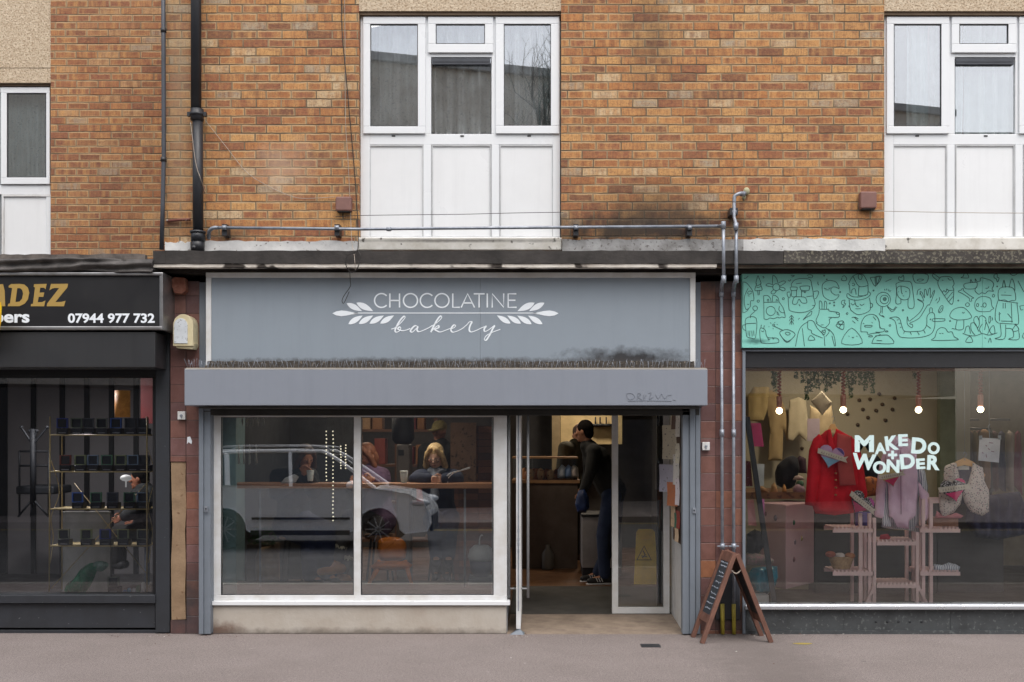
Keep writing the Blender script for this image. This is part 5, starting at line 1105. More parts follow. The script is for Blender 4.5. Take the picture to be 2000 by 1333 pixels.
m = MB(); m.box(X(1136, 3.4), X(1216, 3.4), 3.38, 4.1, Z(1010, 3.4)+.001, Z(1005, 3.4)); m.build('top', m_rubber, wcn); m = MB(); m.box(X(1138, 3.4), X(1214, 3.4), 3.42, 4.05, .1, .199); m.build('plinth', m_char, wcn)
bt_ = thing('plastic_bottle', 'milky plastic bottle on the bakery floor beneath the counter', 'bottle', P(1070, 1022, 4.1)); m = MB(); p = P(1070, 1024, 4.1); m.lathe((p.x, p.y, .1), [(.07, 0), (.075, .02), (.075, .2), (.03, .27), (.025, .31)], 16); m.build('body', M('milky', (104, 100, 94), .5), bt_)
kit = thing('kitchen_wall_unit', 'lit cream wall with hanging pans behind the bakery counter', 'wall unit', P(1150, 860, 6.2))
m = MB(); m.box(X(1095, 6.2), X(1215, 6.2), 6.2, 6.3, Z(868, 6.2), 2.6); m.build('panel', M('kitchen_cream', (214, 190, 140), .7), kit)
m = MB(); m.box(X(1078, 6.2), X(1094, 6.2), 6.1, 6.18, .1, 2.6); m.build('curtain_strip', M('strip_cream', (150, 132, 100), .7), kit)
for px in (1163, 1172, 1184): m = MB(); m.lathe((X(px, 6.1), 6.1, Z(834, 6.1)), [(.08, 0), (.1, .02), (.1, .04)], 14); m.tube([P(px, 832, 6.1), P(px, 815, 6.1)], .01, 6); m.build('pan', m_rubber, kit)
m = MB(); m.box(X(1010, 6.4), X(1078, 6.4), 6.4, 6.5, .1, 2.6); m.build('dark_wall', M('kitchen_dark', (40, 40, 42), .7), kit)
# yellow wet floor sign
wf_ = thing('wet_floor_sign', 'yellow folding wet floor sign with a warning triangle behind the glass sidelight', 'floor sign', P(1260, 1130, 2.0))
m_y = M('caution_yellow', (250, 206, 60), .5); yy = 1.9
m = MB(); m.ppoly([[(1243, 1040), (1248, 1034), (1274, 1034), (1279, 1040), (1286, 1142), (1238, 1142)], [(1252, 1046), (1270, 1046), (1270, 1054), (1252, 1054)]], yy, .02); m.build('front_leaf', m_y, wf_)
m = MB(); m.ppoly([(1246, 1042), (1276, 1042), (1288, 1132), (1240, 1132)], yy+.25, .02); m.build('back_leaf', m_y, wf_)
m = MB(); T_ = [Vector((X(a, yy), Z(c, yy))) for a, c in ((1258, 1067), (1244, 1094), (1272, 1094))]; m.stroke(T_, .012, yy-.003, .002, True)
m.stroke([Vector((X(a, yy), Z(c, yy))) for a, c in ((1256, 1076), (1260, 1084), (1254, 1090))], .01, yy-.003, .002); m.stroke([Vector((X(a, yy), Z(c, yy))) for a, c in ((1252, 1086), (1264, 1088))], .008, yy-.0035, .002); m.build('warning_triangle', m_rubber, wf_)
# ================= BARBER INTERIOR =================
m_br = M('brass', (214, 192, 140), .4, metal=.1, var=.04)
et = thing('brass_shelf', 'thin brass display shelf with crossed braces in the barber window', 'shelf', P(195, 1163, .5))
m = MB(); yF, yR = .45, .8
for px in (98, 287): m.tube([P(px, 814, yF), P(px-2 if px < 200 else px, 1161, yF)], .0075, 6)
for px in (121, 301): m.tube([P(px, 820, yR), P(px, 1152, yR)], .0065, 6)
m.build('posts', m_br, et)
for py in (850, 922, 995, 1067):
    m = MB(); a = P(98, py, yF); c = P(287, py, yF); e = P(121, py, yR)
    for q0, q1 in ((a, c), (Vector((a.x, yR, a.z)), Vector((c.x, yR, c.z))), (a, Vector((a.x, yR, a.z))), (c, Vector((c.x, yR, c.z)))): m.tube([q0, q1], .0065, 6)
    m.box(a.x, c.x, yF, yR, a.z-.004, a.z); m.build('shelf_tray', m_br, et)
m = MB(); m.tube([P(145, 944, yR), P(287, 1122, yR)], .004, 5); m.tube([P(290, 940, yR), P(212, 1026, yR), P(100, 1150, yR)], .004, 5)
m.tube(cr([P(100, 900, yF), P(116, 960, .6), P(100, 1010, yF), P(104, 1050, .6), P(98, 1100, yF)], 5), .004, 5); m.tube(cr([P(290, 880, yF), P(302, 930, .6), P(290, 990, yF), P(298, 1040, .6), P(290, 1100, yF)], 5), .004, 5); m.build('braces', m_br, et)
rims = [(60, 74, 150), (90, 104, 84), (120, 124, 110), (70, 74, 84), (60, 96, 170), (60, 60, 66), (80, 84, 92), (110, 56, 50), (120, 130, 96), (110, 130, 150), (80, 120, 96)]
rows = [(850, (121, 149, 172, 198, 226, 254, 278), 'top', [0, 1, 6, 2, 4, 5, 3]), (922, (127, 156, 181, 208, 235, 259, 281), 'second', [7, 8, 9, 10, 8, 9, 5]), (995, (151, 187, 219, 252, 278), 'third', [4, 10, 3, 10, 9]), (1067, (124, 168, 205, 240, 278), 'lowest', [2, 8, 0, 8, 2])]
ORD = ['first', 'second', 'third', 'fourth', 'fifth', 'sixth', 'seventh']
cn = {0: 'indigo', 1: 'olive', 2: 'grey green', 3: 'dark grey', 4: 'bright blue', 5: 'black', 6: 'slate', 7: 'brown red', 8: 'pale olive', 9: 'pale blue', 10: 'green'}
def gadget(px, py, lid, lbl, y=.5):
    t = thing('display_box', lbl, 'box', P(px, py, y), 'open black boxes on the brass shelf')
    m = MB(); m.pb(px-11, py-13, px+11, py-1, y, y+.09); m.build('tray', M('box_black', (38, 40, 46), .4), t, bevel=.004)
    m = MB(); m.pb(px-7, py-5, px+7, py-3.4, y-.002, y); m.build('white_print', M('print_grey', (150, 152, 158), .6), t)
    m = MB(); m.ring((px-11, py-33, px+11, py-13.5), (px-8.6, py-31, px+8.6, py-15), y+.075, y+.095); m.build('lid_rim', M('rim_%d' % lid, tuple(int(v*1.15) for v in rims[lid]), .5), t)
    m = MB(); m.pb(px-8.5, py-30.8, px+8.5, py-15.1, y+.088, y+.094); m.build('lid_lining', M('box_lining', (52, 56, 62), .6), t)
for py, pxs, nm, ls in rows:
    for i, px in enumerate(pxs): gadget(px, py, ls[i], 'open black box with %s rimmed lid, %s from the left on the %s shelf' % (cn[ls[i]], ORD[i], nm))
gadget(221, 1160, 2, 'single open black box standing on the barber window floor', .5)
cs = thing('coat_stand', 'black coat stand with splayed arms at the left of the barber window', 'coat stand', P(65, 990, 2.2)); m = MB()
m.tube([P(64, 838, 2.2), P(64, 985, 2.2)], .03, 8)
for a in (42, 92, 58, 72): m.tube(cr([P(64, 870, 2.2), P((64+a)/2, 852, 2.2), P(a, 836 if abs(a-64) > 10 else 842, 2.2)], 4), .012, 6); m.ell(P(a, 835 if abs(a-64) > 10 else 842, 2.2), .02)
for a in (35, 95, 60): m.tube([P(64, 975, 2.2), P(a, 1010, 2.2)], .012, 6)
m.build('stand', m_rubber, cs)
bch = thing('barber_chair', 'black barber bench with thin rails behind the coat stand', 'chair', P(60, 1000, 2.6)); m = MB()
for q in ([(38, 882), (95, 882)], [(38, 882), (38, 1010)], [(95, 882), (95, 1010)], [(38, 910), (95, 910)]): m.tube([P(a, c, 2.6) for a, c in q], .012, 6)
m.build('rails', m_rubber, bch); m = MB(); m.pb(30, 950, 105, 966, 2.5, 3.0); m.build('seat', m_rubber, bch, bevel=.02)
gb = thing('green_bag', 'shiny dark green plastic bag slumped on the barber window floor', 'bag', P(165, 1162, .6))
garment('sack', M('green_plastic', (44, 150, 104), .25, c2=(28, 112, 80), vs=10, spec=.7), gb, [(128, 1158), (130, 1142), (146, 1130), (158, 1112), (176, 1100), (192, 1104), (186, 1124), (176, 1146), (160, 1160)], .6, .07, .022, 26, 5, thick=.01, sm=3)
garment('wrapper', M('clear_wrap', (120, 160, 140), .2, spec=.8), gb, [(180, 1104), (190, 1096), (208, 1098), (212, 1106), (200, 1116), (190, 1116)], .58, .03, .02, 50, 2, thick=.006, sm=2)
for i, (px, c) in enumerate(((244, (70, 110, 160)), (252, (90, 150, 180)), (262, (200, 206, 210)), (270, (110, 150, 120)), (280, (220, 220, 214)), (290, (196, 190, 170)))):
    m = MB(); p = P(px, 1161, .5); m.lathe(tuple(p), [(.018, 0), (.02, .01), (.02, [.03, .05, .05, .07, .1, .08][i]), (.008, [.04, .06, .06, .085, .115, .09][i])], 12); m.build('bottle', M('bot_%d' % i, c, .4), None, ['short blue bottle leftmost on the barber window floor', 'small pale blue bottle on the barber window floor', 'small white bottle between the pale blue and green ones', 'small green bottle on the barber window floor', 'tallest white bottle on the barber window floor', 'cream bottle rightmost on the barber window floor'][i], 'bottle', 'small bottles on the barber window floor')
sl_ = thing('hanging_lantern', 'glowing amber printed lantern hanging high in the barber window', 'lantern', P(235, 815, 1.4)); m = MB(); c = P(235, 815, 1.4); m.lathe((c.x, c.y+.06, c.z), [(.075, 0), (.075, .27)], 20); m.build('shade', M('amber', (190, 130, 60), .6, c2=(120, 60, 30), vs=14, emis=.1), sl_)
rl_ = thing('ring_lamp', 'small white round lamp above the seated barber customer', 'lamp', P(246, 948, 1.5)); m = MB(); c = P(246, 934, 1.5); m.ell(tuple(c), (.06, .05, .035)); m.tube([c, P(246, 952, 1.5)], .008, 6); m.build('head', M('ring_white', (214, 214, 210), .5, emis=.3), rl_)
# ================= GIFT SHOP DISPLAY =================
def bulb(lbl, px, py, y):
    t = thing('pendant_light', lbl, 'pendant lamp', P(px, 722, y), 'bare bulb pendants with pink holders in the craft shop window')
    c = P(px, py, y); m = MB(); m.ell(tuple(c), .029, 16, 12); m.build('bulb', M('bulb_glow', (255, 236, 190), .4, var=0, emis=10.), t)
    m = MB(); m.lathe((c.x, c.y, c.z+.026), [(.02, 0), (.024, .01), (.026, .1), (.02, .11)], 16); m.build('holder', M('holder_pink', (196, 140, 124), .5), t)
    m = MB(); top = Z(718, y); n = 60; zb_ = c.z+.13
    m.tube([(c.x+.014*math.sin(i*.9), c.y+.014*math.cos(i*.9), zb_+(top-zb_)*i/n) for i in range(n+1)], .008, 5); m.build('twisted_cord', M('cord_red', (160, 78, 62), .7), t)
bulb('first pendant bulb, leftmost in the craft shop window', 1522, 803, .3); bulb('second pendant bulb, above the red coat', 1647, 801, .3)
bulb('third pendant bulb, above the white window lettering', 1794, 801, .3); bulb('fourth pendant bulb, right beside the clipped paper', 1915, 800, .3)
interior_lamp('round ceiling light over the craft shop back wall', X(1640, 1.6), 1.6, 2.7, 10, WARM, group=None); interior_lamp('round ceiling light deep at the right of the craft shop', X(1900, 3), 3.4, 2.7, 8, WARM, group=None)
# vines
vn = thing('hanging_vine', 'trailing green artificial vines along the top of the craft shop window', 'vine', P(1630, 725, .45)); m = MB(); ru = random.Random(13); st = MB()
for px, L_ in [(1568, 26), (1576, 60), (1582, 44), (1590, 36), (1598, 40), (1606, 28), (1614, 44), (1622, 36), (1630, 30), (1638, 24), (1655, 36), (1662, 56), (1670, 28), (1680, 30), (1690, 42), (1696, 26), (1555, 18), (1510, 30), (1514, 44), (1704, 46), (1786, 18)]:
    n_ = int(L_/1.6)
    st.tube([P(px, 722, .45), P(px+2, 722+L_, .45)], .002, 4)
    for k in range(n_*3):
        p = P(px+ru.uniform(-4, 4), 722+ru.uniform(0, L_), .45+ru.uniform(-.04, .04)); a = ru.uniform(0, 6.28); s_ = ru.uniform(.008, .016); v = Vector((math.cos(a), ru.uniform(-.5, .5), -abs(math.sin(a))))*s_; w_ = Vector((math.sin(a), .4, math.cos(a)))*s_*.5
        m.add([p-v, p+w_, p+v, p-w_], [(0, 1, 2, 3)])
m.build('leaves', M('vine_green', (64, 104, 62), .6, c2=(36, 66, 40), vs=20), vn); st.build('stems', M('vine_stem', (60, 80, 50), .7), vn)
def G(name, lbl, cat, c, outl, y, **kw):
    mt = c if isinstance(c, bpy.types.Material) else M('cloth_'+name+'_%d%d%d' % c, c, .85, var=.06, vs=12, bump=.25, bs=80)
    return garment(name, mt, kw.pop('parent', None), outl, y, label=lbl, cat=cat, **kw)
# pale hanging clothes on the back wall
G('hanging_dress', 'tall ochre dress hanging on the craft shop wall under the first bulb', 'dress', (170, 148, 104), [(1494, 768), (1506, 762), (1520, 770), (1528, 784), (1534, 800), (1544, 850), (1538, 862), (1530, 840), (1528, 900), (1500, 900), (1504, 840), (1498, 800)], 2.45, thick=.01)
G('hanging_coat', 'long cream coat hanging at the far left of the craft shop wall', 'coat', (170, 150, 100), [(1460, 775), (1472, 757), (1502, 757), (1498, 800), (1490, 822), (1462, 822)], 2.4, thick=.01)
G('hanging_jacket', 'pale linen jacket hanging between the dress and the red coat', 'jacket', (196, 184, 152), [(1542, 782), (1560, 776), (1574, 782), (1580, 830), (1575, 862), (1560, 850), (1548, 862), (1538, 858), (1540, 820)], 2.4, thick=.01)
G('cushion', 'square cream cushion hung by a corner under the vines', 'cushion', (206, 196, 170), [(1605, 764), (1625, 786), (1606, 812), (1584, 784)], 1.6, bulge=.002, fold=.002, thick=.005, sm=1)
G('wall_blouse', 'beige top hanging on the wall below the cream cushion', 'top', (176, 158, 122), [(1582, 792), (1596, 800), (1614, 802), (1624, 792), (1634, 850), (1600, 870), (1580, 860)], 2.0, thick=.01)
m = MB(); m.pb(1577, 818, 1601, 862, 1.9, 1.905); m.build('wall_notice', M('notice_lilac', (186, 170, 176), .8), None, 'small lilac notice pinned on the craft shop wall left of the coat hanger', 'notice')
rz = random.Random(17); 
for i in range(14):
    px, py = [(1679, 782), (1686, 800), (1656, 809), (1676, 830), (1567, 876), (1546, 791), (1700, 780), (1712, 802), (1724, 790), (1730, 821), (1748, 778), (1718, 770), (1696, 816), (1744, 800)][i]
    m = MB(); m.lathe((X(px, 2.58), 2.585, Z(py, 2.58)), [(.02, 0), (.022, .014)], 8, 'y'); m.build('wall_ornament', M('ornament', (84, 66, 44), .7), None, 'tiny dark ornament dotted on the craft shop wall', 'ornament', 'tiny ornaments on the craft shop wall')
# red coat
def hanger(px, py, w_, y, lbl, g='wooden hangers in the craft shop window', top=None):
    t = thing('wooden_hanger', lbl, 'hanger', P(px, py, y), g); m = MB()
    m.ppoly([(px-w_, py+w_*.55), (px-w_*.45, py-2), (px-6, py-w_*.12-3), (px, py-w_*.14-5), (px+6, py-w_*.12-3), (px+w_*.45, py-2), (px+w_, py+w_*.55), (px+w_-2, py+w_*.55+5), (px+w_*.35, py+7), (px, py+4), (px-w_*.35, py+7), (px-w_+2, py+w_*.55+5)], y, .012); m.build('shoulders', M('hanger_wood', (226, 180, 122), .4, var=.04), t, bevel=.003)
    m = MB(); m.tube(cr([P(px, py-5, y), P(px+1, py-12, y), P(px+4, py-17, y), P(px, py-21, y), P(px-3, py-17, y)], 4), .0025, 6); m.tube([P(px, py-20, y), P(px, top or 722, y)], .0018, 5); m.build('hook', m_galv, t)
y0 = .45
hanger(1627, 834, 11, y0, 'wooden hanger in the collar of the red coat', top=795)
rc_ = thing('red_coat', 'bright red wool coat with gold buttons on a hanger in the craft shop window', 'coat', P(1630, 1005, y0))
m_red = M('coat_red', (228, 26, 48), .85, c2=(204, 18, 38), vs=5, bump=.3, bs=120)
garment('body', m_red, rc_, [(1612, 842), (1621, 838), (1627, 856), (1634, 838), (1642, 842), (1664, 854), (1672, 870), (1680, 940), (1686, 985), (1668, 1002), (1630, 1007), (1592, 1003), (1585, 985), (1593, 940), (1596, 900), (1594, 858)], y0, .045, .016, 15, 1, thick=.02)
garment('sleeve', m_red, rc_, [(1600, 848), (1612, 858), (1606, 900), (1598, 950), (1592, 990), (1572, 986), (1576, 930), (1580, 880), (1588, 858)], y0-.035, .045, .008, 18, 2, thick=.02)
garment('sleeve', m_red, rc_, [(1662, 852), (1674, 870), (1682, 910), (1690, 965), (1686, 982), (1672, 960), (1666, 900)], y0+.02, .04, .008, 18, 3, thick=.02)
garment('lapel', m_red, rc_, [(1614, 842), (1622, 838), (1630, 870), (1632, 892), (1618, 872)], y0-.075, .012, .002, 9, 3, thick=.01, sm=1); garment('lapel', m_red, rc_, [(1641, 841), (1633, 838), (1628, 868), (1632, 892), (1644, 868)], y0-.07, .012, .002, 9, 4, thick=.01, sm=1)
for py in (925, 938, 953, 967): m = MB(); m.lathe((X(1628, y0), y0-.095, Z(py, y0-.09)), [(.008, 0), (.008, .04)], 12, 'y'); m.build('button', M('button_gold', (226, 170, 120), .3, metal=.6), rc_)
garment('fabric_panel', M('dusty_red', (196, 84, 84), .8), None, [(1636, 846), (1662, 854), (1664, 900), (1672, 948), (1640, 949), (1634, 880)], y0-.09, .006, .003, 9, 4, 'dusty red cloth panel pinned over the right front of the red coat', 'cloth', thick=.004, sm=1)
def heart(lbl, cx_, cy_, s_, rot, y, c1_, c2_, c3_):
    t = thing('heart_patch', lbl, 'heart decoration', P(cx_, cy_+s_, y), 'fabric heart decorations in the craft shop window')
    pts = []
    for i in range(28):
        a = i/28*2*math.pi; hx_ = 16*math.sin(a)**3; hy_ = -(13*math.cos(a)-5*math.cos(2*a)-2*math.cos(3*a)-math.cos(4*a)); pts.append((hx_/17*s_, hy_/17*s_))
    rt_ = lambda p: (cx_+p[0]*math.cos(rot)-p[1]*math.sin(rot), cy_+p[0]*math.sin(rot)+p[1]*math.cos(rot))
    m = MB(); m.ppoly([rt_(p) for p in pts], y, .02); m.build('heart', c1_, t, bevel=.004)
    m = MB(); hf = [p for p in pts if p[1] > s_*.15]; m.ppoly([rt_((p[0]*.97, p[1]*.97)) for p in hf], y-.003, .003); m.build('lower_patch', c2_, t)
    m = MB(); hf = [p for p in pts if p[0] > s_*.1 and p[1] < 0]; m.ppoly([rt_((p[0]*.97, p[1]*.97)) for p in hf], y-.003, .003); m.build('upper_patch', c3_, t)
    m = MB(); q = [(-s_*1.1, -s_*.3), (s_*1.0, -s_*.12), (s_*1.25, -s_*.25), (s_*1.12, s_*.02), (s_*1.3, s_*.25), (s_*.95, s_*.22), (-s_*1.05, s_*.08)]; m.ppoly([rt_(p) for p in q], y-.014, .01); bn = m.build('ribbon_banner', M('banner', (222, 216, 204), .8), t)
    m = MB()
    for k in range(9):
        u = -s_*.8+k*s_*.19; m.stroke([Vector((X(*[rt_((u+du, -s_*.06+dv+k*.25))[0], y-.016]), Z(rt_((u+du, -s_*.06+dv+k*.25))[1], y-.016))) for du, dv in ((0, 2), (.9, -2), (1.6, 2))], .003, y-.016, .0015)
    m.build('stitching', M('stitch', (110, 96, 90), .8), bn)
mk_ = lambda n, c, **k: M('heart_'+n, c, .8, **k)
m_spot = mk_('spots', (70, 68, 72), speck=(90, .52, (200, 200, 204)))
heart('pastel pink and blue fabric heart on the chest of the red coat', 1624, 890, 26, .25, y0-.12, mk_('lilac', (206, 170, 214)), mk_('sky', (140, 190, 226)), mk_('indigo', (96, 74, 150)))
heart('magenta and black spotted heart between the red coat and the lilac shirt', 1683, 982, 26, .6, y0-.13, m_spot, mk_('rose', (196, 60, 110)), mk_('orchid', (200, 90, 170)))
heart('pink and yellow heart below the window lettering on the lilac shirt', 1740, 930, 22, -.25, y0-.13, mk_('sand', (214, 198, 150)), mk_('hotpink', (206, 60, 110)), mk_('grey', (140, 132, 130)))
heart('black spotted and hot pink heart on the left front of the floral waistcoat', 1863, 955, 27, -.2, y0-.12, m_spot, mk_('bright', (226, 70, 130)), mk_('bright', (226, 70, 130)))
# shirts
m_lil = M('shirt_lilac', (240, 212, 238), .85, c2=(226, 194, 224), vs=9, bump=.2, bs=90)
def stripe_mat():
    t = NT('shirt_stripe'); x, y, z = t.sep(t.pos()); s_ = t.ma('FRACT', t.ma('MULTIPLY', t.ma('ADD', x, t.ma('MULTIPLY', t.noise(4, 2, t.pos()), .06)), 55.))
    c = t.mix(t.mr(s_, .62, .7), lin((226, 232, 240)), lin((130, 140, 170))); t.L(c, t.b.inputs['Base Color']); t.b.inputs['Roughness'].default_value = .85; return t.m
m_str = stripe_mat()
ss = thing('striped_shirt', 'blue and white striped shirt hanging behind the lilac shirt', 'shirt', P(1760, 1030, .6))
garment('body', m_str, ss, [(1722, 912), (1740, 905), (1790, 905), (1800, 920), (1796, 960), (1795, 1040), (1770, 1036), (1742, 1034), (1722, 1030), (1726, 960)], .6, .03, .018, 22, 4, thick=.012)
garment('sleeve', m_str, ss, [(1792, 912), (1806, 918), (1812, 950), (1812, 975), (1800, 975), (1796, 940)], .55, .03, .008, 18, 2, thick=.012)
garment('sleeve', m_str, ss, [(1722, 930), (1734, 925), (1738, 980), (1740, 1030), (1724, 1028)], .50, .02, .008, 18, 5, thick=.012)
ls = thing('lilac_shirt', 'lilac collared shirt hanging behind the white window lettering', 'shirt', P(1755, 1020, y0))
garment('body', m_lil, ls, [(1736, 862), (1748, 852), (1758, 856), (1768, 852), (1780, 860), (1790, 880), (1793, 960), (1788, 1008), (1776, 1018), (1775, 1034), (1752, 1030), (1744, 1012), (1736, 1010), (1734, 950), (1728, 890)], y0, .03, .016, 20, 7, thick=.012)
garment('sleeve', m_lil, ls, [(1728, 880), (1738, 900), (1728, 960), (1724, 1012), (1708, 1008), (1712, 960), (1718, 910)], y0+.06, .03, .008, 18, 2, thick=.012)
garment('sleeve', m_lil, ls, [(1792, 940), (1802, 955), (1812, 965), (1813, 985), (1810, 1016), (1797, 1014), (1798, 980)], y0+.03, .03, .008, 18, 6, thick=.012)
garment('collar', m_lil, ls, [(1742, 858), (1756, 850), (1772, 856), (1768, 874), (1757, 864), (1748, 876)], y0-.05, .02, .002, 9, 4, thick=.012, sm=1)
m = MB(); m.tube([P(1759, 880, y0-.047), P(1760, 1005, y0-.047)], .003, 5); m.build('placket', M('plk', (150, 112, 150), .8), ls)
# floral waistcoat
hanger(1884, 905, 41, y0+.02, 'wide wooden hanger carrying the floral waistcoat')
wv = thing('floral_waistcoat', 'cream waistcoat with tiny dark flowers on a wide wooden hanger', 'waistcoat', P(1882, 1008, y0))
def floral():
    t = NT('floral'); vo = t.n('TexVoronoi'); vo.inputs['Scale'].default_value = 62; t.L(t.scl(t.pos(), (1, .3, 1)), vo.inputs['Vector'])
    v2 = t.n('TexVoronoi'); v2.inputs['Scale'].default_value = 48; t.L(t.pos(), v2.inputs['Vector'])
    c = t.mix(t.mr(vo.outputs['Distance'], .36, .24), lin((220, 210, 206)), lin((84, 88, 92))); c = t.mix(t.mr(v2.outputs['Distance'], .22, .14), c, lin((196, 130, 150)))
    t.L(c, t.b.inputs['Base Color']); t.b.inputs['Roughness'].default_value = .85; return t.m
m_fl = floral()
garment('back', M('navy_lining', (44, 44, 72), .8), wv, [(1850, 912), (1868, 906), (1900, 906), (1918, 912), (1926, 950), (1924, 985), (1840, 985), (1842, 940)], y0+.06, .01, .004, 9, 4, thick=.008)
garment('left_front', m_fl, wv, [(1845, 912), (1866, 904), (1872, 930), (1868, 945), (1878, 965), (1874, 985), (1862, 1000), (1842, 1008), (1836, 996), (1834, 955), (1844, 945)], y0, .03, .006, 10, 4, thick=.01, sm=1)
garment('right_front', m_fl, wv, [(1900, 904), (1920, 914), (1923, 940), (1932, 958), (1932, 1000), (1918, 1008), (1896, 1000), (1884, 982), (1880, 965), (1890, 945), (1896, 925)], y0, .03, .006, 10, 6, thick=.01, sm=1)
m = MB(); m.pb(1872, 910, 1893, 918, y0+.03, y0+.035); m.build('label', M('tag_white', (200, 200, 196), .8), wv)
# clipped paper
cp = thing('clipped_paper', 'white drawing clipped to a string beside the floral waistcoat', 'paper', P(1932, 905, .4)); m = MB(); m.ppoly([(1913, 855), (1954, 858), (1951, 904), (1911, 900)], .4, .003); m.build('sheet', M('sheet', (214, 216, 226), .7), cp)
m = MB()
for q in ([(1925, 870), (1928, 872)], [(1930, 876), (1933, 879)], [(1918, 884), (1921, 886)], [(1936, 882), (1942, 883)], [(1926, 888), (1927, 894)], [(1932, 865), (1940, 866)]): m.stroke([Vector((X(a, .396), Z(c, .396))) for a, c in q], .008, .3965, .002)
m.build('drawing', M('drw', (150, 120, 140), .7), cp)
m = MB()
for a in (1916, 1953): m.pb(a-2.5, 851, a+2.5, 859, .39, .41)
m.tube([P(1912, 856, .405), P(1956, 857, .405)], .003, 5); m.tube(cr([P(1933, 856, .4), P(1932, 840, .4), P(1930, 834, .4), P(1934, 829, .4)], 4), .003, 5); m.tube([P(1932, 835, .4), P(1932, 722, .4)], .002, 5); m.build('clips', m_galv, cp)
# window lettering on glass
wlt = MB(); yg = .052
for ch, bb_, rt_ in (('M', (1669.5, 850.5, 1707, 883.5), .0), ('A', (1708, 865, 1731, 887.5), .05), ('K', (1729, 851.5, 1755, 880), .12), ('E', (1754.5, 848.5, 1773.5, 872), .03), ('D', (1780.5, 855.5, 1809.5, 887), -.08), ('O', (1812, 864, 1835.5, 888), 0),
                     ('+', (1734.5, 880.5, 1752.5, 897.5), 0), ('W', (1664.5, 886.5, 1711, 918), -.08), ('O', (1705, 901, 1731, 926), 0), ('N', (1731.5, 898, 1757, 923.5), -.05), ('D', (1758, 886.5, 1787, 916), .1), ('E', (1789.5, 896, 1807, 916.5), .05), ('R', (1811, 889.5, 1836, 918.5), -.05)):
    text_into(wlt, ch, bb_, yg, .045, .003, rot=rt_)
wlt.build('window_lettering', M('vinyl', (206, 230, 230), .5, var=.01), None, 'pale bold MAKE DO + WONDER lettering on the craft shop glass', 'lettering')
# pink shelves
m_pk = M('shelf_pink', (238, 210, 210), .55, var=.04)
def sbar(m, a, c, y, w_=.02, dpt=.02): m.bar(P(a[0], a[1], y), P(c[0], c[1], y), w_, dpt)
def shelf_unit(lbl, posts, shelves, y, depth, braces=()):
    t = thing('pink_shelf', lbl, 'shelf', P(posts[0][0], 1183, y), 'dusty pink slatted shelves in the craft shop window')
    m = MB()
    for a, t0_, b0_ in posts: m.pb(a-3.2, t0_, a+3.2, b0_, y, y+.03); m.box(X(a, y)-.014, X(a, y)+.014, y+depth-.03, y+depth, Z(b0_, y), Z(t0_, y))
    for a, c in braces: sbar(m, a, c, y+.015, .026, .026)
    m.build('posts', m_pk, t)
    for x0_, x1_, py in shelves:
        m = MB(); z_ = Z(py, y); xa, xb = X(x0_, y), X(x1_, y); m.box(xa, xb, y-.02, y-.001, z_-.035, z_); m.box(xa, xb, y+depth+.001, y+depth+.02, z_-.035, z_)
        k = xa+.01
        while k < xb-.02: m.box(k, k+.022, y-.015, y+depth+.015, z_+.001, z_+.016); k += .036
        m.build('shelf', m_pk, t)
shelf_unit('left dusty pink slatted shelf, holding the basket', [(1681, 1003, 1183), (1667+32, 1003, 1183)], [(1626, 1706, 1033), (1626, 1706, 1117)], .42, .3)
shelf_unit('middle dusty pink ladder shelf with splayed legs', [(1708, 1012, 1183), (1792, 1040, 1183)], [(1712, 1789, 1058), (1712, 1789, 1141)], .40, .32, [((1708, 1143), (1690, 1182)), ((1792, 1143), (1811, 1182))])
shelf_unit('right dusty pink slatted shelf, holding the folded cloth', [(1804, 975, 1183), (1819, 975, 1183)], [(1796, 1874, 1033), (1796, 1874, 1117)], .42, .3)
m = MB(); m.pb(1812, 972, 1840, 983, .45, .5); m.build('shelf_bracket', m_pk, None, 'short pink crosspiece on top of the right shelf', 'crosspiece')
bk_ = thing('basket', 'pale wicker basket of rust coloured bundles on the left pink shelf', 'basket', P(1646, 1115, .5))
m = MB(); n = 24; vs = []; cx_, cy_ = X(1646, .5), .55; hz0, hz1 = Z(1114, .5), Z(1088, .5)
for j in range(9):
    t_ = j/8; w_ = .075+.045*t_; d_ = .06+.03*t_
    for k in range(n): a = 2*math.pi*k/n; vs.append((cx_+w_*math.cos(a)*(1+.03*((j+k) % 2)), cy_+d_*math.sin(a)*(1+.03*((j+k) % 2)), hz0+(hz1-hz0)*t_))
m.add(vs, [(j*n+k, j*n+(k+1) % n, (j+1)*n+(k+1) % n, (j+1)*n+k) for j in range(8) for k in range(n)]+[tuple(range(n))]); o = m.build('wicker', M('wicker', (186, 158, 120), .8, c2=(140, 110, 78), vs=30), bk_); o.modifiers.new('t', 'SOLIDIFY').thickness = .006
for i, (px, py, c) in enumerate(((1622, 1083, (170, 92, 70)), (1640, 1086, (206, 200, 196)), (1660, 1086, (170, 110, 62)))):
    m = MB(); p = P(px, py, .52); m.ell(tuple(p), (.05, .05, .03)); m.build('bundle', M('bun_%d' % i, c, .8, bump=.5, bs=60), None, ['rust red bundle leaning out of the left of the basket', 'white bundle in the middle of the basket', 'brown bundle at the right of the basket'][i], 'bundle', 'fabric bundles in the basket')
G('folded_cloth', 'crumpled pale striped cloth on the lower right pink shelf', 'cloth', m_str, [(1822, 1115), (1824, 1102), (1840, 1104), (1852, 1099), (1866, 1102), (1876, 1108), (1872, 1116), (1862, 1119), (1840, 1116)], .45, bulge=.05, fold=.01, thick=.01)
G('folded_cloth', 'red bundle of cloth on the middle pink ladder shelf', 'cloth', (170, 50, 66), [(1717, 1052), (1720, 1045), (1734, 1043), (1740, 1050), (1736, 1055), (1720, 1056)], .45, bulge=.04, thick=.01)
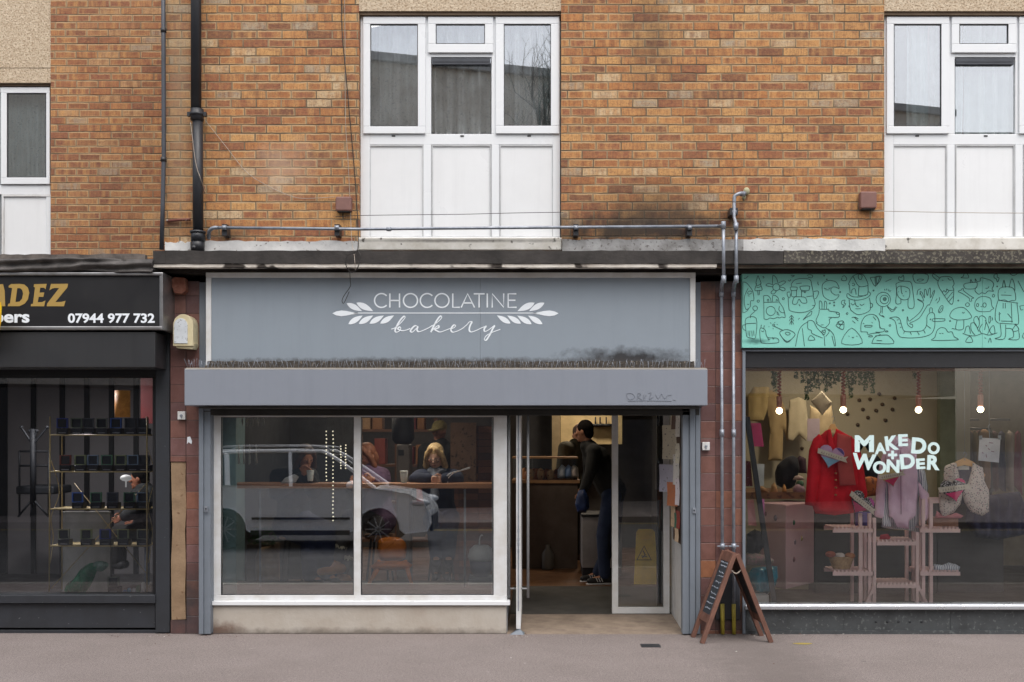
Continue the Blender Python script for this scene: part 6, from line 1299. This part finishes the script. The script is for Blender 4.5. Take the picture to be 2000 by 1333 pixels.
m = MB(); m.pb(1824, 1012, 1872, 1029, .5, .7); m.build('wooden_tray', M('tray_wood', (150, 110, 90), .7), None, 'brown wooden tray on the upper right pink shelf', 'tray', bevel=.004)
G('trimmings', 'pink and yellow fabric trimmings in the wooden tray', 'fabric', (206, 130, 140), [(1826, 1012), (1830, 998), (1840, 1006), (1856, 1006), (1868, 1002), (1882, 1008), (1876, 1013)], .48, bulge=.03, thick=.01)
G('purple_cloth', 'folded violet cloth behind the spotted heart on the left pink shelf', 'cloth', (96, 90, 160), [(1670, 1000), (1700, 1000), (1702, 1030), (1670, 1030)], .6, bulge=.03, thick=.01, sm=1)
# pink cabinet with knobs
pc_ = thing('pink_cabinet', 'tall dusty pink cabinet with coloured knobs in the craft shop', 'cabinet', P(1540, 1150, .9))
pA, pB, pC = P(1491, 985, 1.2), P(1535, 985, .75), P(1590, 985, 1.25)
zt_, zb_ = Z(985, .9), Z(1150, .8)
m = MB(); Bx = Vector((pB.x, .75, 0)); Ax = Vector((X(1491, 1.0), 1.15, 0)); Cx = Vector((X(1590, 1.25), 1.25, 0)); Dx = Ax+Cx-Bx
m.add([(p.x, p.y, z_) for z_ in (zb_, zt_) for p in (Ax, Bx, Cx, Dx)], [(0,1,2,3),(4,5,6,7),(0,1,5,4),(1,2,6,5),(2,3,7,6),(3,0,4,7)]); m.build('body', M('cab_pink', (200, 166, 170), .6, var=.03), pc_, bevel=.008)
for i, (px, py, c) in enumerate(((1549, 1021, (30, 110, 74)), (1515, 1012, (110, 96, 110)), (1564, 1052, (150, 130, 50)), (1551, 1059, (130, 110, 120)), (1549, 1093, (110, 50, 60)), (1497, 1004, (110, 20, 50)))):
    yy = .79+.5*(px-1535)/55 if px > 1535 else .75+.4*(1535-px)/44
    m = MB(); p = P(px, py, yy-.02); m.ell(tuple(p), (.022, .03, .03)); m.build('knob', M('knob_%d' % i, c, .3), pc_)
# clutter on the left
m = MB(); m.bar(P(1459, 815, .25), P(1513, 1182, .2), .045, .03); m.build('leaning_plank', M('plank_dark', (58, 62, 68), .6), None, 'dark grey plank leaning inside the left of the craft shop window', 'plank')
for lbl, o_, c, yy in (('bright pink card folder high at the left of the craft shop window', [(1459, 827), (1486, 827), (1492, 873), (1466, 872)], (206, 70, 120), .3), ('white printed sheet at the left of the craft shop window', [(1470, 906), (1493, 907), (1492, 949), (1476, 950)], (206, 210, 206), .3),
                       ('salmon card standing left of the leaning plank', [(1459, 978), (1472, 976), (1478, 1028), (1462, 1026)], (216, 150, 150), .32), ('pink card standing right of the leaning plank', [(1481, 976), (1493, 975), (1493, 1023), (1488, 1023)], (220, 130, 190), .31), ('dark red card behind the printed sheet', [(1457, 900), (1466, 902), (1470, 950), (1457, 950)], (120, 60, 66), .33)):
    m = MB(); m.ppoly(o_, yy, .006); m.build('card', M('card_%d_%d' % (c[0], c[1]), c, .7, speck=(60, .66, (190, 150, 180))), None, lbl, 'card')
G('dark_garment', 'black jacket on a stand behind the counter left of the red coat', 'jacket', (26, 26, 30), [(1518, 925), (1522, 912), (1538, 898), (1552, 894), (1556, 915), (1548, 945), (1538, 952), (1520, 944)], 1.6, bulge=.08, thick=.03)
G('dark_garment', 'dark purple jacket hanging left of the red coat', 'jacket', (60, 34, 44), [(1552, 900), (1562, 890), (1574, 896), (1576, 925), (1554, 924)], 1.7, bulge=.05, thick=.03)
m = MB(); m.pb(1457, 962, 1590, 975, 1.3, 2.3); m.build('worktop', M('worktop', (128, 96, 66), .6, speck=(14, .55, (80, 56, 44))), None, 'cluttered wooden worktop behind the pink cabinet', 'worktop')
for i, (px, py, c, w_, h_) in enumerate(((1488, 962, (150, 116, 78), 26, 12), (1512, 964, (176, 140, 96), 16, 22), (1532, 962, (190, 140, 80), 10, 16), (1560, 962, (150, 120, 130), 22, 14), (1562, 950, (60, 96, 70), 12, 10), (1560, 938, (170, 150, 140), 24, 10))):
    G('worktop_bundle', ['tan bundle at the left of the cluttered worktop', 'patterned tan scarf heaped on the cluttered worktop', 'small ochre bundle under the black jacket', 'mauve bundle at the right of the cluttered worktop', 'small green bundle over the mauve one', 'pale folded pile under the dark purple jacket'][i], 'bundle', c, [(px-w_/2, py), (px-w_/3, py-h_*.7), (px, py-h_), (px+w_/3, py-h_*.6), (px+w_/2, py)], 1.3+.02*i, bulge=.06, thick=.02, group='bundles on the craft shop worktop')
G('folded_clothes', 'stack of folded pink, grey and green clothes at the left of the craft shop window', 'clothes', M('fold_stack', (190, 150, 154), .85, c2=(110, 130, 120), vs=30), [(1457, 1104), (1457, 1084), (1476, 1081), (1500, 1086), (1512, 1094), (1510, 1101), (1480, 1105)], .4, bulge=.06, fold=.012, ff=10, thick=.02)
G('teal_bag', 'crumpled teal plastic bag beneath the folded clothes', 'bag', M('teal_plastic', (42, 140, 164), .3, c2=(20, 96, 124), vs=14), [(1462, 1120), (1470, 1110), (1500, 1106), (1518, 1106), (1520, 1128), (1512, 1150), (1500, 1160), (1476, 1160), (1466, 1140)], .42, bulge=.08, fold=.022, ff=30, seed=3, thick=.01)
G('dark_bag', 'dark bundle of bags above the folded clothes', 'bag', (34, 36, 44), [(1457, 1080), (1458, 1044), (1474, 1034), (1488, 1040), (1492, 1068), (1480, 1084)], .5, bulge=.08, fold=.02, thick=.02)
m = MB(); m.pb(1477, 1163, 1502, 1178, .25, .6); m.build('white_box', m_upvc_d, None, 'low white box on the floor under the teal bag', 'box', bevel=.004)
# clothes rack on the right
rk_ = thing('clothes_rack', 'black pipe clothes rack at the right of the craft shop', 'clothes rack', P(1925, 1060, 3)); m = MB()
for q in ([(1882, 820), (1912, 820)], [(1882, 838), (1935, 838)], [(1882, 820), (1882, 1050)], [(1935, 820), (1972, 820)], [(1935, 838), (1935, 1050)]): m.tube([P(a, c, 3) for a, c in q], .014, 8)
m.build('rails', m_rubber, rk_)
for i, (px, c) in enumerate(((1888, (70, 58, 50)), (1896, (150, 90, 40)), (1904, (110, 90, 54)), (1912, (90, 50, 36)), (1921, (130, 96, 60)), (1930, (60, 64, 60)), (1942, (74, 40, 42)), (1956, (40, 40, 70)), (1972, (150, 140, 130)), (1988, (110, 40, 60)))):
    G('hanging_garment', '%s garment from the left on the craft shop rack' % ['first brown', 'second orange', 'third olive', 'fourth rust', 'fifth tan', 'sixth grey', 'seventh maroon', 'eighth navy', 'ninth pale', 'tenth plum'][i], 'garment', c, [(px-6, 846), (px, 841), (px+7, 847), (px+9, 940+i*3), (px+2, 960), (px-8, 950)], 3.0+.05*(i % 2), bulge=.05, fold=.015, ff=14, seed=i, thick=.03, group='garments on the craft shop rack')
G('navy_coat', 'dark navy coat low at the right of the craft shop window', 'coat', (32, 34, 66), [(1890, 975), (1930, 968), (1990, 960), (2010, 1000), (2000, 1045), (1950, 1055), (1905, 1050), (1885, 1020)], 2.2, bulge=.1, fold=.02, thick=.03)
G('orange_fabric', 'orange patterned fabric between the red coat and lilac shirt', 'fabric', M('orange_pat', (176, 104, 50), .8, speck=(30, .55, (110, 60, 40))), [(1684, 936), (1700, 934), (1714, 938), (1716, 964), (1690, 968)], 1.2, bulge=.05, thick=.02)
G('dark_garment', 'black trousers hanging behind the W of the lettering', 'trousers', (30, 34, 36), [(1684, 900), (1712, 888), (1722, 900), (1716, 935), (1690, 936)], 1.3, bulge=.05, thick=.02)
# ================= PEOPLE =================
def capsule(mb, a, b_, ra, rb, n=12):
    a = Vector(a); b_ = Vector(b_); d_ = (b_-a)
    if d_.length < 1e-5: d_ = Vector((0, 0, 1e-3))
    d_.normalize()
    P_ = []; R_ = []
    for t in (-1, -.87, -.5, 0): P_.append(a+d_*ra*t); R_.append(max(.002, ra*math.sqrt(max(0, 1-t*t))))
    for t in (0, .5, .87, 1): P_.append(b_+d_*rb*t); R_.append(max(.002, rb*math.sqrt(max(0, 1-t*t))))
    if (b_-a).length < .002: P_.pop(4); R_.pop(4)
    mb.tube(P_, R_, n)
def oell(mb, c, rx, ry, rz, bx, by, bz):
    t = MB(); t.ell((0, 0, 0), (rx, ry, rz), 16, 12); mb.add([Vector(c)+bx*v[0]+by*v[1]+bz*v[2] for v in t.v], t.f, True)
def rem(o, vx, it=2):
    m = o.modifiers.new('surface', 'REMESH'); m.mode = 'VOXEL'; m.voxel_size = vx; m.use_smooth_shade = True
    s = o.modifiers.new('smooth', 'SMOOTH'); s.iterations = it; s.factor = .5; return o
def person(lbl, J, face, cl, loc, hairf, skin=(196, 146, 118), hands=((1, None), (-1, None)), group=None, glasses=False):
    """J: joints; face: forward vector of the head; cl: dict of clothing (material, extra radius)"""
    t = thing('person', lbl, 'person', loc, group)
    F = Vector(face).normalized(); Rt = F.cross(Vector((0, 0, 1))).normalized(); Uv = Rt.cross(F).normalized()
    H = J['head']; b = MB(); m_sk = M('skin_%d' % skin[0], skin, .55, var=.05)
    oell(b, H, .074, .09, .112, Rt, F, Uv); oell(b, H-Uv*.06+F*.025, .055, .062, .062, Rt, F, Uv)
    capsule(b, H+F*.082+Uv*.015, H+F*.104-Uv*.022, .010, .015, 8)
    for s in (-1, 1):
        oell(b, H+Rt*s*.076-F*.005-Uv*.005, .010, .022, .034, Rt, F, Uv); oell(b, H+Rt*s*.03+F*.075-Uv*.012, .022, .014, .016, Rt, F, Uv)
    oell(b, H+F*.083-Uv*.058, .024, .010, .007, Rt, F, Uv); oell(b, H+F*.083-Uv*.068, .02, .010, .008, Rt, F, Uv); oell(b, H+F*.07-Uv*.095, .024, .02, .018, Rt, F, Uv)
    capsule(b, H-Uv*.08-F*.02, J['neck'], .052, .058)
    sp_ = [J['neck'], J['chest'], J['waist'], J['pelvis']]
    capsule(b, sp_[0], sp_[1], .06, .12); capsule(b, sp_[1], sp_[2], .125, .11); capsule(b, sp_[2], sp_[3], .11, .125)
    for s in 'LR':
        S_, E_, W_ = J['s'+s], J['e'+s], J['w'+s]
        capsule(b, J['neck'].lerp(J['chest'], .4), S_, .06, .055); capsule(b, S_, E_, .05, .04); capsule(b, E_, W_, .038, .026)
        Hp, Kn, An, To = J['h'+s], J['k'+s], J['a'+s], J['t'+s]
        capsule(b, J['pelvis'], Hp, .1, .09); capsule(b, Hp, Kn, .082, .055); capsule(b, Kn, An, .052, .036); capsule(b, An, To, .036, .028)
        # hand: palm, four fingers, thumb
        dr_ = (J.get('d'+s) or (W_-E_)).normalized(); side = dr_.cross(Vector((0, 1, 0)) if abs(dr_.y) < .9 else Vector((1, 0, 0))).normalized(); nn = dr_.cross(side).normalized()
        if nn.z > 0 and abs(nn.z) > .3: nn = -nn
        pc0 = W_+dr_*.045; oell(b, pc0, .04, .05, .016, side, dr_, nn)
        for k, L_ in enumerate((.068, .078, .072, .056)):
            q0 = pc0+side*(-.03+.02*k)+dr_*.04; q1 = q0+dr_*L_*.5+nn*L_*.12; q2 = q1+dr_*L_*.3+nn*L_*.4; capsule(b, q0, q1, .0095, .0085, 8); capsule(b, q1, q2, .0085, .007, 8)
        q0 = pc0-side*.034-dr_*.012; q1 = q0-side*.024+dr_*.03+nn*.008; q2 = q1+dr_*.03+side*.008+nn*.012; capsule(b, q0, q1, .012, .010, 8); capsule(b, q1, q2, .010, .008, 8)
    rem(b.build('body', m_sk, t), .0065, 1)
    m = MB()
    for s in (-1, 1): oell(m, H+Rt*s*.03+F*.0855-Uv*.002, .009, .005, .005, Rt, F, Uv)
    m.build('eyes', M('eye_dark', (38, 30, 28), .3), t)
    m = MB(); oell(m, H+F*.0905-Uv*.063, .021, .005, .004, Rt, F, Uv); m.build('lips', M('lips', (160, 84, 80), .5), t)
    hm, style = hairf; m = MB()
    if style == 'short': oell(m, H+Uv*.034-F*.02, .087, .098, .1, Rt, F, Uv); oell(m, H-Uv*.02-F*.05, .075, .06, .075, Rt, F, Uv)
    elif style == 'bob':
        oell(m, H+Uv*.035-F*.015, .088, .096, .095, Rt, F, Uv); oell(m, H-Uv*.04-F*.055, .085, .06, .11, Rt, F, Uv)
        for s in (-1, 1): capsule(m, H+Rt*s*.068+Uv*.04+F*.03, H+Rt*s*.095-Uv*.1+F*.02, .03, .032); capsule(m, H+Rt*s*.03+Uv*.1+F*.06, H+Rt*s*.085+Uv*.0+F*.045, .022, .022)
    elif style == 'cap':
        oell(m, H+Uv*.045-F*.01, .088, .1, .08, Rt, F, Uv); oell(m, H+Uv*.03+F*.11, .07, .07, .012, Rt, F, Uv)
    rem(m.build('cap' if style == 'cap' else 'hair', hm, t), .008, 1)
    if glasses:
        m = MB()
        for s in (-1, 1):
            m.tube([H+Rt*(s*.032+.026*math.cos(a*.5236))+F*.102+Uv*(-.002+.02*math.sin(a*.5236)) for a in range(13)], .0026, 6); m.tube([H+Rt*s*.058+F*.10+Uv*.004, H+Rt*s*.08+F*.0+Uv*.006], .0025, 6)
        m.tube([H+Rt*-.008+F*.104, H+Rt*.008+F*.104], .0025, 6); m.build('glasses', m_rubber, t)
    def cloth(nm, mt, fn, vx=.011): m = MB(); fn(m); rem(m.build(nm, mt, t), vx, 2)
    if 'jacket' in cl:
        mt, e = cl['jacket']
        def fn(m):
            capsule(m, sp_[0]-Vector((0, 0, .03)), sp_[1], .085+e, .14+e); capsule(m, sp_[1], sp_[2], .145+e, .13+e); capsule(m, sp_[2], sp_[3], .13+e, .15+e)
            for s in 'LR':
                capsule(m, J['neck'].lerp(J['chest'], .45), J['s'+s], .085+e, .07+e); capsule(m, J['s'+s], J['e'+s], .066+e, .054+e); capsule(m, J['e'+s], J['w'+s].lerp(J['e'+s], .08), .053+e, .04+e)
        cloth('jacket', mt, fn)
    if 'trousers' in cl:
        mt, e = cl['trousers']
        def fn(m):
            capsule(m, sp_[2].lerp(sp_[3], .5), sp_[3], .115+e, .14+e)
            for s in 'LR': capsule(m, J['pelvis'], J['h'+s], .115+e, .105+e); capsule(m, J['h'+s], J['k'+s], .098+e, .07+e); capsule(m, J['k'+s], J['a'+s].lerp(J['k'+s], .06), .066+e, .054+e)
        cloth('trousers', mt, fn)
    if 'scarf' in cl:
        def fn(m):
            for k in range(10): a = k*.628; c_ = J['neck']+Vector((.075*math.cos(a), .075*math.sin(a), .01)); a2 = a+.7; capsule(m, c_, J['neck']+Vector((.075*math.cos(a2), .075*math.sin(a2), .01)), .036, .036)
            capsule(m, J['neck']+F*.09, J['chest']+F*.15-Vector((0, 0, .05)), .05, .045)
        cloth('scarf', cl['scarf'], fn)
    for s in 'LR':
        if 'shoe' in cl:
            m = MB(); A_, T_ = J['a'+s], J['t'+s]; dd_ = (T_-A_); dd_.z = 0; dd_.normalize(); zf = min(A_.z, T_.z)-.045
            g0 = Vector((A_.x, A_.y, zf)); 
            capsule(m, g0-dd_*.05+Vector((0, 0, .05)), g0+dd_*.03+Vector((0, 0, .055)), .05, .048); capsule(m, g0+dd_*.03+Vector((0, 0, .045)), g0+dd_*.17+Vector((0, 0, .035)), .046, .036)
            if cl.get('boot'): capsule(m, A_, A_.lerp(J['k'+s], .22), .055, .06)
            o = rem(m.build('shoe', cl['shoe'], t), .008, 1)
            if cl.get('sole'):
                m = MB(); capsule(m, g0-dd_*.055+Vector((0, 0, .01)), g0+dd_*.175+Vector((0, 0, .008)), .047, .038); 
                m.v = [(v[0], v[1], zf+(v[2]-zf)*.35) for v in m.v]; m.build('sole', cl['sole'], o)
                m = MB(); sd = dd_.cross(Vector((0, 0, 1)))
                if sd.y > 0: sd = -sd
                for k in range(3): q = g0+dd_*(.03+.028*k)+Vector((0, 0, .03)); m.bar(q+sd*.043, q+sd*.040+dd_*.02+Vector((0, 0, .045)), .010, .012)
                m.build('stripes', cl['sole'], o)
        if 'cuff' in cl:
            m = MB(); A_ = J['a'+s].lerp(J['k'+s], .24); capsule(m, A_, A_.lerp(J['k'+s], .14), .068, .07); rem(m.build('cuff', cl['cuff'], t), .01, 1)
    return t
V = Vector
def JJ(y, **k):
    o = {}
    for n_, v in k.items(): o[n_] = P(v[0], v[1], y+(v[2] if len(v) > 2 else 0))
    return o
m_navy = M('cloth_navyjkt', (40, 50, 74), .8, bump=.3, bs=60); m_blackj = M('cloth_blackjkt', (32, 34, 34), .8, bump=.3, bs=50, c2=(24, 26, 26)); m_jean = M('cloth_jean', (44, 58, 90), .85, bump=.3, bs=90)
m_olive = M('cloth_olive', (70, 66, 50), .85, bump=.3, bs=60); m_dkt = M('cloth_darktrs', (38, 36, 34), .85)
hair_k = M('hair_black', (22, 19, 18), .95, bump=.6, bs=90, spec=.1); hair_b = M('hair_blond', (206, 178, 128), .55, c2=(160, 130, 86), vs=25, bump=.7, bs=80); hair_br = M('hair_brown', (86, 62, 46), .6, bump=.6, bs=80)
m_swhite = M('shoe_white', (214, 214, 216), .5)
J = JJ(2.8, head=(1141, 843), neck=(1149, 868), chest=(1166, 897), waist=(1178, 930), pelvis=(1196, 958), sL=(1160, 882, -.17), sR=(1150, 882, .17), eL=(1153, 925, -.22), eR=(1150, 922, .25), wL=(1138, 962, -.18), wR=(1142, 950, .3),
       hL=(1194, 972, -.1), hR=(1200, 972, .12), kL=(1178, 1048, -.12), kR=(1198, 1050, .1), aL=(1181, 1124, -.12), aR=(1166, 1112, .14), tL=(1156, 1132, -.14), tR=(1146, 1120, .1))
for s in 'LR': J['a'+s].z = .1+.075; J['t'+s].z = .1+.045
person('man in black jacket and jeans holding a blue bag inside the bakery doorway', J, (-1, .45, -.12), dict(jacket=(m_blackj, .012), trousers=(m_jean, .012), shoe=M('shoe_black', (30, 30, 34), .6), sole=m_swhite), P(1180, 1138, 2.8), (hair_k, 'short'), (178, 128, 100))
garment('carrier_bag', M('bag_blue', (28, 56, 108), .5, c2=(18, 34, 70)), None, [(1130, 958), (1142, 956), (1150, 972), (1151, 992), (1144, 1002), (1128, 1002), (1123, 986), (1126, 970)], 2.55, .07, .015, 20, 2, 'dark blue carrier bag held by the man in the bakery doorway', 'bag', thick=.03)
J = JJ(5.2, head=(1130, 848), neck=(1124, 868), chest=(1114, 895), waist=(1112, 925), pelvis=(1114, 955), sL=(1104, 876, -.15), sR=(1128, 876, .15), eL=(1098, 915, -.2), eR=(1122, 915, .25), wL=(1092, 942, -.25), wR=(1105, 935, .3),
       hL=(1108, 965), hR=(1122, 965), kL=(1106, 1025), kR=(1122, 1025), aL=(1106, 1082), aR=(1124, 1082), tL=(1098, 1088), tR=(1116, 1088))
for s in 'LR': J['a'+s].z = .1+.075; J['t'+s].z = .1+.045
person('customer in an olive jacket standing behind the man in the doorway', J, (-.7, .7, -.2), dict(jacket=(m_olive, .03), trousers=(m_dkt, .015), shoe=M('shoe_brown', (90, 74, 62), .7)), P(1115, 1092, 5.2), (hair_br, 'short'))
# blonde woman at the bar
J = JJ(1.05, head=(850, 891), neck=(854, 922, .04), chest=(855, 948, .06), waist=(858, 985, .1), pelvis=(862, 1010, .12), sL=(889, 934, .05), sR=(821, 934, .05), eL=(893, 962, -.15), eR=(815, 962, -.15), wL=(868, 943, -.42), wR=(838, 943, -.42),
       hL=(876, 1016, .1), hR=(848, 1016, .1), kL=(882, 1010, -.3), kR=(846, 1010, -.3), aL=(876, 1090, -.2), aR=(852, 1090, -.2), tL=(876, 1100, -.35), tR=(852, 1100, -.35))
J['wL'].z = J['wR'].z = Z(945, .42)+.035; J['eL'].z = J['eR'].z = Z(945, .42)+.02; J['eL'].y = J['eR'].y = .78; J['dL'] = V((-1, -.5, -.12)); J['dR'] = V((1, -.5, -.12))
person('blonde woman with dark glasses and grey scarf reading at the window bar', J, (-.12, -1, -.42), dict(jacket=(m_navy, .02), trousers=(m_jean, .01), scarf=M('scarf_grey', (128, 134, 146), .9, bump=.4), shoe=M('shoe_black', (30, 30, 34), .6)), P(855, 1150, 1.1), (hair_b, 'bob'), (214, 170, 146), glasses=True)
J = JJ(3.1, head=(858, 842), neck=(860, 868), chest=(862, 900), waist=(862, 940), pelvis=(862, 970), sL=(890, 882), sR=(832, 882), eL=(894, 925), eR=(828, 925), wL=(880, 955, -.1), wR=(845, 955, -.1),
       hL=(872, 980), hR=(852, 980), kL=(872, 1050), kR=(852, 1050), aL=(872, 1115), aR=(852, 1115), tL=(874, 1125, -.12), tR=(850, 1125, -.12))
for s in 'LR': J['a'+s].z = .1+.075; J['t'+s].z = .1+.045
person('man in an olive cap and black jacket standing behind the blonde woman', J, (-.5, -.8, -.15), dict(jacket=(m_blackj, .03), trousers=(m_dkt, .015), shoe=M('shoe_black', (30, 30, 34), .6)), P(862, 1128, 3.1), (M('cap_olive', (128, 116, 72), .8), 'cap'), (150, 106, 84))
# left customer with cup
J = JJ(1.0, head=(596, 893), neck=(586, 920, .03), chest=(575, 945, .05), waist=(572, 985, .08), pelvis=(575, 1020, .1), sL=(604, 932, -.1), sR=(545, 932, .1), eL=(612, 958, -.2), eR=(540, 962, -.1), wL=(603, 936, -.42), wR=(592, 938, -.4),
       hL=(592, 1026, .05), hR=(562, 1026, .1), kL=(632, 1040, -.2), kR=(610, 1050, -.15), aL=(640, 1120, -.1), aR=(610, 1125, -.1), tL=(655, 1135, -.2), tR=(626, 1138, -.2))
J['wL'].z = Z(945, .42)+.05; J['wR'].z = Z(945, .42)+.05; J['dL'] = V((-.3, -.3, .7)); J['dR'] = V((.4, -.3, .6))
person('customer in a dark jacket holding a white cup at the left of the window bar', J, (.55, -.8, -.35), dict(jacket=(m_blackj, .025), trousers=(M('cloth_navytr', (34, 44, 80), .85), .05), shoe=M('shoe_black', (30, 30, 34), .6)), P(590, 1150, 1.0), (hair_br, 'bob'), (190, 130, 96))
cup('white paper cup in the hands of the left customer', 606, 940, .5, .09, .034)
# customer crossing boots, beside the mullion
J = JJ(1.15, head=(716, 890), neck=(722, 917), chest=(728, 942), waist=(736, 985), pelvis=(742, 1015), sL=(746, 930, .1), sR=(704, 930, -.05), eL=(752, 962, .0), eR=(700, 962, -.2), wL=(730, 945, -.45), wR=(712, 945, -.45),
       hL=(738, 1022, .05), hR=(732, 1022, -.1), kL=(696, 1018, -.15), kR=(684, 1010, -.3), aL=(668, 1118, -.15), aR=(657, 1092, -.3), tL=(652, 1136, -.2), tR=(642, 1114, -.35))
J['wL'].z = J['wR'].z = Z(945, .42)+.03; J['dL'] = V((-1, -.4, 0)); J['dR'] = V((-1, -.4, 0))
m_tan = M('boot_tan', (182, 130, 84), .7, bump=.3)
person('customer in a mauve top and tan boots with pale cuffs beside the mullion', J, (-.6, -.7, -.35), dict(jacket=(M('cloth_mauve', (110, 84, 110), .85, bump=.3), .02), trousers=(M('cloth_greytr', (70, 66, 66), .85), .012), shoe=m_tan, boot=1, cuff=M('cuff_pale', (206, 200, 180), .9, bump=.5)), P(740, 1150, 1.2), (M('hair_ginger', (130, 78, 50), .6, bump=.6), 'bob'), (206, 156, 130))
# barber customer
J = JJ(2.4, head=(272, 935), neck=(282, 955), chest=(290, 978), waist=(292, 1010), pelvis=(288, 1035), sL=(300, 968, .1), sR=(272, 968, -.1), eL=(300, 1000, .1), eR=(262, 1000, -.2), wL=(270, 1015, .1), wR=(244, 1008, -.25),
       hL=(284, 1038, .1), hR=(280, 1040, -.1), kL=(235, 1040, .1), kR=(228, 1042, -.1), aL=(235, 1095, .1), aR=(226, 1097, -.1), tL=(222, 1103, .1), tR=(212, 1105, -.1))
person('seated barber customer in black seen in profile behind the brass shelf', J, (-1, -.1, -.1), dict(jacket=(m_blackj, .03), trousers=(m_dkt, .015), shoe=M('shoe_black', (30, 30, 34), .6)), P(285, 1110, 2.4), (hair_k, 'short'), (170, 110, 84))
st_ = thing('stool', 'black barber stool under the seated customer', 'stool', (X(287, 2.4), 2.4, .06)); m = MB(); m.lathe((X(287, 2.4), 2.4, Z(1052, 2.4)-.06), [(.17, 0), (.18, .03), (.17, .06)], 18); m.build('seat', m_rubber, st_); m = MB(); m.tube([(X(287, 2.4), 2.4, .06), (X(287, 2.4), 2.4, Z(1052, 2.4)-.06)], .03, 8); m.build('post', m_galv, st_)
for px, yy, lbl in ((862, 1.17, 'bar stool under the blonde woman'), (576, 1.1, 'bar stool under the left customer with the cup'), (742, 1.2, 'bar stool under the customer in tan boots')):
    zz = Z(1020, yy)-.12; t = thing('bar_stool', lbl, 'stool', (X(px, yy), yy, .1), 'bar stools at the window bar'); m = MB(); m.lathe((X(px, yy), yy, zz-.04), [(.15, 0), (.16, .02), (.15, .04)], 18); m.build('seat', M('stool_wood', (140, 100, 70), .6), t)
    for k in range(4):
        a = k*math.pi/2+.7; m = MB(); m.tube([(X(px, yy)+.1*math.cos(a), yy+.1*math.sin(a), zz-.04), (X(px, yy)+.18*math.cos(a), yy+.18*math.sin(a), .1)], .011, 6); m.build('leg', m_rubber, t)
